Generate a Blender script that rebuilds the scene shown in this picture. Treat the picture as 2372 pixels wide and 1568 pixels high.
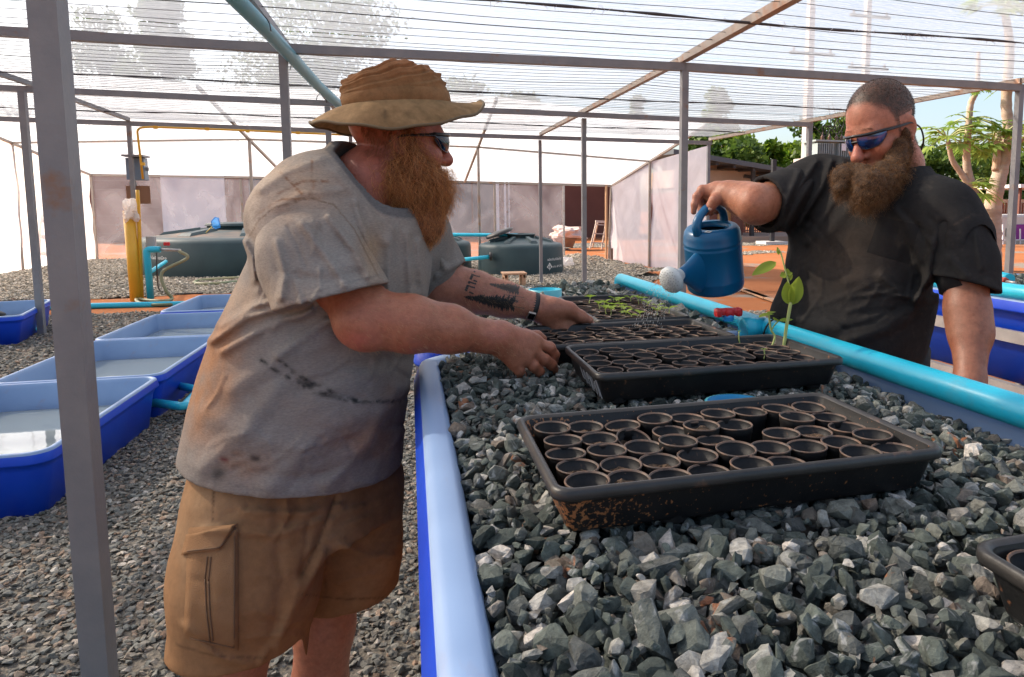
import bpy, bmesh, math, random
import numpy as np
from mathutils import Vector, Matrix
from mathutils.bvhtree import BVHTree

for o in list(bpy.data.objects):
    bpy.data.objects.remove(o)
S = bpy.context.scene
COL = S.collection
R = math.radians

# ---------------------------------------------------------------- camera
H = 1.5                                    # eye height
PITCH, YAW = 0.10092, 0.27028              # looking slightly down and to the right of the beds
FPX, PPX, PPY = 1580.0, 1388.0, 645.0      # focal length and principal point on a 2371 x 1568 frame
cam = bpy.data.cameras.new('camera')
cam.sensor_width = 36.0
cam.lens = 36.0 * FPX / 2371.0
cam.shift_x = -(PPX - 1185.5) / 2371.0
cam.shift_y = -(784.0 - PPY) / 2371.0
cam.clip_start, cam.clip_end = 0.02, 600.0
co = bpy.data.objects.new('camera', cam)
COL.objects.link(co)
co.location = (0, 0, H)
co.rotation_euler = (math.pi / 2 - PITCH, 0, -YAW)
S.camera = co

# ---------------------------------------------------------------- sky and sun
SUN = Vector((-0.66, 0.46, 0.60)).normalized()      # direction towards the sun
elev = math.asin(SUN.z)
w = bpy.data.worlds.new('World')
S.world = w
w.use_nodes = True
nt = w.node_tree
sky = nt.nodes.new('ShaderNodeTexSky')
sky.sky_type = 'NISHITA'
sky.sun_disc = False
sky.sun_elevation = elev
sky.sun_rotation = math.atan2(SUN.x, SUN.y)
sky.dust_density = 3.0
sky.air_density = 1.0
sky.ozone_density = 0.3
bg = nt.nodes['Background']
bg.inputs['Strength'].default_value = 0.15
nt.links.new(sky.outputs[0], bg.inputs[0])
sl = bpy.data.lights.new('sun', 'SUN')
sl.energy = 4.4
sl.angle = R(0.9)
sl.color = (1.0, 0.87, 0.72)
so = bpy.data.objects.new('sun', sl)
COL.objects.link(so)
so.rotation_euler = (-SUN).to_track_quat('-Z', 'Y').to_euler()
so.location = (-20, 10, 20)
S.view_settings.view_transform = 'Standard'
S.view_settings.look = 'None'
S.view_settings.exposure = 0.94
S.view_settings.gamma = 1.0
S.view_settings.use_curve_mapping = False
S.render.engine = 'CYCLES'
S.cycles.max_bounces = 10
S.cycles.transparent_max_bounces = 24
S.cycles.diffuse_bounces = 4
S.cycles.caustics_reflective = False
S.cycles.caustics_refractive = False

# ---------------------------------------------------------------- geometry of the view, for surveying the place
_f = np.array([math.sin(YAW) * math.cos(PITCH), math.cos(YAW) * math.cos(PITCH), -math.sin(PITCH)])
_r = np.array([math.cos(YAW), -math.sin(YAW), 0.0])
_u = np.cross(_r, _f)
_c = np.array([0.0, 0.0, H])
def ray(x, y):
    return _r * (x - PPX) + _u * (PPY - y) + _f * FPX
def onX(x, y, v): d = ray(x, y); return Vector(_c + d * (v / d[0]))
def onY(x, y, v): d = ray(x, y); return Vector(_c + d * (v / d[1]))
def onZ(x, y, v): d = ray(x, y); return Vector(_c + d * ((v - H) / d[2]))
def at(x, y, D): return Vector(_c + ray(x, y) * (D / FPX))
def proj_np(P):
    v = P - _c
    z = v @ _f
    return PPX + FPX * (v @ _r) / z, PPY - FPX * (v @ _u) / z, z

# ---------------------------------------------------------------- materials
MATS = {}
def mat(name, col, rough=0.6, col2=None, scale=6.0, bump=0.0, bscale=None, metal=0.0, spec=0.5, detail=6.0,
        lo=0.35, hi=0.65, stretch=None, random_obj=0.0, col3=None, scale3=3.0, lo3=0.55, hi3=0.7, grad=None, sss=0.0, coat=0.0, sheen=0.0):
    if name in MATS: return MATS[name]
    m = bpy.data.materials.new(name)
    m.use_nodes = True
    n, l = m.node_tree.nodes, m.node_tree.links
    b = n['Principled BSDF']
    b.inputs['Roughness'].default_value = rough
    b.inputs['Metallic'].default_value = metal
    b.inputs['Specular IOR Level'].default_value = spec
    if coat: b.inputs['Coat Weight'].default_value = coat
    if sheen:
        b.inputs['Sheen Weight'].default_value = sheen
    if sss:
        b.inputs['Subsurface Weight'].default_value = sss
        b.inputs['Subsurface Radius'].default_value = (1.0, 0.35, 0.2)
        b.inputs['Subsurface Scale'].default_value = 0.006
    src = None
    tc = n.new('ShaderNodeTexCoord')
    vec = tc.outputs['Object']
    if stretch:
        mp = n.new('ShaderNodeMapping')
        mp.inputs['Scale'].default_value = stretch
        l.new(vec, mp.inputs['Vector'])
        vec = mp.outputs['Vector']
    def noise(sc, det=detail, ro=0.6):
        t = n.new('ShaderNodeTexNoise')
        t.inputs['Scale'].default_value = sc
        t.inputs['Detail'].default_value = det
        t.inputs['Roughness'].default_value = ro
        l.new(vec, t.inputs['Vector'])
        return t.outputs['Fac']
    def ramp(f, a, c):
        r = n.new('ShaderNodeMapRange')
        r.inputs['From Min'].default_value = a
        r.inputs['From Max'].default_value = c
        l.new(f, r.inputs['Value'])
        return r.outputs['Result']
    def mix(f, a, c):
        x = n.new('ShaderNodeMix')
        x.data_type = 'RGBA'
        if hasattr(f, 'links'): l.new(f, x.inputs[0])
        else: x.inputs[0].default_value = f
        for q, i in ((a, 6), (c, 7)):
            if hasattr(q, 'links'): l.new(q, x.inputs[i])
            else: x.inputs[i].default_value = (*q, 1)
        return x.outputs[2]
    cur = col
    if col2 is not None:
        cur = mix(ramp(noise(scale), lo, hi), cur, col2)
    if col3 is not None:
        f3 = noise(scale3)
        if grad:      # dirt thickens towards one end: grad = (axis, from, to, amount)
            sx = n.new('ShaderNodeSeparateXYZ'); l.new(tc.outputs['Object'], sx.inputs[0])
            mg = n.new('ShaderNodeMapRange'); mg.inputs['From Min'].default_value = grad[1]; mg.inputs['From Max'].default_value = grad[2]; mg.inputs['To Max'].default_value = grad[3]
            l.new(sx.outputs[grad[0]], mg.inputs['Value'])
            ma = n.new('ShaderNodeMath'); l.new(f3, ma.inputs[0]); l.new(mg.outputs['Result'], ma.inputs[1]); f3 = ma.outputs[0]
        cur = mix(ramp(f3, lo3, hi3), cur, col3)
    if random_obj:
        oi = n.new('ShaderNodeObjectInfo')
        hs = n.new('ShaderNodeHueSaturation')
        mr = n.new('ShaderNodeMapRange')
        mr.inputs['To Min'].default_value = 1 - random_obj
        mr.inputs['To Max'].default_value = 1 + random_obj
        l.new(oi.outputs['Random'], mr.inputs['Value'])
        l.new(mr.outputs['Result'], hs.inputs['Value'])
        if hasattr(cur, 'links'): l.new(cur, hs.inputs['Color'])
        else: hs.inputs['Color'].default_value = (*cur, 1)
        cur = hs.outputs['Color']
    if hasattr(cur, 'links'): l.new(cur, b.inputs['Base Color'])
    else: b.inputs['Base Color'].default_value = (*cur, 1)
    if bump:
        bp = n.new('ShaderNodeBump')
        bp.inputs['Strength'].default_value = bump
        bp.inputs['Distance'].default_value = 0.01
        l.new(noise(bscale or scale * 6), bp.inputs['Height'])
        l.new(bp.outputs['Normal'], b.inputs['Normal'])
    m['mix'] = 0
    MATS[name] = m
    return m

def film(name, clear, white, gloss=0.08, tint=(0.9, 0.9, 0.93), nscale=1.5, nlo=0.3, nhi=0.75, amp=0.25, back=0.35, stretch=None):
    """thin translucent sheet: part of the light goes straight through, the rest is scattered forwards and backwards"""
    m = bpy.data.materials.new(name)
    m.use_nodes = True
    n, l = m.node_tree.nodes, m.node_tree.links
    n.remove(n['Principled BSDF'])
    out = n['Material Output']
    tr = n.new('ShaderNodeBsdfTransparent')
    tl = n.new('ShaderNodeBsdfTranslucent'); tl.inputs['Color'].default_value = (*tint, 1)
    df = n.new('ShaderNodeBsdfDiffuse'); df.inputs['Color'].default_value = (*tint, 1)
    gl = n.new('ShaderNodeBsdfGlossy'); gl.inputs['Roughness'].default_value = 0.25
    a = n.new('ShaderNodeMixShader'); a.inputs[0].default_value = back
    l.new(tl.outputs[0], a.inputs[1]); l.new(df.outputs[0], a.inputs[2])
    g = n.new('ShaderNodeMixShader'); g.inputs[0].default_value = gloss
    l.new(a.outputs[0], g.inputs[1]); l.new(gl.outputs[0], g.inputs[2])
    f = n.new('ShaderNodeMixShader')
    tc = n.new('ShaderNodeTexCoord')
    t = n.new('ShaderNodeTexNoise'); t.inputs['Scale'].default_value = nscale; t.inputs['Detail'].default_value = 7
    t.inputs['Distortion'].default_value = 1.2
    if stretch:      # ribbed weave
        mp = n.new('ShaderNodeMapping'); mp.inputs['Scale'].default_value = stretch
        l.new(tc.outputs['Object'], mp.inputs['Vector']); l.new(mp.outputs['Vector'], t.inputs['Vector'])
    else: l.new(tc.outputs['Object'], t.inputs['Vector'])
    r = n.new('ShaderNodeMapRange')
    r.inputs['From Min'].default_value = nlo; r.inputs['From Max'].default_value = nhi
    r.inputs['To Min'].default_value = max(0, white - amp); r.inputs['To Max'].default_value = min(1, white + amp)
    l.new(t.outputs['Fac'], r.inputs['Value'])
    l.new(r.outputs['Result'], f.inputs[0])
    l.new(tr.outputs[0], f.inputs[1]); l.new(g.outputs[0], f.inputs[2])
    bp = n.new('ShaderNodeBump'); bp.inputs['Strength'].default_value = 0.4; bp.inputs['Distance'].default_value = 0.05
    l.new(t.outputs['Fac'], bp.inputs['Height'])
    for q in (tl, df, gl): l.new(bp.outputs['Normal'], q.inputs['Normal'])
    l.new(f.outputs[0], out.inputs['Surface'])
    MATS[name] = m
    return m

# ---------------------------------------------------------------- mesh helpers
class MB:
    def __init__(s): s.v = []; s.f = []; s.m = []; s.sm = []
    def add(s, vs, fs, mi=0, smooth=False):
        o = len(s.v)
        s.v += [tuple(p) for p in vs]
        s.f += [tuple(o + i for i in f) for f in fs]
        s.m += [mi] * len(fs); s.sm += [smooth] * len(fs)
        return s
    def box(s, c, d, mi=0, rot=None, bev=0.0):
        x, y, z = (q / 2 for q in d)
        if bev > 0:
            bm = bmesh.new()
            bmesh.ops.create_cube(bm, size=1)
            bmesh.ops.scale(bm, vec=d, verts=bm.verts)
            bmesh.ops.bevel(bm, geom=bm.edges[:], offset=bev, segments=2, affect='EDGES', profile=0.6)
            vs = [v.co.copy() for v in bm.verts]
            bm.verts.index_update()
            fs = [[v.index for v in f.verts] for f in bm.faces]
            bm.free()
        else:
            vs = [Vector((a * x, b * y, e * z)) for e in (-1, 1) for b in (-1, 1) for a in (-1, 1)]
            fs = [(0, 2, 3, 1), (4, 5, 7, 6), (0, 1, 5, 4), (2, 6, 7, 3), (0, 4, 6, 2), (1, 3, 7, 5)]
        if rot is not None: vs = [rot @ v for v in vs]
        c = Vector(c)
        return s.add([v + c for v in vs], fs, mi)
    def bar(s, a, b, w, h=None, mi=0, roll=0.0, ref=(0, 0, 1)):
        """square section bar from a to b"""
        a, b = Vector(a), Vector(b)
        h = h or w
        t = (b - a).normalized()
        rf = Vector(ref)
        if abs(t.dot(rf)) > 0.95: rf = Vector((1, 0, 0))
        x = t.cross(rf).normalized(); y = x.cross(t).normalized()
        if roll:
            q = Matrix.Rotation(roll, 3, t); x = q @ x; y = q @ y
        vs = [p + x * (i * w / 2) + y * (j * h / 2) for p in (a, b) for i, j in ((-1, -1), (1, -1), (1, 1), (-1, 1))]
        return s.add(vs, [(0, 1, 2, 3), (7, 6, 5, 4), (0, 4, 5, 1), (1, 5, 6, 2), (2, 6, 7, 3), (3, 7, 4, 0)], mi)
    def tube(s, pts, r, n=10, mi=0, caps=True, smooth=True, flat=1.0):
        pts = [Vector(p) for p in pts]
        if not hasattr(r, '__len__'): r = [r] * len(pts)
        k = len(pts)
        tg = [((pts[min(i + 1, k - 1)] - pts[max(i - 1, 0)]).normalized()) for i in range(k)]
        x = tg[0].orthogonal().normalized()
        vs = []
        for i in range(k):
            x = (x - tg[i] * x.dot(tg[i])).normalized()
            y = tg[i].cross(x)
            for j in range(n):
                a = 2 * math.pi * j / n
                vs.append(pts[i] + x * (r[i] * math.cos(a)) + y * (r[i] * flat * math.sin(a)))
        fs = [(i * n + j, i * n + (j + 1) % n, (i + 1) * n + (j + 1) % n, (i + 1) * n + j) for i in range(k - 1) for j in range(n)]
        s.add(vs, fs, mi, smooth)
        if caps:
            o = len(s.v) - len(vs)
            s.f += [tuple(o + j for j in reversed(range(n))), tuple(o + (k - 1) * n + j for j in range(n))]
            s.m += [mi] * 2; s.sm += [False] * 2
        return s
    def lathe(s, prof, n=32, c=(0, 0, 0), mi=0, smooth=True, rot=None, mod=None):
        c = Vector(c)
        vs = []
        for r, z in prof:
            for j in range(n):
                a = 2 * math.pi * j / n
                k = mod(a, r, z) if mod else r
                v = Vector((k * math.cos(a), k * math.sin(a), z))
                if rot is not None: v = rot @ v
                vs.append(v + c)
        m = len(prof)
        fs = [(i * n + j, i * n + (j + 1) % n, (i + 1) * n + (j + 1) % n, (i + 1) * n + j) for i in range(m - 1) for j in range(n)]
        return s.add(vs, fs, mi, smooth)
    def loft(s, rings, mi=0, smooth=True, cap0=False, cap1=False, closed=True):
        n = len(rings[0])
        vs = [p for r in rings for p in r]
        q = n if closed else n - 1
        fs = [(i * n + j, i * n + (j + 1) % n, (i + 1) * n + (j + 1) % n, (i + 1) * n + j) for i in range(len(rings) - 1) for j in range(q)]
        if cap0: fs.append(tuple(reversed(range(n))))
        if cap1: fs.append(tuple((len(rings) - 1) * n + j for j in range(n)))
        return s.add(vs, fs, mi, smooth)
    def quad(s, a, b, c, d, mi=0): return s.add([a, b, c, d], [(0, 1, 2, 3)], mi)
    def mesh(s, name):
        me = bpy.data.meshes.new(name)
        me.from_pydata([tuple(v) for v in s.v], [], s.f)
        me.polygons.foreach_set('material_index', s.m)
        me.polygons.foreach_set('use_smooth', s.sm)
        me.update()
        return me
    def build(s, name, mats, parent=None, **k):
        return place(name, s.mesh(name), mats, parent, **k)

def place(name, me, mats=None, parent=None, loc=None, kind=None, label=None, cat=None, group=None):
    if mats is not None and len(me.materials) == 0:
        for q in (mats if isinstance(mats, (list, tuple)) else [mats]): me.materials.append(q)
    o = bpy.data.objects.new(name, me)
    COL.objects.link(o)
    if parent is not None:
        o.parent = parent
        if parent.type == 'EMPTY' or True:
            o.matrix_parent_inverse = Matrix.Translation(parent.matrix_basis.to_translation()).inverted() if loc is None else Matrix()
    if loc is not None: o.location = loc
    if kind: o['kind'] = kind
    if label: o['label'] = label
    if cat: o['category'] = cat
    if group: o['group'] = group
    return o

def thing(name, label, cat, loc=(0, 0, 0), group=None, rot=None):
    o = bpy.data.objects.new(name, None)
    o.empty_display_size = 0.1
    COL.objects.link(o)
    o.location = loc
    if rot: o.rotation_euler = rot
    o['label'] = label; o['category'] = cat
    if group: o['group'] = group
    return o

def dup(root, loc, rot=None, label=None, group=None, scale=None):
    r = root.copy(); COL.objects.link(r)
    r.location = loc
    if rot is not None: r.rotation_euler = rot
    if scale is not None: r.scale = scale
    if label: r['label'] = label
    if group: r['group'] = group
    for ch in list(root.children):
        c = ch.copy(); COL.objects.link(c); c.parent = r
        for g in list(ch.children):
            d = g.copy(); COL.objects.link(d); d.parent = c
    return r

def fillet(pts, rad=0.05, seg=5):
    """round the corners of a polyline"""
    pts = [Vector(p) for p in pts]
    out = [pts[0]]
    for i in range(1, len(pts) - 1):
        a, b, c = pts[i - 1], pts[i], pts[i + 1]
        r = min(rad, (a - b).length * 0.45, (c - b).length * 0.45)
        p, q = b + (a - b).normalized() * r, b + (c - b).normalized() * r
        for k in range(seg + 1):
            t = k / seg
            out.append(p * (1 - t) ** 2 + b * (2 * t * (1 - t)) + q * t * t)
    out.append(pts[-1])
    return out

def spline(pts, n=8):
    """Catmull-Rom through the points"""
    P = [Vector(p) for p in pts]
    P = [P[0] * 2 - P[1]] + P + [P[-1] * 2 - P[-2]]
    out = []
    for i in range(1, len(P) - 2):
        for k in range(n):
            t = k / n
            a, b, c, d = P[i - 1], P[i], P[i + 1], P[i + 2]
            out.append(0.5 * ((2 * b) + (c - a) * t + (2 * a - 5 * b + 4 * c - d) * t * t + (3 * b - a - 3 * c + d) * t ** 3))
    out.append(P[-2])
    return out

def rrect(hx, hy, r, n=6):
    """rounded rectangle outline, counter-clockwise"""
    o = []
    for cx, cy, a0 in ((hx - r, hy - r, 0), (-hx + r, hy - r, 90), (-hx + r, -hy + r, 180), (hx - r, -hy + r, 270)):
        for k in range(n + 1):
            a = R(a0 + 90 * k / n)
            o.append((cx + r * math.cos(a), cy + r * math.sin(a)))
    return o
rng = random.Random(7)
# ================================================================= materials of the setting
STEEL = mat('grey_painted_steel', (0.175, 0.182, 0.198), 0.45, (0.225, 0.225, 0.232), 5, 0.15, 60, col3=(0.22, 0.12, 0.07), scale3=3.5, lo3=0.62, hi3=0.72, spec=0.4)
STEEL2 = mat('weathered_steel', (0.24, 0.21, 0.19), 0.5, (0.30, 0.25, 0.21), 6, 0.1, 60, col3=(0.30, 0.15, 0.08), scale3=4, lo3=0.56, hi3=0.7)
GALV = mat('galvanised_steel', (0.45, 0.43, 0.42), 0.42, (0.36, 0.33, 0.31), 9, 0.1, 80, metal=0.5, col3=(0.35, 0.22, 0.14), scale3=5, lo3=0.6, hi3=0.75)
PVC = mat('cyan_pvc', (0.015, 0.42, 0.60), 0.33, (0.02, 0.48, 0.66), 3, 0.03, 40, col3=(0.10, 0.38, 0.48), scale3=9, lo3=0.6, hi3=0.8)
PVCD = mat('blue_pvc', (0.01, 0.26, 0.52), 0.35)
YEL = mat('yellow_pvc', (0.75, 0.42, 0.03), 0.4, (0.68, 0.36, 0.03), 4)
BLK = mat('black_plastic', (0.012, 0.012, 0.013), 0.45)
SOIL = (0.33, 0.108, 0.036)

# ---------------------------------------------------------------- ground
gm = mat('red_soil', SOIL, 0.95, (0.40, 0.155, 0.06), 0.9, 0.8, 14, lo=0.3, hi=0.7, col3=(0.24, 0.20, 0.165), scale3=0.45, lo3=0.56, hi3=0.62, detail=10, spec=0.15)
me = bpy.data.meshes.new('ground')
N = 60
xs = np.concatenate([np.linspace(-260, -30, 8), np.linspace(-25, 40, N), np.linspace(50, 260, 8)])
ys = np.concatenate([np.linspace(-20, 0, 4), np.linspace(1, 60, N), np.linspace(75, 400, 9)])
gv, gf = [], []
for yy in ys:
    for xx in xs:
        gv.append((xx, yy, 0.008 * math.sin(xx * 1.3 + yy * .7) * math.sin(yy * .9) - 0.010))
nx = len(xs)
for j in range(len(ys) - 1):
    for i in range(nx - 1):
        gf.append((j * nx + i, j * nx + i + 1, (j + 1) * nx + i + 1, (j + 1) * nx + i))
me.from_pydata(gv, [], gf)
me.polygons.foreach_set('use_smooth', [True] * len(gf))
place('ground', me, gm, kind='structure')

# ---------------------------------------------------------------- gravel (crushed stone) on the ground
def rock_mesh(name, seed, flat=0.75, npt=13, rough=0.0):
    r = random.Random(seed)
    bm = bmesh.new()
    for _ in range(npt):
        v = Vector((r.gauss(0, 1), r.gauss(0, 1), r.gauss(0, 1))).normalized()
        e = (abs(v.x) ** 4 + abs(v.y) ** 4 + abs(v.z) ** 4) ** -0.25 * r.uniform(0.86, 1.0)      # blocky rather than ball-like
        bm.verts.new((v.x * e * 0.47, v.y * e * 0.38, v.z * e * 0.45 * flat))
    g = bmesh.ops.convex_hull(bm, input=bm.verts[:])
    bmesh.ops.delete(bm, geom=[e for e in g['geom_interior'] if isinstance(e, bmesh.types.BMVert)], context='VERTS')
    bmesh.ops.triangulate(bm, faces=bm.faces[:])
    if rough:       # chip the big facets so that no face stays flat
        from mathutils import noise as mn
        bmesh.ops.subdivide_edges(bm, edges=bm.edges[:], cuts=1, use_grid_fill=True)
        bmesh.ops.triangulate(bm, faces=bm.faces[:])
        for v in bm.verts:
            v.co = v.co * 1.0
        for _ in range(1): bmesh.ops.smooth_vert(bm, verts=bm.verts[:], factor=0.20, use_axis_x=True, use_axis_y=True, use_axis_z=True)
        for v in bm.verts:
            v.co *= 1.04
            v.co += v.co.normalized() * rough * (mn.noise(v.co * 4.5 + Vector((seed, 0, 0))) + 0.6 * mn.noise(v.co * 11 + Vector((0, seed, 0))))
    m = bpy.data.meshes.new(name)
    bm.to_mesh(m); bm.free()
    return m
def rock_mat(name, cols, rough=0.85, random_in=True, vein=True, nscale=40):
    m = bpy.data.materials.new(name)
    m.use_nodes = True
    n, l = m.node_tree.nodes, m.node_tree.links
    b = n['Principled BSDF']
    b.inputs['Roughness'].default_value = rough
    b.inputs['Specular IOR Level'].default_value = 0.35
    oi = n.new('ShaderNodeObjectInfo') if random_in else n.new('ShaderNodeAttribute')
    if not random_in: oi.attribute_name = 'tone'
    rp = n.new('ShaderNodeValToRGB')
    rp.color_ramp.interpolation = 'LINEAR'
    e = rp.color_ramp.elements
    while len(e) < len(cols): e.new(0.5)
    for k, (p, c) in enumerate(cols):
        e[k].position = p; e[k].color = (*c, 1)
    l.new(oi.outputs['Random'] if random_in else oi.outputs['Fac'], rp.inputs['Fac'])
    tc = n.new('ShaderNodeTexCoord')
    geo = n.new('ShaderNodeNewGeometry')
    t = n.new('ShaderNodeTexNoise'); t.inputs['Scale'].default_value = nscale; t.inputs['Detail'].default_value = 8; t.inputs['Roughness'].default_value = 0.7
    l.new(geo.outputs['Position'], t.inputs['Vector'])
    mr = n.new('ShaderNodeMapRange'); mr.inputs['From Min'].default_value = 0.3; mr.inputs['From Max'].default_value = 0.7
    mr.inputs['To Min'].default_value = 0.5; mr.inputs['To Max'].default_value = 1.7
    l.new(t.outputs['Fac'], mr.inputs['Value'])
    mx = n.new('ShaderNodeMix'); mx.data_type = 'RGBA'; mx.blend_type = 'MULTIPLY'; mx.inputs[0].default_value = 1
    l.new(rp.outputs['Color'], mx.inputs[6]); l.new(mr.outputs['Result'], mx.inputs[7])
    cur = mx.outputs[2]
    if vein:
        for sc, lo, hi, c in ((31, 0.60, 0.68, (0.40, 0.41, 0.40)), (17, 0.665, 0.71, (0.36, 0.13, 0.05))):
            t2 = n.new('ShaderNodeTexNoise'); t2.inputs['Scale'].default_value = sc; t2.inputs['Detail'].default_value = 5; t2.inputs['Distortion'].default_value = 1.5
            mp = n.new('ShaderNodeMapping'); mp.inputs['Location'].default_value = (sc, 3 * sc, 1)
            l.new(geo.outputs['Position'], mp.inputs['Vector']); l.new(mp.outputs['Vector'], t2.inputs['Vector'])
            r2 = n.new('ShaderNodeMapRange'); r2.inputs['From Min'].default_value = lo; r2.inputs['From Max'].default_value = hi
            r2.inputs['To Max'].default_value = 0.75
            l.new(t2.outputs['Fac'], r2.inputs['Value'])
            m2 = n.new('ShaderNodeMix'); m2.data_type = 'RGBA'
            l.new(r2.outputs['Result'], m2.inputs[0]); l.new(cur, m2.inputs[6]); m2.inputs[7].default_value = (*c, 1)
            cur = m2.outputs[2]
    l.new(cur, b.inputs['Base Color'])
    bp = n.new('ShaderNodeBump'); bp.inputs['Strength'].default_value = 0.9; bp.inputs['Distance'].default_value = 0.006
    l.new(t.outputs['Fac'], bp.inputs['Height']); l.new(bp.outputs['Normal'], b.inputs['Normal'])
    return m
GROCK = rock_mat('ground_gravel', [(0, (0.085, 0.082, 0.072)), (0.35, (0.19, 0.18, 0.155)), (0.6, (0.15, 0.155, 0.14)), (0.78, (0.28, 0.24, 0.19)), (0.9, (0.23, 0.15, 0.10)), (1, (0.42, 0.39, 0.34))], vein=False, nscale=30)
rockcol = bpy.data.collections.new('gravel_shapes')
for k in range(10):
    m_ = rock_mesh('gravel_shape', 100 + k, 0.5, 11)
    m_.materials.append(GROCK)
    rockcol.objects.link(bpy.data.objects.new('gravel_shape', m_))
GBASE = mat('gravel_base', (0.12, 0.112, 0.097), 0.95, (0.25, 0.22, 0.18), 45, 1.0, 50, lo=0.4, hi=0.6, col3=(0.24, 0.13, 0.07), scale3=0.8, lo3=0.58, hi3=0.72, spec=0.1)
GROCK2 = rock_mat('sunlit_dusty_gravel', [(0, (0.16, 0.145, 0.12)), (0.4, (0.30, 0.27, 0.22)), (0.7, (0.24, 0.22, 0.19)), (0.85, (0.40, 0.34, 0.27)), (1, (0.52, 0.47, 0.40))], vein=False, nscale=30)  # lighter tan stones: dust plus sunlight through the film, put into the colour
GBASE2 = mat('sunlit_dusty_gravel_base', (0.24, 0.21, 0.17), 0.95, (0.38, 0.33, 0.26), 30, 1.0, 40, lo=0.4, hi=0.6, col3=(0.36, 0.17, 0.08), scale3=0.7, lo3=0.58, hi3=0.72, spec=0.1)  # base to match, the same sunlight and dust in its colour
rockcol2 = bpy.data.collections.new('sunlit_dusty_gravel_shapes')
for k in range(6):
    m_ = rock_mesh('sunlit_dusty_gravel_shape', 140 + k, 0.5, 11)
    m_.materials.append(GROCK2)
    rockcol2.objects.link(bpy.data.objects.new('sunlit_dusty_gravel_shape', m_))
def gn_gravel(name, outline, dens, size, seed, z=0.0, bumpy=0.012, dusty=False):  # dusty picks the lighter set with sunlight painted in
    """a gravel area: its own low sheet with loose stones over it"""
    xs_ = [p[0] for p in outline]; ys_ = [p[1] for p in outline]
    bm = bmesh.new()
    vs = [bm.verts.new((x, y, z)) for x, y in outline]
    bm.faces.new(vs)
    bmesh.ops.triangulate(bm, faces=bm.faces[:])
    me = bpy.data.meshes.new(name); bm.to_mesh(me); bm.free()
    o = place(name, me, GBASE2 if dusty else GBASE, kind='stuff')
    g = bpy.data.node_groups.new('scatter_' + name, 'GeometryNodeTree')
    g.interface.new_socket('Geometry', in_out='INPUT', socket_type='NodeSocketGeometry')
    g.interface.new_socket('Geometry', in_out='OUTPUT', socket_type='NodeSocketGeometry')
    n, l = g.nodes, g.links
    gi, go = n.new('NodeGroupInput'), n.new('NodeGroupOutput')
    d = n.new('GeometryNodeDistributePointsOnFaces'); d.inputs['Density'].default_value = dens; d.inputs['Seed'].default_value = seed
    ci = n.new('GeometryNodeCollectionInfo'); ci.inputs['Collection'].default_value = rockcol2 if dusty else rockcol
    ci.inputs['Separate Children'].default_value = True; ci.inputs['Reset Children'].default_value = True
    ip = n.new('GeometryNodeInstanceOnPoints'); ip.inputs['Pick Instance'].default_value = True
    rr = n.new('FunctionNodeRandomValue'); rr.data_type = 'FLOAT_VECTOR'
    rr.inputs[0].default_value = (-0.5, -0.5, 0); rr.inputs[1].default_value = (0.5, 0.5, 6.28)
    rs = n.new('FunctionNodeRandomValue'); rs.data_type = 'FLOAT'
    rs.inputs[2].default_value = size * 0.55; rs.inputs[3].default_value = size * 1.5; rs.inputs['Seed'].default_value = 5
    ro = n.new('FunctionNodeRandomValue'); ro.data_type = 'FLOAT_VECTOR'; ro.inputs['Seed'].default_value = 9
    ro.inputs[0].default_value = (0, 0, -0.002); ro.inputs[1].default_value = (0, 0, bumpy)
    sp = n.new('GeometryNodeSetPosition')
    jn = n.new('GeometryNodeJoinGeometry')
    l.new(gi.outputs[0], d.inputs['Mesh']); l.new(d.outputs['Points'], sp.inputs['Geometry'])
    l.new(ro.outputs[0], sp.inputs['Offset']); l.new(sp.outputs[0], ip.inputs['Points'])
    l.new(ci.outputs[0], ip.inputs['Instance']); l.new(rr.outputs[0], ip.inputs['Rotation']); l.new(rs.outputs[1], ip.inputs['Scale'])
    l.new(ip.outputs[0], jn.inputs[0]); l.new(gi.outputs[0], jn.inputs[0]); l.new(jn.outputs[0], go.inputs[0])
    md = o.modifiers.new('scatter', 'NODES'); md.node_group = g
    return o
def ragged(pts, step=0.35, amp=0.12, seed=1):
    r = random.Random(seed); out = []
    for i in range(len(pts)):
        a, b = Vector(pts[i]), Vector(pts[(i + 1) % len(pts)])
        k = max(1, int((b - a).length / step))
        for q in range(k):
            p = a.lerp(b, q / k)
            out.append((p.x + r.uniform(-amp, amp), p.y + r.uniform(-amp, amp)))
    return out
gn_gravel('gravel', ragged([(-3.2, -0.6), (0.25, -0.6), (0.7, 5.5), (-1.0, 5.6), (-4.2, 5.6)], seed=3), 2600, 0.03, 1)
gn_gravel('gravel', ragged([(-7.6, 5.6), (-4.2, 5.6), (0.6, 5.5), (1.2, 11.0), (-1.8, 11.3), (-8.5, 11.6)], seed=4), 900, 0.040, 2)
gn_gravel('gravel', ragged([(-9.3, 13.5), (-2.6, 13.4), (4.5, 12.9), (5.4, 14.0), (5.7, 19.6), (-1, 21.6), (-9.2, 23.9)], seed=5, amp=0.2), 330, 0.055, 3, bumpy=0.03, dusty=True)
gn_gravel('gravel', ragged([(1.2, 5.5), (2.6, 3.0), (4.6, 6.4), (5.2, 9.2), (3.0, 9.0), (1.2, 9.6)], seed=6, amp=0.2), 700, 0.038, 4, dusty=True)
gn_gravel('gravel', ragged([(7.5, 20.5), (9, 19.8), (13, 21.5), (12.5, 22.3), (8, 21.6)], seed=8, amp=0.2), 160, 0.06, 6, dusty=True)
gn_gravel('gravel', ragged([(9, 27), (14, 25.6), (18, 26.2), (17, 28), (10, 28.6)], seed=9, amp=0.2), 100, 0.07, 7, dusty=True)
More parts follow.
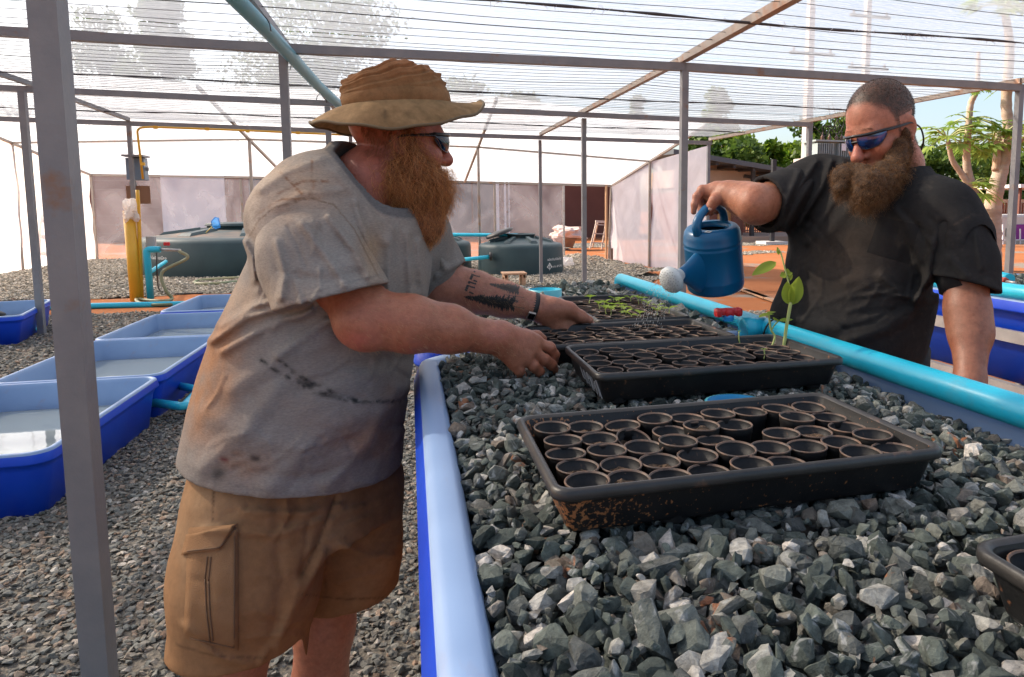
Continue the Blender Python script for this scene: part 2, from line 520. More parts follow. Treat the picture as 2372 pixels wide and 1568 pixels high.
gn_gravel('gravel', ragged([(4.9, 25.8), (8.0, 26.2), (8.4, 29.5), (4.0, 29.5)], seed=11, amp=0.2), 100, 0.07, 8, dusty=True)
# a low bank of stone heaped along the foot of the film wall
gb = MB()
r_ = random.Random(4)
rows = []
for i in range(26):
    t = i / 25
    a = Vector((5.75, 20.3, -0.02)).lerp(Vector((6.25, 14.3, -0.02)), t)
    rows.append([a + Vector((dx - 0.95, 0, max(0, 0.17 * (1 - abs(dx - .1) / 0.95)) * (0.7 + 0.3 * math.sin(i * 1.1)) + r_.uniform(0, .05))) for dx in (-0.9, -0.65, -0.4, -0.15, 0.05, 0.2, 0.3)])
gb.loft(rows, closed=False, smooth=False)
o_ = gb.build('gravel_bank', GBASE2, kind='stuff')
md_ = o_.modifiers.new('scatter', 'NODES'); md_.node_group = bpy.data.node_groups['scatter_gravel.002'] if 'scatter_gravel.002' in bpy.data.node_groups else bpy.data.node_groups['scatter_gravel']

# ================================================================= shade house
ZB = 2.90
sh = thing('shade_house', 'grey steel shade house frame roofed with pale see-through shade net', 'shade house', (0, 0, 0))
def steel(name, a, b, w=0.075, m=STEEL, h=None, label=None):
    o = MB().bar(a, b, w, h).build(name, m, sh)
    if label: o['label'] = label
    return o
PZ = -0.05
steel('post', (-0.945, 2.28, PZ), (-0.945, 2.28, 3.3), 0.070, label='nearest steel post with rust streaks')
for x, y in ((-1.04, 6.72), (2.66, 6.45), (6.86, 6.5), (-4.3, 9.6), (-1.02, 9.95), (2.58, 10.2), (6.46, 10.2), (-4.42, 13.1), (-1.0, 13.4), (2.53, 13.55), (6.14, 13.5)):
    steel('post', (x, y, PZ), (x, y, ZB - 0.035), 0.068 if y < 12 else 0.06)
B1 = [onY(-420, 48, 6.6), onY(1585, 155, 6.45), onY(2362, 207, 6.5)]
steel('beam', (-8.2, 6.6, 2.91), (-1.04, 6.72, 2.91), 0.075)
steel('beam', (-1.04, 6.72, 2.91), (2.66, 6.45, 2.90), 0.075)
steel('beam', (2.66, 6.45, 2.90), (6.9, 6.5, 2.90), 0.075)
steel('beam', (-8.2, 9.5, 2.91), (-1.02, 9.95, 2.91), 0.07)
steel('beam', (-1.02, 9.95, 2.91), (6.5, 10.2, 2.90), 0.07)
steel('beam', (-8.6, 12.8, 2.91), (-1.0, 13.4, 2.91), 0.075)
steel('beam', (-1.0, 13.4, 2.91), (6.2, 13.5, 2.90), 0.075)
steel('rafter', (2.62, 1.5, 2.985), (2.66, 6.45, 2.985), 0.07, STEEL2)
steel('rafter', (2.66, 6.45, 2.985), (2.53, 13.5, 2.975), 0.06, STEEL2)
steel('rafter', (6.9, 1.5, 2.985), (6.9, 6.5, 2.985), 0.06, STEEL2)
steel('rafter', (6.88, 6.5, 2.985), (6.16, 13.5, 2.975), 0.06, STEEL2)
steel('rafter', (-1.04, 1.5, 2.985), (-1.04, 6.72, 2.985), 0.055, STEEL)
steel('rafter', (-1.04, 6.72, 2.985), (-1.0, 13.4, 2.975), 0.055, STEEL)
steel('rafter', (-4.35, 3.0, 2.985), (-4.3, 9.6, 2.985), 0.055, STEEL)
steel('rafter', (-4.3, 9.6, 2.985), (-4.42, 13.1, 2.975), 0.055, STEEL)
# a loose steel stub hanging on the left row
# the net: three widths of shade cloth sewn together
NET = film('shade_net', 0.5, 0.63, 0.02, (0.47, 0.49, 0.52), 55, 0.3, 0.7, 0.22, back=0.20, stretch=(0.10, 1, 1))
STR = mat('net_cord', (0.055, 0.056, 0.062), 0.7)
def netsheet(y0, y1, z0):
    b = MB(); rows = []
    ny = max(2, int((y1 - y0) / 0.3))
    for j in range(ny + 1):
        y = y0 + (y1 - y0) * j / ny
        rows.append([(x, y, z0 - 0.05 * math.sin(math.pi * j / ny) * abs(math.sin((x + 1.04) * math.pi / 3.7)) + 0.004 * math.sin(x * 9 + y * 5)) for x in np.linspace(-9, 6.93 - 0.115 * max(0, y - 6.5), 60)])
    b.loft(rows, closed=False)
    b.build('net_panel', NET, sh)
netsheet(-0.5, 6.55, 3.03); netsheet(6.57, 9.95, 3.028); netsheet(9.97, 13.45, 3.026)
y = 2.6; k = 0
while y < 13.3:
    thick = k % 12 == 11
    b = MB(); pts = []
    ph = rng.uniform(0, 6)
    for x in np.linspace(-9, 6.9 - 0.115 * max(0, y - 6.5), 36):
        seg0, seg1 = ((-0.5, 6.55) if y < 6.55 else (6.57, 9.95) if y < 9.95 else (9.97, 13.45))
        t = (y - seg0) / (seg1 - seg0)
        zz = 3.0 - 0.05 * math.sin(math.pi * t) * abs(math.sin((x + 1.04) * math.pi / 3.7)) 
        pts.append((x, y + 0.015 * math.sin(x * 1.1 + ph) + 0.006 * math.sin(x * 4 + ph), zz - 0.005))
    b.tube(pts, 0.0042 if thick else 0.0025, 5, caps=False)
    b.build('net_cord', STR, sh)
    y += (0.29 if y < 6.4 else 0.155) * rng.uniform(0.9, 1.1); k += 1
# frayed hems of the cloth along the beams
for yy, x1 in ((6.80, 6.8), (8.9, 6.5), (12.0, 6.2), (5.02, 6.9)):
    b = MB(); pts = [(x, yy + 0.012 * math.sin(x * 2.1), 2.965 + 0.01 * math.sin(x * 1.7)) for x in np.linspace(-9, x1, 70)]
    b.tube(pts, [0.009 + 0.004 * math.sin(i * 1.9) for i in range(70)], 6)
    for q in range(170 if yy < 7 else 80):
        x = rng.uniform(-8, x1)
        a = Vector((x, yy, 2.965)); d = Vector((rng.uniform(-.06, .06), rng.uniform(-.03, .03), rng.uniform(-.05, .03)))
        b.tube([a, a + d * .5 + Vector((0, 0, .01)), a + d], [0.003, 0.002, 0.001], 3, caps=False, mi=1)
    b.build('net_hem', [STR, mat('frayed_thread', (0.55, 0.57, 0.6), 0.6)], sh)

# ================================================================= plastic film greenhouse behind it
gh = thing('plastic_greenhouse', 'low greenhouse of steel bars covered in milky plastic film behind the water tanks', 'greenhouse')
FILM = film('greenhouse_film', 0.3, 0.70, 0.04, (0.95, 0.95, 0.96), 0.8, 0.3, 0.75, 0.12, back=0.12)
FILMB = film('clear_film', 0.6, 0.26, 0.06, (0.88, 0.87, 0.93), 0.9, 0.3, 0.75, 0.11, back=0.45)
FILMR = film('side_film', 0.5, 0.74, 0.05, (0.90, 0.88, 0.93), 1.1, 0.3, 0.75, 0.09, back=0.45)
def gbar(name, a, b, w=0.05, m=STEEL2):
    return MB().bar(a, b, w).build(name, m, gh)
BL, BR = Vector((-9.25, 24.0, 0)), Vector((5.8, 19.84, 0))
def back(px, py):
    """point on the back wall plane seen at a frame position"""
    d = ray(px, py); nrm = np.array([BR.y - BL.y, -(BR.x - BL.x), 0.0])
    t = nrm @ (np.array(BL) - _c) / (nrm @ d)
    return Vector(_c + d * t)
eL, eR = back(211, 406), back(1416, 431)
mL, m1, m2, mR = onX(27, 331, -9.25), onY(577, 323, 17.6), onY(1107, 341, 17.2), onY(1505, 374, 16.85)
ptsb = [eL, back(574, 410), back(1075, 421), eR]
mid = [mL, m1, m2, mR]
def extr(a, b, y):  # continue the rafter towards the camera
    t = (y - a.y) / (b.y - a.y); return a.lerp(b, t)
bk2 = [eL, back(665, 413), back(1076, 422), eR]
fr = [extr(bk2[i], mid[i], 13.75) for i in range(4)]
for i in range(4):
    gbar('rafter', bk2[i], mid[i], 0.055); gbar('rafter', mid[i], fr[i], 0.055)
gbar('purlin', mL, m1, 0.045); gbar('purlin', m1, m2, 0.045); gbar('purlin', m2, mR, 0.045)
for i in range(3): gbar('eave_bar', bk2[i], bk2[i + 1], 0.05)
for p, w_ in ((mL, .06), (m1, .06), (m2, .06), (mR, .06)): gbar('post', (p.x, p.y, -.05), p, w_)
for px in (211, 557, 1145, 1305):
    a = back(px, 408 + (px - 211) * 0.0205); gbar('post', (a.x, a.y, -.05), a, 0.055, STEEL2 if px != 1305 else GALV)
gbar('post', (BR.x, BR.y, -.05), (eR.x, eR.y, eR.z), 0.07)
a = back(1403, 430); gbar('door_frame', (a.x, a.y - .03, -.05), (a.x, a.y - .03, a.z), 0.06, mat('tan_wood', (0.42, 0.24, 0.13), 0.7))
# film sheets, slightly slack
def sheet(name, A, B, C_, D, m, nu=26, nv=16, slack=0.05, seed=0, fold=0.0):
    b = MB(); rows = []; r2 = random.Random(seed)
    A, B, C_, D = (Vector(q) for q in (A, B, C_, D))
    nrm = (B - A).cross(D - A).normalized()
    ph = [r2.uniform(0, 6) for _ in range(4)]
    for j in range(nv + 1):
        v = j / nv
        rows.append([A.lerp(B, i / nu).lerp(D.lerp(C_, i / nu), v) + nrm * (slack * math.sin(math.pi * v) * math.sin(math.pi * i / nu) * (1 + 0.6 * math.sin(7 * i / nu + ph[0]))
                     + fold * (math.sin(11 * i / nu + 5 * v + ph[1]) + math.sin(17 * v + 23 * i / nu + ph[2])) * min(1, 4 * v * (1 - v) * 2)) for i in range(nu + 1)])
    b.loft(rows, closed=False)
    return b.build(name, m, gh)
up = Vector((0, 0, 0.04))
for i in range(3):
    sheet('film_panel', bk2[i] + up, bk2[i + 1] + up, mid[i + 1] + up, mid[i] + up, FILM, seed=i, slack=0.04)
    sheet('film_panel', mid[i] + up, mid[i + 1] + up, fr[i + 1] + up, fr[i] + up, FILM, seed=i + 5, slack=0.04)
def foot(p): return Vector((p.x, p.y, -0.03))
lf = Vector((-9.3, 12.5, 0)); lt = extr(eL, mL, 12.5)
sheet('film_panel', (-9.3, 12.5, 0), foot(eL) + Vector((-.05, 0, 0)), eL + Vector((-.05, 0, 0)), (-9.3, 12.5, lt.z), FILM, seed=9, fold=0.02)
# back wall in three lengths, with an open doorway at its right end
q = [back(x, 485) for x in (211, 557, 1145, 1305)]
tz = [back(x, 408 + (x - 211) * .0205).z for x in (211, 557, 1145, 1305)]
for i in range(3):
    a, b = q[i], q[i + 1]
    sheet('film_panel', (a.x, a.y + .06, 0), (b.x, b.y + .06, 0), (b.x, b.y + .06, tz[i + 1]), (a.x, a.y + .06, tz[i]), FILMB, seed=20 + i, slack=.03, fold=.015)
# right side wall
s0, s1, s2 = Vector((BR.x + .05, BR.y, eR.z)), Vector((mR.x + .05, mR.y, mR.z)), Vector((6.2, 13.62, 2.86))
sheet('film_panel', foot(s0), foot(s1), s1, s0, FILMR, seed=31, slack=.04, fold=.02)
sheet('film_panel', foot(s1), foot(s2), s2, s1, FILMR, seed=32, slack=.04, fold=.02)
# twisted wire ties that hold the roof film
b = MB()
TIE = mat('yellow_tie', (0.6, 0.42, 0.2), 0.7)
for px, py in ((170, 390), (215, 387), (285, 392), (345, 394), (432, 396), (500, 397), (568, 400), (640, 404), (1062, 414 - 20), (1108, 395), (1160, 393), (1225, 398), (1290, 400), (1345, 402)):
    D = 20.5; a = at(px, py, D)
    d = at(px + 12, py + 7, D)
    MB().tube([a, (a + d) / 2 + Vector((0, 0, -.03)), d], 0.012, 4).build('film_tie', TIE, gh)
gbar('peg', at(1417, 575, 19.2), at(1417, 606, 19.2), 0.05, mat('rusty_peg', (0.10, 0.05, 0.035), 0.8))

# ================================================================= buildings
MAROON = mat('maroon_render', (0.155, 0.062, 0.048), 0.9, (0.19, 0.08, 0.06), 0.6, 0.2, 12)
WHITEP = mat('white_panel', (0.72, 0.73, 0.76), 0.6, (0.62, 0.63, 0.67), 0.4)
DOORB = mat('dark_door', (0.035, 0.045, 0.065), 0.5, (0.06, 0.07, 0.09), 0.7)
def bpt(px, Y): return onY(px, 485, Y).x
wb = thing('maroon_building', 'long maroon block building with a white panel and dark doors seen through the film', 'building', (0, 36, 0))
YB = 36.0
x0, x1, xg0, xg1, xe = bpt(150, YB), bpt(1005, YB), bpt(1008, YB), bpt(1038, YB), bpt(1480, YB)
MB().box(((x0 + x1) / 2, YB + 3, 2.1), (x1 - x0, 6, 4.3)).build('wall', MAROON, wb)
MB().box(((xg1 + xe) / 2, YB + 3, 2.1), (xe - xg1, 6, 4.3)).build('wall', MAROON, wb)
MB().box(((xg0 + xg1) / 2 - .1, YB + 3, 0.55), (xg1 - xg0 + .2, 5.5, 1.2)).build('low_wall', MAROON, wb)
MB().box(((x0 + xe) / 2, YB + 3, 4.4), (xe - x0 + 1, 7.2, 0.16)).build('roof', mat('roof_sheet', (0.16, 0.15, 0.15), 0.6), wb)
def bpanel(name, p0, p1, q0, q1, m, th=0.06):
    a, b = onY(p0, q0, YB), onY(p1, q1, YB)
    o = MB().box(((a.x + b.x) / 2, YB - th / 2 - .002, (a.z + b.z) / 2), (b.x - a.x, th, a.z - b.z)).build(name, m, wb)
    return o, a, b
bpanel('white_panel', 371, 527, 402, 556, WHITEP)
for p0, p1 in ((1041, 1092), (1094, 1143)):
    bpanel('door', p0, p1, 395, 540, DOORB, 0.1)
bpanel('pale_pillar', 1147, 1156, 395, 540, WHITEP, .12); bpanel('pale_pillar', 1166, 1172, 395, 540, WHITEP, .12); bpanel('pale_pillar', 1176, 1180, 395, 540, WHITEP, .14)
bpanel('window', 575, 610, 405, 500, DOORB, .05)
for yy in np.arange(0.4, 4.2, 0.4):    # courses of big blocks on the left half
    for (pa, pb) in ((215, 369), (529, 572)):
        a, b = bpt(pa, YB), bpt(pb, YB)
        MB().box(((a + b) / 2, YB - .008, yy), (b - a, .012, .03)).build('mortar_line', mat('mortar', (0.21, 0.12, 0.10), 0.9), wb)
# a seam in the film and dust tide marks belong to the film itself; low kerb of soil at the back wall
b = MB()
for i in range(40):
    t = i / 39; a = BL.lerp(BR, t * 0.93)
# open shed on the right
sd = thing('open_shed', 'small tan shed with a sloping dark sheet roof and open black-posted bay', 'shed', (15, 30, 0))
YS = 30.0
TAN = mat('tan_render', (0.42, 0.32, 0.25), 0.9, (0.36, 0.26, 0.20), 0.8)
DST = mat('dark_steel', (0.02, 0.02, 0.024), 0.5)
def spt(px, py, Y=YS): return onY(px, py, Y)
a, b = spt(1600, 400), spt(1757, 452)
rz0, rz1 = spt(1640, 366).z, spt(1832, 398).z
xa, xb = spt(1560, 400).x, spt(1757, 400).x
zt = spt(1700, 398).z; zm = spt(1700, 448).z
MB().box(((xa + xb) / 2, YS + 2, (zt + zm) / 2 + .15), (xb - xa, 4, zt - zm - .2)).build('upper_wall', TAN, sd)
MB().box(((xa + xb) / 2 - .3, YS + 2.03, zm / 2), (xb - xa - .9, 3.9, zm + .1)).build('lower_wall', MAROON, sd)
p, q_ = spt(1663, 460), spt(1692, 530)
MB().box(((p.x + q_.x) / 2, YS + .04, (p.z + q_.z) / 2), (q_.x - p.x, .12, p.z - q_.z)).build('door', mat('tan_door', (0.45, 0.26, 0.10), 0.6, (0.38, 0.2, .08), 3), sd)
p = spt(1702, 450); MB().box((p.x, YS - .1, zm / 2), (.42, .4, zm)).build('pillar', MAROON, sd)
# upper gable step
p, q_ = spt(1600, 372), spt(1722, 400)
MB().box(((p.x + q_.x) / 2, YS + 2.05, (p.z + q_.z) / 2), (q_.x - p.x, 3.6, p.z - q_.z)).build('gable_wall', TAN, sd)
A, B = spt(1560, 345, YS - 1.6), spt(1850, 394, YS - 1.6)
b = MB()
dz = 0.22
vs = [A, B, B + Vector((0.2, 8, 0.3)), A + Vector((0, 8, 0.3))]
vs = vs + [v - Vector((0, 0, dz)) for v in vs]
b.add(vs, [(0, 1, 2, 3), (7, 6, 5, 4), (0, 4, 5, 1), (1, 5, 6, 2), (2, 6, 7, 3), (3, 7, 4, 0)])
b.build('roof', mat('shed_roof', (0.075, 0.085, 0.10), 0.5), sd)
for px in (1660, 1700, 1745, 1790, 1830):
    t = (px - 1560) / 290
    a = A.lerp(B, t) - Vector((0, -.1, .32)); MB().bar(a, a + Vector((0, 7, .25)), .12).build('rafter', DST, sd)
MB().bar(spt(1722, 408), spt(1850, 426), .16).build('beam', DST, sd); MB().bar(spt(1757, 440), spt(1850, 432), .14).build('beam', DST, sd)
for px, Y in ((1742, 29), (1789, 26.5), (1768, 33)):
    a = spt(px, 485, Y); MB().bar((a.x, Y, 0), (a.x, Y, rz1 + .3), .17).build('post', DST, sd)
MB().box((spt(1790, 485, 26.5).x, 26.5, .06), (1.1, .9, .14)).build('footing', mat('pale_concrete', (0.5, 0.48, 0.46), 0.9), sd)
MB().box((16.2, 30.6, .12), (7.0, 5, .28)).build('floor_slab', mat('dusty_concrete', (0.36, 0.24, 0.18), 0.95), sd)
fr_ = thing('steel_railing', 'low rust-red steel railing standing beyond the open shed', 'railing', (18, 36, 0))
RED = mat('red_oxide', (0.28, 0.09, 0.06), 0.7)
xA, xB = bpt(1712, 37.), bpt(1830, 37.)
for zz in (.25, .95): MB().bar((xA, 37, zz), (xB, 37, zz), .07).build('rail', RED, fr_)
for i in range(26):
    x = xA + (xB - xA) * i / 25; MB().bar((x, 37, .0), (x, 37, 1.1), .05).build('picket', RED, fr_)
# boundary wall with red bars and a canopy, far right
bw = thing('boundary_wall', 'pale boundary wall topped with white sheet and rust-red bars behind the papaya trees', 'wall', (30, 33, 0))
YW = 33.0
xa, xb = bpt(2060, YW), bpt(2460, YW)
MB().box(((xa + xb) / 2, YW + .2, 1.05), (xb - xa, .2, 2.1)).build('masonry', mat('pale_masonry', (0.62, 0.56, 0.52), 0.9, (0.55, 0.47, 0.42), .7), bw)
for i in range(30):
    MB().box((xa + (xb - xa) * (i + .5) / 30, YW + .15, 1.72), ((xb - xa) / 30 - .03, .26, .75)).build('sheet', mat('white_sheet', (0.75, 0.74, 0.74), 0.5), bw)
for i in range(60):
    x = xa + (xb - xa) * i / 60; MB().bar((x, YW - .05, 0), (x, YW - .05, 1.9), .05).build('bar', RED, bw)
cn = thing('canopy_roof', 'white sheet canopy roof above the parked truck at the right edge', 'canopy', (32, 30, 0))
a = spt(2330, 432, 30); MB().box((a.x + 3, 31, a.z), (6.2, 4, .18)).build('sheet', mat('white_sheet', (0.75, 0.74, 0.74)), cn)
for dx in (.3, 5.6): MB().bar((a.x + dx, 29.4, 0), (a.x + dx, 29.4, a.z), .12).build('post', MAROON, cn)

# ================================================================= poles and transformer
CONC = mat('pole_concrete', (0.55, 0.49, 0.46), 0.9, (0.45, 0.40, 0.38), 2, .2, 30)
for px, Y, lab in ((1864, 27, 'square concrete power pole just left of the transformer'), (1992, 29, 'concrete power pole rising behind the bearded man in black')):
    p = onY(px, 485, Y)
    t = thing('power_pole', lab, 'power pole', (p.x, Y, 0), 'power poles')
    b = MB(); b.loft([[Vector((p.x + sx * s_, Y + sy * s_, z)) for sx, sy in ((-1, -1), (1, -1), (1, 1), (-1, 1))] for s_, z in ((.2, 0), (.115, 12))], cap1=True, smooth=False)
    b.build('shaft', CONC, t)
    for z in (8.2, 10.6):
        MB().bar((p.x - 1.1, Y - .2, z), (p.x + 1.1, Y - .2, z), .12).build('crossarm', mat('dark_steel', (0.02, 0.02, 0.024)), t)
        for dx in (-.9, 0, .9):
            MB().lathe([(.0, 0), (.05, 0), (.07, .06), (.04, .1), (.06, .15), (.0, .22)], 10, (p.x + dx, Y - .2, z + .06)).build('insulator', mat('brown_glaze', (0.12, 0.05, 0.03), .3), t)
tf = thing('transformer', 'grey-green finned power transformer on a platform between two concrete poles', 'transformer', (0, 26, 0))
TG = mat('transformer_paint', (0.30, 0.36, 0.36), 0.5, (0.25, 0.30, 0.30), 3)
a, b_ = onY(1884, 328, 26), onY(1972, 366, 26)
cx, cz = (a.x + b_.x) / 2, (a.z + b_.z) / 2
MB().box((cx, 26.4, cz), (b_.x - a.x - .1, .8, a.z - b_.z)).build('tank', TG, tf)
for i in range(18):
    x = a.x + (b_.x - a.x) * (i + .5) / 18
    if abs(x - cx) > .12: MB().box((x, 25.9, cz - .03), (.03, .3, (a.z - b_.z) * .86)).build('fin', TG, tf)
MB().box((cx, 26.3, a.z + .03), (b_.x - a.x + .1, 1.1, .07)).build('lid', TG, tf)
MB().box((cx + .35, 25.72, cz + .1), (.22, .02, .3)).build('plate', WHITEP, tf)
for dx in (-.4, -.05, .3, .55):
    MB().lathe([(0, 0), (.07, 0), (.05, .05), (.1, .09), (.05, .13), (.09, .17), (.04, .22), (.0, .4)], 10, (cx + dx, 26.2, a.z + .06)).build('bushing', mat('brown_glaze', (0.12, 0.05, 0.03)), tf)
MB().box((cx, 26.3, b_.z - .12), (b_.x - a.x + .8, 1.2, .16)).build('platform', CONC, tf)
for dx in (-.55, .55): MB().bar((cx + dx, 26.6, 0), (cx + dx, 26.6, b_.z - .2), .2).build('leg', CONC, tf)
for k in range(7):
    p = Vector((cx - .55 + .15 * k, 25.9, a.z + .3)); e = Vector((cx + rng.uniform(-1.2, .3), 25.6, a.z + rng.uniform(.5, 1.6)))
    MB().tube(spline([p, p + Vector((-.1, -.1, .35)), (p + e) / 2 + Vector((.1, 0, -.2)), e], 6), .018, 5).build('cable', BLK, tf)

# ================================================================= trees
def leaf_mat(name, c1, c2, tr=0.4):
    m = bpy.data.materials.new(name); m.use_nodes = True
    n, l = m.node_tree.nodes, m.node_tree.links
    b = n['Principled BSDF']; b.inputs['Roughness'].default_value = 0.5; b.inputs['Specular IOR Level'].default_value = 0.3
    g = n.new('ShaderNodeNewGeometry'); t = n.new('ShaderNodeTexNoise'); t.inputs['Scale'].default_value = 1.1; t.inputs['Detail'].default_value = 3
    l.new(g.outputs['Position'], t.inputs['Vector'])
    ad = n.new('ShaderNodeMath'); ad.operation = 'ADD'
    s_ = n.new('ShaderNodeMath'); s_.operation = 'MULTIPLY'; s_.inputs[1].default_value = .5
    l.new(g.outputs['Random Per Island'], s_.inputs[0]); l.new(s_.outputs[0], ad.inputs[0]); l.new(t.outputs['Fac'], ad.inputs[1])
    r = n.new('ShaderNodeMapRange'); r.inputs['From Min'].default_value = .4; r.inputs['From Max'].default_value = 1.1
    l.new(ad.outputs[0], r.inputs['Value'])
    x = n.new('ShaderNodeMix'); x.data_type = 'RGBA'; l.new(r.outputs['Result'], x.inputs[0])
    x.inputs[6].default_value = (*c1, 1); x.inputs[7].default_value = (*c2, 1)
    l.new(x.outputs[2], b.inputs['Base Color'])
    tl = n.new('ShaderNodeBsdfTranslucent'); l.new(x.outputs[2], tl.inputs['Color'])
    ms = n.new('ShaderNodeMixShader'); ms.inputs[0].default_value = tr
    l.new(b.outputs[0], ms.inputs[1]); l.new(tl.outputs[0], ms.inputs[2]); l.new(ms.outputs[0], n['Material Output'].inputs['Surface'])
    return m
LEAF = leaf_mat('tree_leaves', (0.035, 0.075, 0.012), (0.13, 0.20, 0.03))
LEAFY = leaf_mat('bright_leaves', (0.06, 0.14, 0.012), (0.24, 0.34, 0.03), .5)
BARK = mat('bark', (0.16, 0.12, 0.09), 0.9, (0.24, 0.19, 0.15), 6, .6, 30)
def leaves(pts, size, seed, droop=0.2):
    """one small folded leaf per point (numpy)"""
    r = np.random.default_rng(seed); n_ = len(pts)
    a = r.normal(size=(n_, 3)); a[:, 2] -= droop; a /= np.linalg.norm(a, axis=1, keepdims=True)
    c = r.normal(size=(n_, 3)); c -= a * (a * c).sum(1, keepdims=True); c /= np.linalg.norm(c, axis=1, keepdims=True)
    s_ = size * r.uniform(.6, 1.3, (n_, 1))
    V = np.stack([pts, pts + a * s_ * .5 + c * s_ * .32, pts + a * s_, pts + a * s_ * .5 - c * s_ * .32], 1).reshape(-1, 3)
    F = np.arange(n_ * 4).reshape(-1, 4)
    me = bpy.data.meshes.new('crown'); me.from_pydata(V.tolist(), [], F.tolist()); return me
def tree(name, label, base, height, crown, nleaf, size, seed, lm=LEAF, group='trees beyond the plots', lean=(0, 0), nclump=26):
    """crown(t, angle) -> radius at relative height t; clumps of leaves hang on limbs that leave the trunk"""
    r = random.Random(seed); base = Vector(base)
    t = thing(name, label, 'tree', base, group)
    top = base + Vector((lean[0], lean[1], height))
    tp = [base + (top - base) * k + Vector((r.uniform(-.1, .1), r.uniform(-.1, .1), 0)) * height * .05 for k in (0, .2, .4, .6, .8, 1)]
    b = MB().tube(spline(tp, 4), [height * .022 * (1 - .85 * i / 20) for i in range(21)], 8)
    pts = []
    for c in range(nclump):
        k = r.uniform(0.18, 1) ** .8
        a = r.uniform(0, 2 * math.pi); rad = crown(k) * r.uniform(.35, 1)
        o_ = base + (top - base) * k
        e = o_ + Vector((math.cos(a) * rad, math.sin(a) * rad, rad * .35))
        b.tube([base + (top - base) * max(.1, k - .12), (o_ + e) / 2 + Vector((0, 0, -.05 * rad)), e], [height * .007, height * .005, height * .002], 5, caps=False)
        cr = crown(k) * r.uniform(.28, .5) + .25
        g = np.random.default_rng(seed * 100 + c)
        m_ = nleaf // nclump
        d = g.normal(size=(m_, 3)); d /= np.linalg.norm(d, axis=1, keepdims=True)
        d *= (g.uniform(.25, 1, (m_, 1)) ** .6) * cr
        d[:, 2] *= .8
        pts.append(np.array(e) + d)
    b.build('trunk', BARK, t)
    place('crown', leaves(np.concatenate(pts), size, seed), lm, t)
    return t
def tr_at(px, Y): p = onY(px, 485, Y); return (p.x, Y, 0)
def ztop(py, Y): return onY(948, py, Y).z * 1.0
cone = lambda w_: (lambda k: w_ * (1.05 - k) ** .8 * (1 if k > .25 else .6))
ball = lambda w_: (lambda k: w_ * math.sqrt(max(.05, 1 - ((k - .62) / .5) ** 2)))
tree('tall_tree', 'tall narrow tree seen through the net above the electrical box', tr_at(405, 46), ztop(-40, 46), cone(3.4), 12000, .30, 11, nclump=48)
tree('tall_tree', 'smaller round-topped tree left of the tall narrow one behind the net', tr_at(262, 52), ztop(95, 52), ball(2.2), 5000, .30, 12, nclump=32)
tree('broad_tree', 'broad tree behind the net above the bush hat', tr_at(770, 48), ztop(45, 48), ball(5.0), 13000, .32, 13, nclump=54)
tree('distant_tree', 'distant tree top right of the bush hat behind the net', tr_at(1100, 70), ztop(203, 70), ball(3.0), 2500, .55, 14)
tree('distant_tree', 'distant low tree between the hat and the middle posts behind the net', tr_at(1190, 72), ztop(222, 72), ball(3.0), 2500, .55, 15)
tree('distant_tree', 'slim pointed tree behind the net left of the tall right post', tr_at(1478, 60), ztop(200, 60), cone(2.2), 2500, .5, 16)
tree('pointed_tree', 'pointed tree seen through the net right of the tall centre post', tr_at(1655, 44), ztop(172, 44), cone(2.6), 5000, .42, 17, LEAFY)
tree('leafy_tree', 'dense dark tree whose crown shows over the shed roof next to the film corner', tr_at(1668, 38), ztop(316, 38), ball(2.2), 4500, .42, 18)
tree('leafy_tree', 'bright broad-leaved tree directly over the shed roof', tr_at(1722, 40), ztop(298, 40), cone(3.2), 6000, .48, 19, LEAFY)
tree('leafy_tree', 'slender bright tree in the middle of those over the shed roof', tr_at(1778, 42), ztop(304, 42), cone(2.3), 3500, .42, 20, LEAFY)
tree('leafy_tree', 'pale loose tree beside the concrete power pole', tr_at(1832, 43), ztop(308, 43), cone(2.4), 3000, .42, 21, LEAFY)
tree('leafy_tree', 'tree crown behind the transformer', tr_at(1905, 40), ztop(268, 40), ball(2.0), 3500, .42, 22)
tree('leafy_tree', 'small tree beside the shoulder of the man in black', tr_at(2130, 42), ztop(372, 42), cone(2.0), 2500, .4, 23, LEAFY)
tree('leafy_tree', 'dark rounded tree behind the two papaya trunks', tr_at(2230, 38), ztop(345, 38), ball(3.4), 7000, .42, 24)
tree('leafy_tree', 'dark tree beyond the right corner post of the shade house', tr_at(2345, 40), ztop(372, 40), ball(3.2), 6000, .42, 25)
tree('garden_shrub', 'green shrub behind the open bay of the shed', tr_at(1722, 41), 2.3, ball(1.5), 3000, .35, 26, LEAFY, 'shrubs behind the shed')
tree('garden_shrub', 'second green shrub seen between the black shed posts', tr_at(1765, 41), 2.4, ball(1.8), 3500, .35, 27, LEAF, 'shrubs behind the shed')
tree('garden_shrub', 'green shrub in the gap of the maroon building behind the film', tr_at(1024, 47), 4.2, ball(1.6), 3000, .4, 28, LEAFY, 'shrubs behind the shed')
# leafless tree at the upper left
bt = thing('bare_tree', 'leafless tree with fine twigs at the upper left behind the net', 'tree', tr_at(100, 40), 'trees beyond the plots')
b = MB(); r2 = random.Random(5)
def twig(p, d, L, rad, dep):
    q_ = p + d * L
    b.tube([p, (p + q_) / 2 + Vector((r2.uniform(-.05, .05), 0, r2.uniform(-.03, .05))) * L, q_], [rad, rad * .8, rad * .6], 5 if dep < 3 else 3, caps=False)
    if dep < 6:
        for _ in range(3 if dep < 4 else 2):
            e = (d + Vector((r2.gauss(0, .55), r2.gauss(0, .55), r2.gauss(.12, .35)))).normalized()
            twig(q_, e, L * r2.uniform(.62, .85), rad * .6, dep + 1)
p = Vector(tr_at(100, 40)); twig(p, Vector((0, 0, 1)), 4.2, .16, 0)
b.build('trunk', BARK, bt)

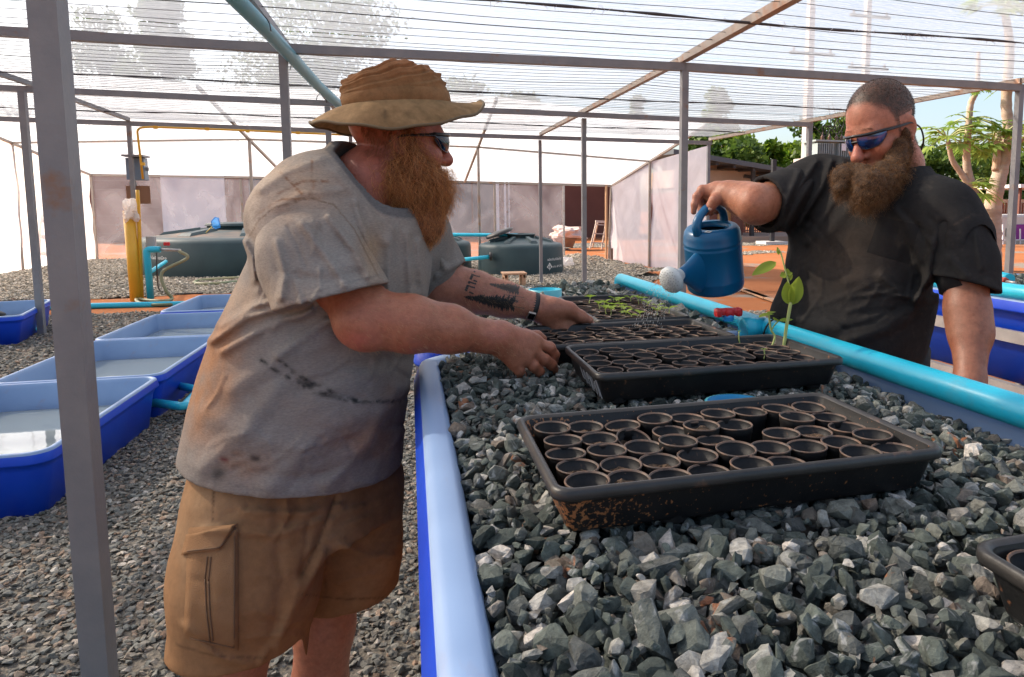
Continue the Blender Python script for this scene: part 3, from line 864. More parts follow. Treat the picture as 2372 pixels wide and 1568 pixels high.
# papaya trees: bare ringed stems with crowns of deeply cut leaves
PBARK = mat('papaya_bark', (0.46, 0.36, 0.29), 0.85, (0.33, 0.24, 0.18), 2.2, .8, 18, stretch=(1, 1, 3.2), col3=(0.5, 0.30, 0.18), scale3=.8, lo3=.5, hi3=.7)
PLEAF = leaf_mat('papaya_leaves', (0.10, 0.20, 0.03), (0.34, 0.46, 0.09), .55)
def papaya_leaf(b, p, d, L, r3):
    """long stalk, then a hand of pointed lobes"""
    e = p + d * L + Vector((0, 0, -.25 * L * r3.uniform(.5, 1.2)))
    b.tube([p, (p + e) / 2 + Vector((0, 0, .12 * L)), e], [.018, .014, .01], 4, caps=False, mi=1)
    ax = (d + Vector((0, 0, -.7))).normalized(); sd_ = ax.cross(Vector((0, 0, 1))).normalized(); s_ = L * r3.uniform(.55, .8)
    for k in range(-3, 4):
        a = k * .52
        t = (ax * math.cos(a) + sd_ * math.sin(a)) * s_ * (1 - .09 * abs(k))
        nrm = t.cross(ax.cross(sd_)).normalized() * s_ * .1
        dr = Vector((0, 0, -.10 * s_))
        b.add([e, e + t * .45 + nrm * 1.3, e + t * .72 + nrm * .6 + dr * .5, e + t + dr, e + t * .72 - nrm * .6 + dr * .5, e + t * .45 - nrm * 1.3], [(0, 1, 2, 3), (0, 3, 4, 5)])
def papaya(label, stems, crowns, seed):
    r3 = random.Random(seed)
    s0 = stems[0][0][0]
    t = thing('papaya_tree', label, 'tree', (s0.x, s0.y, 0), 'papaya trees by the yard')
    b = MB()
    for pts, rads in stems:
        sp = spline(pts, 10); n_ = len(sp)
        rr = [np.interp(i / (n_ - 1), np.linspace(0, 1, len(rads)), rads) * (1 + .05 * math.sin(i * 2.2) + .03 * r3.uniform(-1, 1)) for i in range(n_)]
        b.tube(sp, rr, 14)
    b.build('trunk', PBARK, t)
    b = MB()
    for c, sz, n_ in crowns:
        for _ in range(n_):
            a = r3.uniform(0, 6.283); el = r3.uniform(-.25, .75)
            papaya_leaf(b, c, Vector((math.cos(a) * math.cos(el), math.sin(a) * math.cos(el), math.sin(el))), sz * r3.uniform(.7, 1.15), r3)
    b.build('crown', [PLEAF, mat('leaf_stalk', (0.35, 0.38, 0.14), .5)], t)
YP = 13.6
P = lambda x, y: onY(x, y, YP)
papaya('thick papaya tree with forked pale trunk at the right edge', [([P(2292, 660), P(2296, 560), P(2300, 470), P(2318, 390), P(2335, 310), P(2330, 235), P(2338, 110), P(2325, 20)], [.26, .23, .20, .17, .13, .12, .10, .08]),
    ([P(2312, 420), P(2324, 350), P(2340, 320)], [.10, .08, .06]), ([P(2306, 395), P(2310, 330), P(2312, 300)], [.10, .08, .05]), ([P(2330, 352), P(2352, 335), P(2380, 312)], [.06, .055, .05])],
    [(P(2322, 312), .74, 26), (P(2296, 325), .55, 11), (P(2335, 200), .4, 8), (P(2380, 305), .6, 10), (P(2328, 15), .7, 14)], 3)
YP = 13.3
papaya('slender papaya tree with a bent side stem left of the thick one', [([P(2288, 640), P(2285, 570), P(2268, 490), P(2248, 430), P(2238, 370), P(2243, 290), P(2248, 240), P(2262, 205), P(2266, 120)], [.16, .14, .13, .11, .085, .075, .07, .06, .04]),
    ([P(2250, 440), P(2228, 405), P(2205, 370), P(2195, 325)], [.08, .07, .06, .05])],
    [(P(2193, 322), .62, 19), (P(2245, 280), .48, 14), (P(2237, 335), .42, 10), (P(2246, 432), .5, 16), (P(2268, 205), .3, 6)], 4)
# ================================================================= tubs
TUBO = mat('blue_tub_outside', (0.003, 0.050, 0.55), 0.38, (0.005, 0.075, 0.62), 2.5, 0.04, 30, spec=0.4)
TUBI = mat('pale_blue_tub_inside', (0.25, 0.365, 0.575), 0.42, (0.215, 0.325, 0.53), 3, 0.05, 40, spec=0.4, col3=(0.30, 0.27, 0.34), scale3=7, lo3=0.58, hi3=0.78, stretch=(1, .35, 1))
WATER = bpy.data.materials.new('pond_water'); WATER.use_nodes = True
_b = WATER.node_tree.nodes['Principled BSDF']
_b.inputs['Base Color'].default_value = (0.24, 0.285, 0.295, 1); _b.inputs['Roughness'].default_value = 0.03; _b.inputs['Specular IOR Level'].default_value = 0.7
_t = WATER.node_tree.nodes.new('ShaderNodeTexNoise'); _t.inputs['Scale'].default_value = 9
_p = WATER.node_tree.nodes.new('ShaderNodeBump'); _p.inputs['Strength'].default_value = 0.05; _p.inputs['Distance'].default_value = 0.01
_tc = WATER.node_tree.nodes.new('ShaderNodeTexCoord')
WATER.node_tree.links.new(_tc.outputs['Object'], _t.inputs['Vector'])
WATER.node_tree.links.new(_t.outputs['Fac'], _p.inputs['Height']); WATER.node_tree.links.new(_p.outputs['Normal'], _b.inputs['Normal'])

def tub_mesh(L, W, h, n=6, q=1.0):
    """open tub with a rolled flange; rim top at z = 0, long side along y"""
    def ring(dx, z, r): dx = dx * q if -.07 < dx else dx + .062 * (1 - q); return [Vector((x, y, z)) for x, y in rrect(W / 2 + dx, L / 2 + dx, r, n)]
    b = MB()
    b.loft([ring(-.09, -h, .06), ring(-.045, -.10, .09), ring(-.016, -.062, .10), ring(.004, -.058, .10), ring(.006, -.05, .10), ring(-.007, -.012, .10)], 0, cap0=True)
    b.loft([ring(-.007, -.012, .10), ring(-.012, -.003, .10), ring(-.022, .001, .095), ring(-.045, .001, .08), ring(-.055, -.006, .075), ring(-.062, -.03, .07), ring(-.11, -h + .012, .05)], 1)
    b.loft([ring(-.11, -h + .012, .05), ring(-.3, -h + .011, .02)], 1, cap1=True)
    return b.mesh('tub')
FT = tub_mesh(1.60, 1.05, .36, q=.62)
FT.materials.append(TUBO); FT.materials.append(TUBI)
def fish_tub(label, x, y, rz=0, z=.335, wl=.165):
    t = thing('fish_tub', label, 'tub', (x, y, 0), 'blue fish tubs set out on the gravel', (0, 0, rz))
    place('tub', FT, None, t, loc=(0, 0, z))
    me = bpy.data.meshes.new('water')
    me.from_pydata([(a, c, 0) for a, c in rrect(.44, .70, .05, 4)], [], [tuple(range(20))])
    w_ = place('water', me, WATER, t, loc=(0, 0, z - wl)); w_['kind'] = 'stuff'
    return t
fish_tub('blue fish tub of cloudy water, nearest of the row behind the thick post', -2.24, 4.58)
fish_tub('blue fish tub second in the row, joined by a bent pipe to the nearest one', -2.25, 6.20)
fish_tub('blue fish tub third in the row behind the elbow of the man in grey', -2.26, 7.82)
fish_tub('blue fish tub farthest of the row, next to the long cyan pipe on the ground', -2.27, 9.55, z=.34)
f_ = fish_tub('blue fish tub with a small black float, at the left edge', -4.85, 9.55, R(13), z=.335)
fish_tub('blue fish tub cut off at the left edge, nearer than the float tub', -5.15, 7.9, R(11), z=.335)
b = MB().lathe([(0, .05), (.05, .045), (.09, .02), (.095, 0), (.07, -.02), (0, -.03)], 20, (-4.95, 10.02, .20)); o = b.build('float_valve', BLK)
o['label'] = 'small black rubber float on the water of the left tub'; o['category'] = 'float'

def pipe(name, label, pts, r, m=PVC, cat='pipe', collars=(), rad=.05, n=14, group=None):
    t = thing(name, label, cat, pts[0], group)
    MB().tube(fillet(pts, rad), r, n).build('pipe', m, t)
    for k, L in collars:
        a, b_ = Vector(pts[int(k)]), Vector(pts[int(k) + 1]); p = a.lerp(b_, k % 1); d = (b_ - a).normalized()
        MB().tube([p - d * L / 2, p - d * L / 2, p + d * L / 2, p + d * L / 2], [r, r * 1.17, r * 1.17, r], n).build('coupling', m, t)
    return t
zu = .12
t = pipe('elbow_pipe', 'bent cyan pipe with black couplings joining the two nearest fish tubs', [onZ(338, 930, zu), onZ(425, 942, zu), onZ(462, 903, zu), onZ(385, 888, zu)], .030, collars=((.45, .06), (1.5, .05)), group='bent link pipes')
for q in (onZ(345, 929, zu), onZ(392, 889, zu)): MB().lathe([(0, -.05), (.058, -.05), (.058, -.02), (.045, -.02), (.045, .02), (.052, .02), (.052, .05), (0, .05)], 14, q, rot=Matrix.Rotation(R(90), 3, 'Y')).build('coupling', BLK, t)
pipe('elbow_pipe', 'bent cyan pipe on the gravel by the tub at the left edge', [onZ(-15, 768, .06), onZ(40, 772, .06), onZ(88, 759, .06), onZ(48, 755, .06)], .030, collars=((.3, .06),), group='bent link pipes')
pipe('ground_pipe', 'long straight cyan pipe lying on the ground across the far end of the fish tubs', [(-7.8, 12.35, .03), (-1.6, 11.75, .03)], .045, collars=((.35, .12), (.7, .12)))
# downpipe slung under the net
t = pipe('overhead_pipe', 'large pale blue pipe slung under the shade net beside the hat', [(-1.12, 3.6, 2.86), (-1.0, 5.8, 2.845), (-.96, 7.1, 2.845), (-.92, 8.2, 2.84), (-.82, 9.6, 2.83), (-.80, 9.9, 2.6)], .055, mat('sky_pvc', (0.10, 0.34, 0.44), .4, (0.14, 0.38, 0.48), 3), collars=((.74, .1), (2.3, .12)))
for y in (5.6, 7.2, 9.1):
    MB().tube([Vector((-1.0 + .06 * math.cos(a), y, 2.845 + .11 * abs(math.sin(a)) - .05)) for a in np.linspace(0, 2 * math.pi, 14)], .004, 4).build('wire_tie', STR, t)

# ================================================================= water tanks
TANK = mat('dark_green_tank', (0.016, 0.040, 0.050), 0.55, (0.024, 0.055, 0.064), 2.2, 0.1, 20, col3=(0.16, 0.11, 0.075), scale3=1.4, lo3=0.66, hi3=0.85)
TANKD = mat('dusty_tank_top', (0.22, 0.15, 0.11), 0.7, (0.05, 0.08, 0.085), 1.6, .1, 20)
TXT = mat('white_print', (0.75, 0.75, 0.74), 0.6)
def wrap_text(body, size, rad, ang, z, parent, cx=0, cy=0, m=TXT):
    """printed line laid round the tank wall, centred on the given bearing"""
    cu = bpy.data.curves.new('print', 'FONT'); cu.body = body; cu.size = size; cu.align_x = 'CENTER'; cu.extrude = 0; cu.resolution_u = 3
    to = bpy.data.objects.new('print', cu); COL.objects.link(to)
    dg = bpy.context.evaluated_depsgraph_get()
    me = bpy.data.meshes.new_from_object(to.evaluated_get(dg))
    bpy.data.objects.remove(to)
    me.materials.clear()
    for v in me.vertices:
        a = ang + v.co.x / rad
        v.co = Vector((cx + (rad + .004) * math.cos(a), cy + (rad + .004) * math.sin(a), z + v.co.y))
    return place('print', me, m, parent)
def tank(label, x, y, Rr, hh, text_ang, lid=0.42, lidopen=None, nrib=8):
    t = thing('water_tank', label, 'water tank', (x, y, 0), 'round dark green water tanks')
    pr = [(Rr * .99, 0), (Rr, .03), (Rr * .985, hh * .86), (Rr * .975, hh * .93), (Rr * .94, hh * .985), (Rr * .88, hh * 1.01)]
    MB().lathe(pr, 64, (x, y, 0)).build('wall', TANK, t)
    top = [(Rr * .88, hh * 1.01), (Rr * .6, hh * 1.10), (lid * 1.25, hh * 1.17), (lid * 1.2, hh * 1.18)]
    MB().lathe(top, 64, (x, y, 0)).build('shoulder', TANKD if Rr > 1.5 else TANK, t)
    b = MB()
    for k in range(nrib):
        a = 2 * math.pi * (k + .3) / nrib; c_, s_ = math.cos(a), math.sin(a)
        p = lambda r, z: Vector((x + r * c_, y + r * s_, z)); s2 = Vector((-s_, c_, 0)) * Rr * .05
        b = MB(); b.add([p(lid * 1.3, hh * 1.16) - s2, p(lid * 1.3, hh * 1.16) + s2, p(Rr * .8, hh * 1.04) + s2 * 1.6, p(Rr * .8, hh * 1.04) - s2 * 1.6,
               p(lid * 1.3, hh * 1.24) - s2 * .7, p(lid * 1.3, hh * 1.24) + s2 * .7, p(Rr * .76, hh * 1.12) + s2 * 1.2, p(Rr * .76, hh * 1.12) - s2 * 1.2],
              [(4, 5, 6, 7), (0, 4, 7, 3), (1, 2, 6, 5), (3, 7, 6, 2), (0, 1, 5, 4)])
        b.build('rib', TANK, t)
    n_ = MB(); n_.lathe([(lid * 1.12, hh * 1.14), (lid * 1.12, hh * 1.27), (lid * 1.18, hh * 1.28), (lid * 1.18, hh * 1.31), (lid * 1.05, hh * 1.32), (lid * 1.0, hh * 1.2)], 40, (x, y, 0)).build('neck', TANK, t)
    if lidopen is None:
        MB().lathe([(lid * 1.16, hh * 1.315), (lid * 1.16, hh * 1.345), (lid * .9, hh * 1.37), (0, hh * 1.385)], 40, (x, y, 0)).build('lid', TANK, t)
    else:
        rot = Matrix.Rotation(R(-20), 3, 'Y')
        MB().lathe([(lid * 1.1, -.02), (lid * 1.12, .03), (lid * .9, .06), (0, .07)], 40, Vector((x, y, 0)) + Vector(lidopen), rot=rot).build('lid', BLK, t)
    wrap_text('ถังเก็บน้ำโพลิเมอร์โกล' if Rr > 1.5 else 'ผลิตภัณฑ์ถังเก็บน้ำ', hh * .11, Rr * .99, text_ang, hh * .46, t, x, y)
    wrap_text('มอก. 435-2548', hh * .10, Rr * .992, text_ang + .075 * (1 if Rr < 1.5 else .4), hh * .22, t, x, y)
    # diamond certification emblem: a rhombus, a ring and a cross
    a0 = text_ang - (.23 if Rr < 1.5 else .155); s_ = hh * .115
    def w2(u, v): a = a0 + u / Rr; rr_ = Rr * .992 + .005; return Vector((x + rr_ * math.cos(a), y + rr_ * math.sin(a), hh * .255 + v))
    b = MB(); th = s_ * .17
    D4 = [(0, s_ * 1.25), (s_, 0), (0, -s_ * 1.25), (-s_, 0)]; I4 = [(0, (s_ - th) * 1.25), (s_ - th, 0), (0, -(s_ - th) * 1.25), (-s_ + th, 0)]
    for i in range(4):
        j = (i + 1) % 4; b.quad(w2(*D4[i]), w2(*D4[j]), w2(*I4[j]), w2(*I4[i]))
    b.quad(w2(-th / 2, -s_ * 1.1), w2(th / 2, -s_ * 1.1), w2(th / 2, s_ * 1.1), w2(-th / 2, s_ * 1.1)); b.quad(w2(-s_ * .9, -th / 2), w2(s_ * .9, -th / 2), w2(s_ * .9, th / 2), w2(-s_ * .9, th / 2))
    for i in range(20):
        c0, c1 = i * .3142, (i + 1) * .3142; r0, r1 = s_ * .5, s_ * .62
        b.quad(w2(r0 * math.cos(c0), r0 * math.sin(c0)), w2(r1 * math.cos(c0), r1 * math.sin(c0)), w2(r1 * math.cos(c1), r1 * math.sin(c1)), w2(r0 * math.cos(c1), r0 * math.sin(c1)))
    b.build('emblem', TXT, t)
    return t
pT = onY(566, 485, 18.9)
for q_ in (0,):
    # bearing of the print: towards the camera, swung to the visible flank
    cb = math.atan2(-18.9, -pT.x)
tank('wide low dark green water tank with a dusty top and a blue dip net', pT.x, 18.9, 2.28, .86, cb - .95, lid=.75)
cR = onY(1205, 485, 16.3); cb = math.atan2(-16.3, -cR.x)
tank('round green tank with a leaning black lid behind the stool', cR.x, 16.3, 1.02, .70, cb + .93, lid=.30, lidopen=(-.52, -.1, .93))
cM = onY(1000, 485, 17.6)
tank('green water tank half hidden behind the long beard', cM.x, 17.6, .95, .70, cb + .5, lid=.30)
# pipes between the tanks
zq = onY(1150, 543, 16.3).z
pipe('tank_pipe', 'straight cyan pipe running over the tops of the water tanks', [onY(486, 557, 18.3), onY(486, 541, 18.3), onY(800, 541, 17.2), onY(1200, 545, 16.2), onY(1208, 556, 16.2)], .042, collars=((3.0, .1), (2.95, .1)), rad=.06)
t = pipe('link_pipe', 'short cyan pipe entering the round tank through a black seal', [onY(1030, 606, 15.9), onY(1132, 595, 15.55)], .045)
MB().lathe([(.05, -.03), (.10, -.02), (.10, .02), (.05, .03)], 16, onY(1136, 594, 15.55), rot=Matrix.Rotation(R(90), 3, 'Y')).build('seal', BLK, t)
# dip net laid on the wide tank
a, b_ = onY(452, 563, 17.6), onY(492, 524, 17.6)
t = thing('dip_net', 'blue aquarium dip net on a yellow and green handle standing on the wide tank', 'dip net', a)
MB().tube([a, a.lerp(b_, .62)], .016, 8).build('handle', mat('green_grip', (0.05, 0.11, 0.09), .5), t)
MB().tube([a.lerp(b_, .62), b_], .012, 8).build('shaft', mat('yellow_pole', (0.55, 0.42, 0.12), .5), t)
hp = [onY(x, y, 17.6) for x, y in ((491, 524), (490, 512), (498, 503), (506, 505), (510, 527), (499, 530), (491, 524))]
MB().tube(hp, .012, 6).build('hoop', mat('blue_wire', (0.02, 0.25, 0.7), .4), t)
b = MB(); c0 = sum(hp[:-1], Vector()) / 6; bk_ = c0 + Vector((.05, .18, -.05))
for i in range(6): b.add([hp[i], hp[i + 1], bk_], [(0, 1, 2)])
b.build('mesh_bag', film('blue_mesh', .4, .7, .02, (0.05, 0.35, 0.85), 40, .3, .7, .1), t)
# wire rack on the tank
t = thing('wire_rack', 'thin white wire rack leaning beside the dip net', 'wire rack', onY(445, 560, 17.8))
MB().tube([onY(x, y, 17.8) for x, y in ((440, 556), (444, 565), (470, 562), (486, 554))], .01, 5).build('wire', WHITEP, t)
MB().tube([onY(x, y, 17.8) for x, y in ((462, 566), (470, 584), (476, 580))], .01, 5).build('wire', WHITEP, t)

# ================================================================= service post with yellow pipes
X0, Y0 = -4.42, 13.1
yp = lambda x, y: onY(x, y, 12.85)
t = thing('yellow_pipe', 'thick yellow pipe standing on end against the steel service post', 'pipe', (yp(312, 690).x, 12.85, 0))
MB().tube([yp(316, 698), yp(299, 488)], .088, 18).build('pipe', YEL, t)
t = thing('conduit', 'thin yellow conduit climbing the service post and bending along the beam', 'conduit', yp(325, 690))
MB().tube(fillet([yp(329, 695), yp(320, 470), yp(318, 440)], .1), .028, 10).build('pipe', YEL, t)
cpts = [onY(331, 415, 12.9), onY(317, 297, 12.9), onY(345, 294, 12.95), onY(560, 302, 13.05), onY(760, 311, 13.2), onY(1000, 321, 13.25)]
MB().tube(fillet(cpts, .3, 8), .017, 10).build('pipe', YEL, t)
for x, y in ((331, 380), (360, 295), (480, 299), (573, 304), (690, 308)):
    MB().box(onY(x, y, 12.88 + .0004 * (x - 317)), (.06, .03, .05)).build('clip', YEL, t)
t = thing('electrical_box', 'grey-blue electrical box with visor bolted behind the service post', 'electrical box', onY(318, 390, 13.3))
EB = mat('box_blue', (0.13, 0.19, 0.26), .4, (0.18, 0.24, 0.31), 4)
p, q_ = onY(301, 365, 13.3), onY(338, 418, 13.3)
MB().box(((p.x + q_.x) / 2, 13.35, (p.z + q_.z) / 2), (q_.x - p.x, .2, p.z - q_.z), bev=.015).build('case', EB, t)
MB().box(((p.x + q_.x) / 2, 13.24, p.z + .02), (q_.x - p.x + .09, .36, .03)).build('visor', STEEL, t)
MB().box((q_.x - .15, 13.24, (p.z + q_.z) / 2), (.22, .02, .36)).build('door', EB, t)
MB().box((q_.x + .03, 13.3, (p.z + q_.z) / 2), (.04, .05, .06)).build('latch', STEEL, t)
t = thing('brown_board', 'square brown board tied across the service post below the electrical box', 'board', onY(320, 450, 13.2))
p, q_ = onY(291, 430, 13.2), onY(349, 472, 13.2)
MB().box(((p.x + q_.x) / 2, 13.21, (p.z + q_.z) / 2), (q_.x - p.x, .02, p.z - q_.z)).build('sheet', mat('brown_card', (0.20, 0.105, 0.06), .8, (0.24, 0.13, .08), 3), t)
MB().box(((p.x + q_.x) / 2 - .06, 13.19, p.z + .03), (.1, .03, .07)).build('hook', STEEL, t)
# white plastic bag caught on the pipe end
def crumple(name, label, cat, c, size, m, seed, sub=3, flat=.7, rough_=.45):
    bm = bmesh.new(); bmesh.ops.create_icosphere(bm, subdivisions=sub, radius=1)
    from mathutils import noise as mnoise
    for v in bm.verts:
        d = v.co.normalized(); s_ = 1 + rough_ * mnoise.noise(d * 1.7 + Vector((seed, 0, 0))) + .35 * rough_ * mnoise.noise(d * 5 + Vector((0, seed, 0)))
        v.co = Vector((d.x * size[0] * s_, d.y * size[1] * s_, max(-.9, d.z) * size[2] * s_))
    me = bpy.data.meshes.new(name); bm.to_mesh(me); bm.free()
    o = place(name, me, m, loc=c); o['label'] = label; o['category'] = cat
    return o
BAG = film('bag_plastic', .2, .9, .1, (0.9, 0.86, 0.84), 6, .3, .7, .1)
crumple('plastic_bag', 'crumpled white plastic bag with red print tied over the yellow pipe end', 'plastic bag', onY(299, 488, 12.8), (.11, .09, .15), BAG, 3, rough_=1.1)
crumple('plastic_bag', 'crumpled white plastic bag on the gravel beside the round tank', 'plastic bag', onZ(1310, 608, .1), (.22, .16, .14), BAG, 6)
# blue standpipe with tap and garden hose
t = thing('standpipe', 'upright blue pipe with a red tap feeding the green hose', 'standpipe', onY(345, 690, 12.8))
p0 = onY(349, 692, 12.8); p1 = onY(339, 578, 12.8)
MB().tube(fillet([p0, p1, p1 + Vector((.2, 0, 0))], .05), .052, 12).build('pipe', PVC, t)
MB().tube([p1 + Vector((.15, 0, 0)), p1 + Vector((.5, 0, -.02))], .022, 8).build('nipple', GALV, t)
MB().box(p1 + Vector((.3, 0, .09)), (.09, .04, .06), bev=.01).build('tap_handle', mat('red_plastic', (0.55, 0.02, 0.025), .35), t)
MB().tube([onY(345, 632, 12.8), onY(384, 606, 15.5)], .035, 10).build('branch_pipe', PVC, t)
t = thing('garden_hose', 'green garden hose hanging from the tap and looping over the ground', 'hose', onY(365, 580, 12.75))
HOSE = mat('green_hose', (0.10, 0.16, 0.09), .5, (0.30, 0.27, 0.15), 1.2)
pts = [p1 + Vector((.48, -.02, -.03)), p1 + Vector((.60, -.04, -.15)), onY(376, 630, 12.7), onY(383, 670, 12.65), onZ(398, 692, .03), onZ(372, 697, .03), onZ(330, 694, .03), onZ(316, 690, .03), onZ(322, 701, .03), onZ(360, 706, .03), onZ(430, 703, .03), onZ(470, 700, .03)]
MB().tube(spline(pts, 8), .027, 8).build('hose', HOSE, t)
t = thing('coiled_hose', 'green hose lying in a long loop in front of the wide tank', 'hose', onZ(480, 652, .03))
pts = [onZ(x, y, .035) for x, y in ((700, 640), (620, 645), (560, 643), (500, 646), (458, 650), (455, 656), (490, 657), (560, 652), (600, 655), (580, 662), (562, 658), (600, 650))]
MB().tube(spline(pts, 8), .03, 8).build('hose', HOSE, t)
t = thing('socket_box', 'small grey socket box with a dangling cable on the service post', 'socket box', onY(350, 560, 13.0))
p = onY(350, 561, 13.0); MB().box(p, (.13, .09, .2), bev=.012).build('case', mat('socket_grey', (0.35, 0.35, 0.36), .5), t)
MB().tube(spline([p + Vector((.05, 0, -.1)), onY(362, 585, 13), onY(364, 640, 12.9), onZ(370, 672, .04), onZ(395, 680, .04), onZ(470, 679, .04)], 8), .012, 6).build('cable', BLK, t)

# ================================================================= wooden stool, barrow, ladders
WOOD = mat('raw_timber', (0.50, 0.31, 0.19), .8, (0.36, 0.21, 0.125), 5, .3, 40, stretch=(1, 6, 6))
t = thing('wooden_stool', 'small rough wooden stool in front of the round tank', 'stool', onZ(1190, 655, 0))
c = onZ(1190, 662, 0); a = onY(1163, 633, c.y); hh = a.z; sw = onY(1217, 640, c.y).x - a.x
for k in range(3): MB().box((c.x, c.y - .14 + .14 * k, hh), (sw, .13, .03)).build('plank', WOOD, t)
for sx in (-1, 1):
    MB().box((c.x + sx * (sw / 2 - .05), c.y, hh - .05), (.04, .38, .06)).build('rail', WOOD, t)
    for sy in (-1, 1): MB().box((c.x + sx * (sw / 2 - .06), c.y + sy * .16, hh / 2 - .01), (.07, .06, hh - .03)).build('leg', WOOD, t)
# wheelbarrow
cx = onZ(1330, 578, 0); k = 24.9
t = thing('wheelbarrow', 'orange-brown wheelbarrow piled with cloth in the greenhouse doorway', 'wheelbarrow', (cx.x, k, 0))
BARR = mat('muddy_barrow', (0.34, 0.20, 0.11), .8, (0.26, 0.13, .07), 3)
w3 = lambda x, y, d=0: onY(x, y, k + d)
T4 = [w3(1282, 552, -.4), w3(1335, 552, -.4), w3(1335, 552, .4), w3(1282, 552, .4)]; B4 = [w3(1296, 572, -.25), w3(1326, 574, -.25), w3(1326, 574, .25), w3(1296, 572, .25)]
b = MB(); b.add(T4 + B4, [(0, 1, 5, 4), (1, 2, 6, 5), (2, 3, 7, 6), (3, 0, 4, 7), (4, 5, 6, 7)]); b.build('tray', BARR, t)
for d in (-.25, .25):
    MB().tube([w3(1272, 556, d), w3(1300, 573, d), w3(1334, 583, d)], .03, 8).build('handle', mat('barrow_steel', (0.22, 0.13, 0.09), .6), t)
    MB().tube([w3(1306, 572, d), w3(1311, 596, d)], .03, 8).build('leg', MATS['barrow_steel'], t)
wc = w3(1332, 590)
MB().lathe([(.10, -.05), (.17, -.06), (.2, 0), (.17, .06), (.10, .05), (.10, -.05)], 20, wc, rot=Matrix.Rotation(R(90), 3, 'X')).build('wheel', BARR, t)
crumple('cloth_sheet', 'pale pink cloth sheet heaped over the wheelbarrow', 'cloth', w3(1316, 540), (.62, .45, .28), mat('pink_cloth', (0.72, 0.50, 0.40), .9, (0.78, 0.62, .55), 2, .3, 9), 9, rough_=.7)
def ladder(name, label, P4, m, n_, w_, parentgroup=None):
    t = thing(name, label, 'ladder', P4[0], parentgroup)
    a0, a1, b0, b1 = P4
    for u, v in ((a0, a1), (b0, b1)): MB().bar(u, v, w_, w_ * .6).build('rail', m, t)
    for i in range(n_):
        s_ = (i + .7) / n_
        MB().bar(a0.lerp(a1, s_), b0.lerp(b1, s_), w_ * .8, w_ * .5).build('step', m, t)
    return t
LAD = mat('old_aluminium', (0.62, 0.52, 0.45), .5, (0.5, .4, .33), 4)
q = lambda x, y, d=0: onY(x, y, 25.2 + d)
t = ladder('step_ladder', 'small aluminium step ladder beside the wheelbarrow in the doorway', (q(1366, 576), q(1381, 514), q(1393, 577), q(1403, 515)), LAD, 3, .07)
MB().bar(q(1384, 516, .1), q(1372, 572, .9), .05).build('prop', LAD, t); MB().bar(q(1401, 516, .1), q(1404, 574, .9), .05).build('prop', LAD, t)
MB().bar(q(1379, 513), q(1404, 514), .09).build('top_step', LAD, t)
ql = lambda x, y: onX(x, y, -10.1)
t = ladder('tall_ladder', 'tall ladder standing outside the left film wall, seen as a pale silhouette', (ql(18, 660), ql(24, 424), ql(84, 645), ql(48, 440)), LAD, 6, .09)
# planks on the red soil and a strip of white debris
for i, (a, b_) in enumerate((((1700, 662), (1775, 690)), ((1725, 672), (1800, 698)))):
    t = MB().bar(onZ(*a, .03), onZ(*b_, .03), .12, .03).build('timber_plank', WOOD)
    t['label'] = ('weathered plank on the red soil under the watering can', 'second plank on the red soil nearer the gravel behind the man in black')[i]; t['category'] = 'plank'
crumple('white_scrap', 'flat scrap of white sheeting on the soil below the watering can', 'scrap', onZ(1690, 672, .02), (.25, .12, .03), BAG, 12)

# ================================================================= truck and car at the right edge
YT = 24.0
tk = thing('truck', 'white pickup truck with a steel cage, cut off at the right edge', 'truck', (onY(2350, 600, YT).x, YT, 0))
TW = mat('truck_white', (0.55, 0.52, 0.48), .4, (0.48, .44, .4), 2); PUR = mat('purple_cloth', (0.22, 0.02, 0.22), .7)
p = lambda x, y, d=0: onY(x, y, YT + d)
a, b_ = p(2322, 510), p(2440, 585)
MB().box(((a.x + b_.x) / 2, YT + 1, (a.z + b_.z) / 2 + .1), (b_.x - a.x, 1.9, a.z - b_.z + .3), bev=.12).build('cab', TW, tk)
a, b_ = p(2331, 529), p(2343, 548); MB().box(((a.x + b_.x) / 2, YT + .02, (a.z + b_.z) / 2), (b_.x - a.x, .05, a.z - b_.z)).build('window', DOORB, tk)
a, b_ = p(2349, 520), p(2371, 556); MB().box(((a.x + b_.x) / 2 + .1, YT + .03, (a.z + b_.z) / 2), (b_.x - a.x + .2, .06, a.z - b_.z)).build('curtain', PUR, tk)
a, b_ = p(2320, 592), p(2440, 615); MB().box(((a.x + b_.x) / 2, YT + .9, (a.z + b_.z) / 2), (b_.x - a.x, 1.9, a.z - b_.z)).build('bed', TW, tk)
for yy in (556, 572, 588, 604, 622): MB().bar(p(2318, yy, -.15), p(2430, yy - 1, -.15), .045).build('rail', WHITEP, tk)
for xx in (2322, 2334, 2350, 2362): MB().bar(p(xx, 520 + (xx % 3) * 10, -.15), p(xx, 626, -.15), .045).build('cage_post', WHITEP, tk)
MB().bar(p(2338, 600, -.2), p(2344, 615, -.2), .05).build('brace', WHITEP, tk); MB().bar(p(2344, 615, -.2), p(2352, 600, -.2), .05).build('brace', WHITEP, tk)
MB().box(p(2326, 598, -.1), (.25, .05, .12)).build('tail_light', mat('red_lens', (0.5, 0.02, 0.02), .3), tk)
for xx in (2345, 2420):
    MB().lathe([(0, -.12), (.30, -.12), (.36, -.08), (.36, .08), (.30, .12), (0, .12)], 22, p(xx, 630, .1), rot=Matrix.Rotation(R(90), 3, 'X')).build('wheel', BLK, tk)
cr = thing('parked_car', 'dark blue-grey car parked between the papaya trunk and the corner post', 'car', (onY(2300, 600, 26).x, 26, 0))
CARM = mat('car_paint', (0.06, 0.09, 0.12), .25, coat=.6)
p = lambda x, y, d=0: onY(x, y, 26 + d)
a, b_ = p(2276, 575), p(2328, 622)
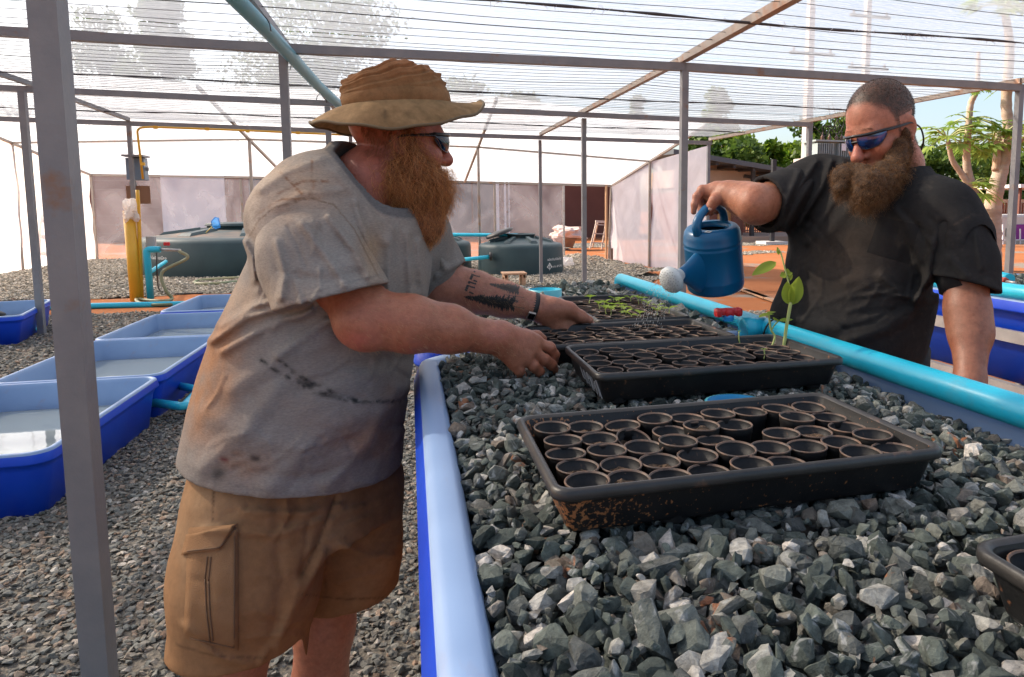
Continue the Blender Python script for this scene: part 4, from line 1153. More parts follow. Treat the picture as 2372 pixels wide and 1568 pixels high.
MB().box(((a.x + b_.x) / 2, 27.6, (a.z + b_.z) / 2), (b_.x - a.x, 3.6, a.z - b_.z), bev=.15).build('body', CARM, cr)
a, b_ = p(2281, 552), p(2324, 578)
MB().box(((a.x + b_.x) / 2, 27.8, (a.z + b_.z) / 2), (b_.x - a.x, 1.9, a.z - b_.z + .1), bev=.18).build('cabin', mat('car_glass', (0.25, 0.35, 0.42), .08, spec=.8), cr)
for xx in (2282, 2322): MB().lathe([(0, -.1), (.25, -.1), (.31, -.07), (.31, .07), (.25, .1), (0, .1)], 20, p(xx, 622, .3), rot=Matrix.Rotation(R(90), 3, 'Y')).build('wheel', BLK, cr)
for xx in (2284, 2320): MB().box(p(xx, 590, -.02), (.2, .06, .12)).build('tail_light', MATS['red_lens'], cr)
# ================================================================= grow beds
ZR = 1.11
BEDM = {}
FRAME = mat('grey_bed_steel', (0.38, 0.35, 0.33), .5, (0.30, 0.27, 0.26), 6, .1, 50)
BCOLS = [(0, (0.030, 0.039, 0.035)), (0.22, (0.065, 0.080, 0.070)), (0.42, (0.110, 0.128, 0.110)), (0.60, (0.075, 0.080, 0.076)), (0.72, (0.17, 0.18, 0.155)), (0.80, (0.14, 0.105, 0.08)), (0.88, (0.26, 0.26, 0.235)), (0.95, (0.36, 0.35, 0.32)), (1, (0.55, 0.50, 0.44))]
BROCK = rock_mat('green_grey_stone', BCOLS, .78, nscale=95)
BROCKT = rock_mat('green_grey_stone_heap', BCOLS, .78, random_in=False, nscale=95)
SHAPES = [rock_mesh('stone', 500 + k, random.Random(k).uniform(.42, .9), random.Random(k).randint(11, 16), .045) for k in range(36)]
for m_ in SHAPES: m_.materials.append(BROCK)
PLAIN = [rock_mesh('plain_stone', 500 + k, random.Random(k).uniform(.42, .9), random.Random(k).randint(11, 16)) for k in range(36)]     # for those that lie deeper or farther
def grow_bed(label, x0, x1, y0, y1, spacing, layers, seed, top, trays=(), nparts=0, h=.40, coarse=1.0, keep=lambda x, y: True, rim=None):
    cx, cy = (x0 + x1) / 2, (y0 + y1) / 2
    t = thing('grow_bed', label, 'grow bed', (cx, cy, 0), 'stone-filled grow beds on steel stands')
    me = tub_mesh(y1 - y0, x1 - x0, h); me.materials.append(TUBO); me.materials.append(TUBI)
    place('tub', me, None, t, loc=(0, 0, rim or ZR))
    zr = rim or ZR
    for sx in (-1, 1):
        X = cx + sx * ((x1 - x0) / 2 + (-.028 if rim else -.05))
        MB().bar((X, y0 - .02, zr - .175), (X, y1 + .02, zr - .175), .022, .055).build('channel', FRAME, t)
        MB().bar((X, y0 - .02, zr - h - .02), (X, y1 + .02, zr - h - .02), .04, .055).build('bottom_rail', FRAME, t)
        for yy in (y0 + .05, y1 - .05): MB().bar((X + sx * .02, yy, 0), (X + sx * .02, yy, zr - .12), .05).build('leg', FRAME, t)
    for yy in (y0 + .05, cy, y1 - .05): MB().bar((x0 + .02, yy, zr - h - .075), (x1 - .02, yy, zr - h - .075), .05).build('cross_bar', FRAME, t)
    r = random.Random(seed); sts = []
    for L in range(layers):
        dz = -spacing * .62 * (layers - 1 - L)
        n1, n2 = int((x1 - x0 - .14) / spacing), int((y1 - y0 - .14) / spacing)
        for i in range(n1 + 1):
            for j in range(n2 + 1):
                x = x0 + .075 + (i + r.uniform(-.5, .5)) * spacing; y = y0 + .075 + (j + r.uniform(-.5, .5)) * spacing
                if not (x0 + .062 < x < x1 - .062 and y0 + .062 < y < y1 - .062) or not keep(x, y): continue
                s_ = spacing * coarse * min(2.2, max(.5, r.lognormvariate(.06, .44)))
                z = zr + top(x, y) + dz + r.uniform(-.008, .008)
                for (a0, a1, b0, b1, zt) in trays:
                    if a0 < x < a1 and b0 < y < b1: z = min(z, zt - s_ * .45)
                sts.append((x, y, z, s_, Matrix.Rotation(r.uniform(0, 6.28), 3, 'Z') @ Matrix.Rotation(r.gauss(0, .55), 3, 'X') @ Matrix.Rotation(r.gauss(0, .55), 3, 'Y'), r.randrange(36) + (0 if nparts and L == layers - 1 else 36), r.random(), r.uniform(.7, 1.5)))
    P = np.array([(q[0], q[1], q[2]) for q in sts])
    px, py, pz = proj_np(P)
    order = []
    if nparts:
        vis = [(pz[i] / sts[i][3], i) for i in range(len(sts)) if -20 < px[i] < 2390 and py[i] < 1585 and pz[i] > .2 and sts[i][2] > zr + top(sts[i][0], sts[i][1]) - .012
               and not any(a0 - .01 < sts[i][0] < a1 + .01 and b0 - .01 < sts[i][1] < b1 + .01 for (a0, a1, b0, b1, zt) in trays)]
        order = [i for _, i in sorted(vis)[:nparts]]
    sel = set(order)
    for i in order:
        x, y, z, s_, rt, k, tone, el = sts[i]
        o = bpy.data.objects.new('stone', SHAPES[k % 36]); COL.objects.link(o); o.parent = t
        o.location = (x - cx, y - cy, z); o.rotation_euler = rt.to_euler(); o.scale = (s_ * el, s_ / el ** .5, s_)
    V, F, T = [], [], []; off = 0
    cache = [(np.array([v.co[:] for v in m_.vertices]), np.array([f.vertices[:] for f in m_.polygons])) for m_ in SHAPES + PLAIN]
    for i, (x, y, z, s_, rt, k, tone, el) in enumerate(sts):
        if i in sel: continue
        v, f = cache[k]
        V.append((v * np.array([s_ * el, s_ / el ** .5, s_])) @ np.array(rt).T + np.array([x - cx, y - cy, z])); F.append(f + off); T += [tone] * len(f); off += len(v)
    me = bpy.data.meshes.new('gravel'); me.from_pydata(np.concatenate(V).tolist(), [], np.concatenate(F).tolist())
    at_ = me.attributes.new('tone', 'FLOAT', 'FACE'); at_.data.foreach_set('value', T)
    o = place('gravel', me, BROCKT, t, loc=(0, 0, 0)); o['kind'] = 'stuff'
    # the fill under the loose stones
    MB().box((cx, cy, zr - .11), (x1 - x0 - .16, y1 - y0 - .16, .10)).build('fill', mat('stone_fill', (0.04, 0.042, 0.04), .9, (0.08, .085, .08), 30), t)
    return t
TR = {'a': (.1475, .6825, .722, 1.018, 1.185), 'b': (.335, .885, 1.228, 1.525, 1.187), 'c': (.292, .815, 1.588, 1.878, 1.175), 'd': (.52, .82, 1.90, 2.47, 1.178), 'e': (.508, 1.05, .215, .512, 1.182)}
TH = .060
def top1(x, y):
    e = min(x - .07, 1.05 - x)
    return .006 + .006 * math.sin(x * 7 + 1) * math.sin(y * 5) - .045 * max(0, 1 - (1.05 - x) / .16) - .020 * max(0, 1 - (x - .07) / .08)
def top2(x, y): return .004 + .008 * math.sin(x * 9) * math.sin(y * 6) - .03 * max(0, 1 - (1.05 - x) / .12) - .02 * max(0, (2.2 - y))
tl = [(a - .0, b - .0, c, d, z - TH) for a, b, c, d, z in TR.values()]
grow_bed('nearest stone-filled blue grow bed, holding the big seedling trays in front', .005, 1.125, .16, 1.885, .0200, 3, 1, top1, tl, 300, coarse=1.06)
grow_bed('second stone-filled blue grow bed, beyond the first, with the sprouting tray', .005, 1.125, 1.935, 3.40, .030, 2, 2, top2, tl, 0, coarse=1.15)
grow_bed('third blue grow bed on a steel stand at the right edge', 2.6, 3.72, 1.72, 3.42, .034, 2, 3, lambda x, y: -.01, (), 0, h=.40, rim=1.10, coarse=1.15)
# big cyan supply pipe lying on the right-hand rims
XP, ZP, RP = 1.035, 1.143, .029
t = pipe('supply_pipe', 'long cyan supply pipe lying along the right rims of the two front beds', [(XP + .005, 3.36, ZP - .06), (XP + .005, 3.36, ZP), (XP, 1.9, ZP), (XP, 1.22, ZP), (XP + .01, .3, ZP)], RP, collars=((0.75, .045), (2.985, .008)), rad=.03, n=22)
MB().tube([(XP, 3.33, ZP), (XP, 3.33, ZP), (XP, 3.27, ZP), (XP, 3.27, ZP)], [RP, RP * 1.2, RP * 1.2, RP], 20).build('elbow', PVC, t)
YTEE = 1.845
MB().tube([(XP, YTEE + .085, ZP), (XP, YTEE + .085, ZP), (XP, YTEE + .05, ZP), (XP, YTEE + .045, ZP), (XP, YTEE - .045, ZP), (XP, YTEE - .05, ZP), (XP, YTEE - .085, ZP), (XP, YTEE - .085, ZP)],
          [RP, RP * 1.22, RP * 1.22, RP * 1.14, RP * 1.14, RP * 1.22, RP * 1.22, RP], 22).build('tee', PVC, t)
MB().tube([(XP - .01, YTEE, ZP), (XP - .075, YTEE - .004, ZP), (XP - .075, YTEE - .004, ZP)], [RP * 1.12, RP * 1.12, RP * .9], 22).build('tee_branch', PVC, t)
v_ = thing('ball_valve', 'blue ball valve with a red plastic handle on the supply pipe', 'valve', (XP - .12, YTEE, ZP))
PB = mat('valve_blue', (0.012, 0.20, 0.52), .35, (0.014, .24, .58), 9)
MB().tube([(XP - .070, YTEE - .004, ZP), (XP - .070, YTEE - .004, ZP), (XP - .098, YTEE - .006, ZP), (XP - .102, YTEE - .006, ZP), (XP - .135, YTEE - .008, ZP), (XP - .16, YTEE - .01, ZP), (XP - .16, YTEE - .01, ZP)],
          [RP * .9, RP * 1.16, RP * 1.16, RP * .98, RP * 1.05, RP * .8, 0.001], 22).build('valve_body', PB, v_)
MB().lathe([(.016, 0), (.018, .012), (.016, .02), (0, .022)], 16, (XP - .128, YTEE - .008, ZP + RP * .9)).build('stem', PB, v_)
b = MB(); hz = ZP + RP * .9 + .016; hx = XP - .128; hy = YTEE - .008
b.box((hx, hy, hz + .012), (.078, .022, .022), bev=.008); b.box((hx, hy, hz + .010), (.03, .034, .026), bev=.010)
for sx in (-1, 1): b.box((hx + sx * .033, hy, hz + .010), (.020, .028, .028), bev=.009)
b.build('handle', mat('red_plastic', (0.55, 0.02, 0.025), .35), v_)
w_ = MB().tube([Vector((XP + .038 * math.cos(a), YTEE - .062 + .006 * math.sin(2 * a), ZP - .006 + .042 * math.sin(a))) for a in np.linspace(-.6, 5.0, 22)] + [Vector((XP - .01, YTEE - .055, ZP - .07))], .0028, 6).build('wire_loop', BLK)
w_['label'] = 'black wire loop tied round the supply pipe beside the tee'; w_['category'] = 'wire'
# third bed: pipe on the rim, offcut and red-handled tool on its stones
pipe('rim_pipe', 'cyan pipe along the near rim of the third bed at the right edge', [(2.635, 3.36, 1.13), (2.62, 1.5, 1.13)], .036)
o = MB().tube([onZ(2285, 633, 1.135), onZ(2338, 646, 1.13)], .028, 12).build('pipe_offcut', PVC); o['label'] = 'short cyan pipe offcut lying on the stones of the third bed'; o['category'] = 'pipe'
t = thing('hand_tool', 'hand tool with a red ribbed handle lying beside the pipe offcut', 'tool', onZ(2300, 648, 1.12))
a, b_ = onZ(2272, 643, 1.12), onZ(2330, 652, 1.12)
MB().tube([a.lerp(b_, k / 14) for k in range(15)], [.018 + .004 * (k % 2) for k in range(15)], 10).build('grip', mat('red_rubber', (0.45, 0.06, 0.03), .6), t)
MB().tube([b_, b_ + (b_ - a) * .35], .008, 8).build('shank', GALV, t)
# cut pipe ends set in the stones
for lab, c_, r_2, tp, hh in (('wide cyan pipe end sunk in the stones between the two front trays', (.572, 1.120), .056, 1.145, .06), ('cyan pipe end standing in the stones behind the wristband', (.545, 2.83), .069, 1.163, .08)):
    b = MB(); b.lathe([(r_2 * .98, -hh), (r_2, 0), (r_2 - .0035, .001), (r_2 - .005, -hh + .01), (0, -hh + .01)], 36, (c_[0], c_[1], tp)); o = b.build('standpipe_end', mat('inner_pvc', (0.01, 0.24, 0.50), .4) if r_2 < .06 else PVC)
    b2 = MB().lathe([(r_2 + .0015, -hh), (r_2 + .0015, .0005), (r_2 - .0035, .0015)], 36, (c_[0], c_[1], tp)).build('rim', mat('rim_pvc', (0.10, 0.45, 0.52), .4), o)
    o['label'] = lab; o['category'] = 'pipe end'; o['group'] = 'pipe ends in the stones'

# ================================================================= seedling trays and pots
TRAY = mat('black_tray', (0.007, 0.007, 0.008), .42, (0.013, 0.012, 0.012), 14, .06, 60, spec=.4, col3=(0.20, 0.085, 0.04), scale3=75, lo3=.62, hi3=.74)
TRAYD = mat('dirty_black_tray', (0.007, 0.007, 0.008), .5, (0.013, 0.012, 0.012), 14, .06, 60, spec=.35, col3=(0.30, 0.125, 0.05), scale3=170, lo3=.635, hi3=.70, grad=(0, -.10, -.266, .17))
TRIM = mat('tray_rim', (0.016, 0.016, 0.016), .42, (0.035, 0.031, 0.029), 9, .08, 70, spec=.5, col3=(0.30, 0.14, 0.075), scale3=7, lo3=.58, hi3=.72)
POT = mat('black_pot', (0.007, 0.007, 0.008), .6, (0.02, .018, .017), 30, .06, 90, spec=.35, col3=(0.12, 0.06, 0.035), scale3=50, lo3=.63, hi3=.75)
PRIM = mat('pot_rim', (0.055, 0.045, 0.040), .55, (0.19, 0.105, 0.065), 40, .06, 90, spec=.4, lo=.40, hi=.66)
DIRT = mat('potting_soil', (0.06, 0.040, 0.026), .95, (0.18, 0.110, 0.066), 120, 1.0, 250)
def tray_meshes(L, W, h):
    def ring(dx, z, r=.022): return [Vector((x, y, z)) for x, y in rrect(L / 2 + dx, W / 2 + dx, r, 5)]
    b = MB()
    b.loft([ring(-.022, -h, .014), ring(-.020, -h + .004, .016), ring(-.008, -.014, .022)], 0, cap0=True)
    b.loft([ring(-.011, -.004, .018), ring(-.0255, -h + .004, .012), ring(-.06, -h + .0042, .01)], 0, cap1=True)
    b1 = MB(); b1.loft([ring(-.008, -.014), ring(-.001, -.0145), ring(0, -.011), ring(-.0005, -.003), ring(-.0035, 0), ring(-.0075, -.0005), ring(-.011, -.004, .018)])
    return b.mesh('basin'), b1.mesh('tray_rim')
def pot_meshes():
    hh = .052; r0, r1 = .0205, .0272
    b = MB(); b.lathe([(0, -hh), (r0, -hh), (r0 + .001, -hh + .002), (r1 - .0012, -.012), (r1 - .0002, -.011), (r1, -.003)], 26)
    b.lathe([(r1 - .0026, -.002), (r1 - .0034, -.010), (r1 - .0048, -.0105), (r0 - .001, -hh + .004), (0, -hh + .004)], 26)
    c = MB(); c.lathe([(r1, -.0026), (r1 + .0007, -.0018), (r1 + .0008, -.0006), (r1, .0001), (r1 - .0010, .0001), (r1 - .0022, -.002)], 26)
    return b.mesh('shell'), c.mesh('rim')
PS, PR_ = pot_meshes(); PS.materials.append(POT); PR_.materials.append(PRIM)
def soil_mesh(seed, lvl):
    r = random.Random(seed); b = MB(); n = 14; rings = []
    for k, rr in enumerate((.0225 - .15 * max(0, .02 - lvl) , .016, .008)):
        rings.append([Vector((rr * math.cos(6.283 * j / n), rr * math.sin(6.283 * j / n), -lvl + (r.uniform(-.002, .006) if k else 0))) for j in range(n)])
    b.loft(rings, cap1=True, smooth=False); me = b.mesh('soil'); me.materials.append(DIRT); return me
SOILS = [soil_mesh(k, lv) for k, lv in enumerate((.014, .018, .012, .020, .016, .024))]
SOILT = [soil_mesh(40 + k, .010) for k in range(2)]
ORD = ['first', 'second', 'third', 'fourth', 'fifth', 'sixth', 'seventh', 'eighth', 'ninth', 'tenth', 'eleventh', 'twelfth', 'thirteenth', 'fourteenth', 'fifteenth', 'sixteenth', 'seventeenth', 'eighteenth', 'nineteenth', 'twentieth']
ROWN = ['front', 'second', 'middle', 'fourth', 'back']
trayname = {'a': 'nearest tray', 'b': 'bean plant tray', 'c': 'gripped tray', 'd': 'sprout tray', 'e': 'right edge tray'}
def seed_tray(key, label, long_y=False, tilt=(0, 0), rz=0):
    x0, x1, y0, y1, z = TR[key]
    L, W = (y1 - y0, x1 - x0) if long_y else (x1 - x0, y1 - y0)
    rot = R(90) if long_y else 0
    t = thing('seedling_tray', label, 'seedling tray', ((x0 + x1) / 2, (y0 + y1) / 2, z), 'black plastic seedling trays', (R(tilt[0]), R(tilt[1]), rot + rz))
    a, b_ = tray_meshes(L, W, TH)
    place('basin', a, TRAYD if key == 'a' else TRAY, t, loc=(0, 0, 0)); place('rim', b_, TRIM, t, loc=(0, 0, 0))
    bpy.context.view_layer.update()
    M = Matrix.Translation(t.location) @ t.rotation_euler.to_matrix().to_4x4()
    nx, ny = 9, 5; sx = (L - .046) / nx; sy = (W - .036) / ny
    out = []
    r = random.Random(hash(key) % 7 if False else ord(key))
    for j in range(ny):
        cnt = 0
        for i in range(nx):
            if r.random() < (.06 if key in 'ab' else .03): continue
            off = .10 * sx * (1 if j % 2 else -1)
            px = -L / 2 + .023 + (i + .5) * sx + off * .5 + r.uniform(-.003, .003); py = -W / 2 + .018 + (j + .5) * sy + r.uniform(-.002, .002)
            dz = -.0105 + r.uniform(-.005, .004); ti, tj = r.gauss(0, .03), r.gauss(0, .03)
            if r.random() < .07: ti, tj = r.gauss(0, .19), r.gauss(0, .19); dz -= .006
            p = M @ Vector((px, py, dz))
            lab = f'black pot {ORD[cnt]} from left in the {ROWN[j]} row of the {trayname[key]}' if key != 'd' else f'black pot {ORD[cnt]} from front in the {ORD[ny - 1 - j]} line of the sprout tray'
            cnt += 1
            pt = thing('pot', lab, 'pot', p, {'a': 'pots in the nearest tray', 'b': 'pots in the bean plant tray', 'c': 'pots in the held tray', 'd': 'pots in the sprout tray', 'e': 'pots in the right edge tray'}[key], (ti, tj, r.uniform(0, 6)))
            for nm, me in (('shell', PS), ('rim', PR_), ('soil', r.choice(SOILT if key == 'd' else SOILS))):
                c = bpy.data.objects.new(nm, me); COL.objects.link(c); c.parent = pt
            out.append((p, pt))
    return t, out
ta, pa = seed_tray('a', 'nearest black seedling tray, its left end crusted with orange soil')
tb, pb = seed_tray('b', 'black seedling tray with chalk writing on its end and two tall bean plants')
tc_, pc = seed_tray('c', 'black seedling tray gripped by both hands of the man in grey')
td, pd = seed_tray('d', 'far black seedling tray of green sprouts under the watering can', True)
te, pe = seed_tray('e', 'black seedling tray cut off by the right edge of the picture')
# orange soil crust on the left end of the nearest tray
# chalk scribble on the end of the second tray
x0, x1, y0, y1, z = TR['b']
b = MB(); r = random.Random(2)
def tw(u, v):  # end wall of the tray: u along y from the near corner, v depth below rim
    return Vector((x0 + .0078 + (v - .014) * .27 - .0006, y0 + u, z - v))
for s_ in ([(.17, .022), (.165, .045), (.150, .046), (.148, .024)], [(.140, .024), (.139, .05), (.128, .05), (.126, .026)], [(.118, .022), (.112, .052)], [(.118, .022), (.104, .034), (.112, .036)], [(.098, .022), (.094, .055), (.082, .053)], [(.090, .024), (.084, .05)], [(.076, .022), (.074, .052), (.060, .028), (.058, .055)], [(.046, .022), (.042, .055)], [(.040, .020), (.028, .056)]):
    b.tube([tw(*q) for q in s_], .0009, 4, caps=False)
b.build('chalk_writing', mat('chalk', (0.42, 0.42, 0.43), .9), tb)

# ---------------------------------------------------------------- seedlings
SPR = leaf_mat('sprout_leaf', (0.15, 0.29, 0.03), (0.42, 0.52, 0.09), .45)
STEM = mat('pale_stem', (0.42, 0.46, 0.16), .5, (0.35, .42, .12), 60)
def leafblade(b, p, d, nrm, L, Wd, mi=0, fold=.25, droop=.25, n=6, tipw=.5):
    """pointed leaf with a folded midrib"""
    d = d.normalized(); s_ = d.cross(nrm).normalized(); up_ = s_.cross(d).normalized()
    rows = []
    for k in range(n + 1):
        t_ = k / n; wv = Wd * math.sin(math.pi * t_ ** .8) ** .75 if 0 < k < n else .0004
        c = p + d * (L * t_) - Vector((0, 0, 1)) * (droop * L * t_ * t_)
        rows.append([c + s_ * wv + up_ * wv * fold, c + s_ * wv * .5 + up_ * wv * fold * .3, c, c - s_ * wv * .5 + up_ * wv * fold * .3, c - s_ * wv + up_ * wv * fold])
    b.loft(rows, mi, True, closed=False)
def sprout(p, hgt, nl, size, seed, label, group='sprouts in the far tray'):
    r = random.Random(seed)
    t = thing('seedling', label, 'seedling', p, group)
    tp = p + Vector((r.uniform(-.3, .3) * hgt, r.uniform(-.2, .2) * hgt, hgt))
    MB().tube(spline([p, (p + tp) / 2 + Vector((r.uniform(-.1, .1) * hgt, 0, 0)), tp], 4), [.0016] * 9, 6).build('stem', STEM, t)
    for k in range(nl):
        a = 6.283 * k / nl + r.uniform(-.4, .4); b = MB()
        d = Vector((math.cos(a), math.sin(a) * .8, r.uniform(.1, .9)))
        leafblade(b, tp, d, Vector((0, 0, 1)), size * r.uniform(.8, 1.25), size * .38, fold=.35)
        b.build('leaf', SPR, t)
sp = [(1364, 706, .032, 3), (1389, 718, .026, 3), (1398, 712, .02, 3), (1404, 730, .026, 4), (1414, 732, .026, 4), (1410, 716, .022, 2), (1434, 716, .042, 3), (1441, 720, .026, 3), (1447, 726, .026, 3), (1449, 733, .016, 3), (1462, 738, .014, 2), (1484, 738, .022, 3), (1479, 705, .03, 3), (1496, 712, .018, 3), (1521, 736, .03, 4), (1530, 720, .022, 2), (1549, 731, .028, 2), (1420, 700, .016, 2), (1512, 703, .022, 3), (1460, 700, .02, 2)]
for i, (x, y, hg, nl) in enumerate(sorted(sp)):
    p = onZ(x, y, 1.160)
    p.x = min(max(p.x, .54), .80); p.y = min(max(p.y, 1.92), 2.45)
    sprout(p, hg * .8, nl, .027, i, f'light green sprout, {ORD[i]} from the left in the far tray under the spray')
for i, (x, y, hg) in enumerate(((1714, 800, .034), (1769, 832, .022))):
    sprout(onZ(x, y, 1.165), hg, 2, .009, 60 + i, ('thin seedling just emerging at the back of the bean plant tray', 'tiny bent seedling at the front of the bean plant tray')[i], 'thin seedlings in the bean plant tray')
def dp(x, y, dep): return at(x, y, dep)
BEAN = leaf_mat('bean_leaf', (0.20, 0.30, 0.03), (0.38, 0.43, 0.06), .45)
D1 = 1.66
t = thing('bean_plant', 'tall bean plant with two big heart-shaped leaves and a long side leaf', 'bean plant', dp(1815, 806, D1), 'bean plants in the second tray')
st = [dp(1815, 812, D1), dp(1819, 770, D1), dp(1823, 745, D1), dp(1831, 700, D1)]
MB().tube(spline(st, 6), [.0048] * 4 + [.0042] * 15, 9).build('stem', STEM, t)
MB().tube(spline([dp(1831, 700, D1), dp(1828, 665, D1), dp(1818, 625, D1), dp(1809, 590, D1), dp(1803, 577, D1)], 5), .002, 6).build('stem', STEM, t)
vw = (Vector((0, 0, H)) - st[0]).normalized()
def lf(a, tip, wd, dep2=D1, fold=.25, parent=None, m=BEAN, side=0.0, face=None, droop=.0):
    b = MB(); p, q_ = dp(*a, D1), dp(*tip, dep2)
    leafblade(b, p, q_ - p, (face or vw) + Vector((side, 0, .4)), (q_ - p).length, wd, fold=fold, droop=droop, n=9)
    return b.build('leaf', m, parent or t)
lf((1830, 706), (1822, 652), .017, D1 - .01, side=-.5)
lf((1834, 706), (1850, 640), .019, D1 - .01, side=.5)
lf((1832, 706), (1836, 655), .014, D1 + .015)
lf((1797, 607), (1741, 638), .014, D1 - .02, side=-.2)
lf((1803, 590), (1800, 572), .004); lf((1822, 636), (1835, 632), .006); lf((1820, 636), (1806, 640), .009); lf((1823, 634), (1823, 622), .006)
for a in ((1826, 645), (1829, 650)): lf(a, (a[0] + 6, a[1] - 14), .003)
t = thing('bean_plant', 'shorter bent bean plant with a flat leaf left of the tall one', 'bean plant', dp(1788, 800, D1 + .03), 'bean plants in the second tray')
MB().tube(spline([dp(1787, 804, D1), dp(1792, 790, D1), dp(1794, 778, D1), dp(1786, 765, D1), dp(1783, 750, D1), dp(1780, 728, D1)], 5), .0026, 7).build('stem', STEM, t)
MB().tube(spline([dp(1786, 765, D1), dp(1794, 752, D1), dp(1803, 743, D1)], 5), .0018, 6).build('stem', STEM, t)
upv = Vector((0, 0, 1))
lf((1791, 727), (1757, 733), .013, D1 - .03, parent=t, face=upv, droop=.05); lf((1779, 727), (1795, 722), .010, D1 + .02, parent=t, face=upv)
lf((1804, 742), (1793, 742), .012, D1 - .03, parent=t, face=upv * .3 + vw); lf((1804, 742), (1836, 740), .005, D1, parent=t)

# ================================================================= watering can
BLUEP = mat('can_blue', (0.003, 0.108, 0.245), .34, (0.003, .085, .205), 3, .03, 30, spec=.4, col3=(0.012, .11, .25), scale3=8, lo3=.6, hi3=.8)
DC = 2.2
ct, cb_ = at(1622, 520, DC), at(1657, 667, DC - .01)
ax = (ct - cb_).normalized()
# lean the can a little towards the camera so the mouth shows
cx_ = ax.cross(Vector((0, -1, 0))).normalized()
ax = (Matrix.Rotation(R(23), 3, Vector((1, 0, 0))) @ ax).normalized()
zc = ax; xc = Vector((-1, -.62, 0)); xc = (xc - zc * xc.dot(zc)).normalized(); yc = zc.cross(xc)
RC = Matrix((xc, yc, zc)).transposed()
wc = thing('watering_can', 'blue plastic watering can with hoop handle and pale rose, pouring', 'watering can', cb_)
RB, HB = .0915, .205
_cs = 1.0
prof = [(0, 0), (RB * .90, 0), (RB * .97, .006), (RB, .018), (RB * 1.0, .034), (RB * 1.012, .037), (RB * 1.012, .041), (RB, .044), (RB * .985, .14), (RB * 1.0, .143), (RB * 1.0, .147), (RB * .985, .150), (RB * .985, .155), (RB * 1.0, .158), (RB * 1.0, .162), (RB * .985, .165), (RB * .975, .180), (RB * .94, .194), (RB * .87, .203), (RB * .78, .207), (RB * .66, .207)]
def canrim(a, r, z):  # the mouth is an oval set back from the spout
    return r
MB().lathe(prof, 48, cb_, rot=RC).build('body', BLUEP, wc)
# top plate with oval mouth
b = MB(); n = 48
o_r = [Vector((RB * .66 * math.cos(6.283 * j / n), RB * .66 * math.sin(6.283 * j / n), .207)) for j in range(n)]
i_r = [Vector((-.004 + RB * .50 * math.cos(6.283 * j / n), RB * .62 * math.sin(6.283 * j / n), .206)) for j in range(n)]
d_r = [Vector((v.x, v.y, .19)) for v in i_r]
q_ = lambda ring: [RC @ v + cb_ for v in ring]
b.loft([q_(o_r), q_(i_r), q_(d_r)]); b.build('top_plate', BLUEP, wc)
MB().lathe([(RB * .93, .03), (RB * .93, .19)], 32, cb_, rot=RC).build('inside', mat('can_inside', (0.004, 0.03, 0.07), .6), wc)
T = lambda x, y, z: RC @ Vector((x, y, z)) + cb_
# spout: deep wedge leaving the foot of the body and rising to the rose
rings = []
for s_, (cx2, cz2, hz2, hy2) in enumerate(((.075, .085, .070, .030), (.105, .090, .056, .026), (.135, .096, .038, .021), (.165, .102, .023, .018), (.190, .107, .017, .017))):
    rings.append([T(cx2 - .35 * hz2 * math.sin(6.283 * j / 20) * .6, hy2 * math.cos(6.283 * j / 20), cz2 + hz2 * math.sin(6.283 * j / 20)) for j in range(20)])
b = MB().loft(rings, cap1=True); b.build('spout', BLUEP, wc)
rd = (T(.190, 0, .104) - T(.150, 0, .106)).normalized()
rp = T(.190, 0, .106)
rq = rd.to_track_quat('Z', 'Y').to_matrix()
ROSE = mat('pale_rose', (0.62, 0.66, 0.66), .4, (0.52, .56, .57), 60, .1, 200)
MB().lathe([(.018, -.012), (.020, .0), (.036, .022), (.041, .030), (.041, .036), (.036, .044), (.022, .050), (0, .052)], 32, rp, rot=rq).build('rose', ROSE, wc)
b = MB(); r = random.Random(1)
for k in range(60):
    a = k * 2.39996; rr = .036 * math.sqrt((k + .5) / 60); zz = .0525 - .0085 * (rr / .036) ** 2.5
    b.lathe([(.0011, zz - .0005), (.0011, zz + .0004), (0, zz + .0004)], 6, rp + rq @ Vector((rr * math.cos(a), rr * math.sin(a), 0)), rot=rq)
b.build('rose_holes', mat('hole_dark', (0.12, 0.13, 0.13), .8), wc)
# hoop handle across the mouth
hp = [T(.074, .0, .200), T(.079, 0, .226), T(.062, 0, .250), T(.022, 0, .268), T(-.022, 0, .266), T(-.055, 0, .248), T(-.070, 0, .226), T(-.072, 0, .200)]
MB().tube(spline(hp, 6), [.0125 - .002 * math.sin(math.pi * i / 42) for i in range(43)], 14, flat=1.25).build('handle', BLUEP, wc)
HANDLE_TOP = T(0.0, 0, .300)
st_ = MB(); st_.box((0, 0, 0), (.0165, .0185, .0006)); o = st_.build('sticker', mat('white_sticker', (0.62, 0.63, 0.6), .5), wc); o.matrix_parent_inverse = Matrix()
o.location = T(.060, .028, .2080) - cb_; o.rotation_euler = RC.to_euler()
for k in range(4):
    o = MB().box((0, 0, 0), (.011, .0016, .0004)).build('sticker_print', mat('print_grey', (0.25, 0.25, 0.25), .6), wc); o.matrix_parent_inverse = Matrix()
    o.location = T(.0555 + .003 * k, .028, .2085) - cb_; o.rotation_euler = (RC @ Matrix.Rotation(R(90), 3, 'Z')).to_euler()
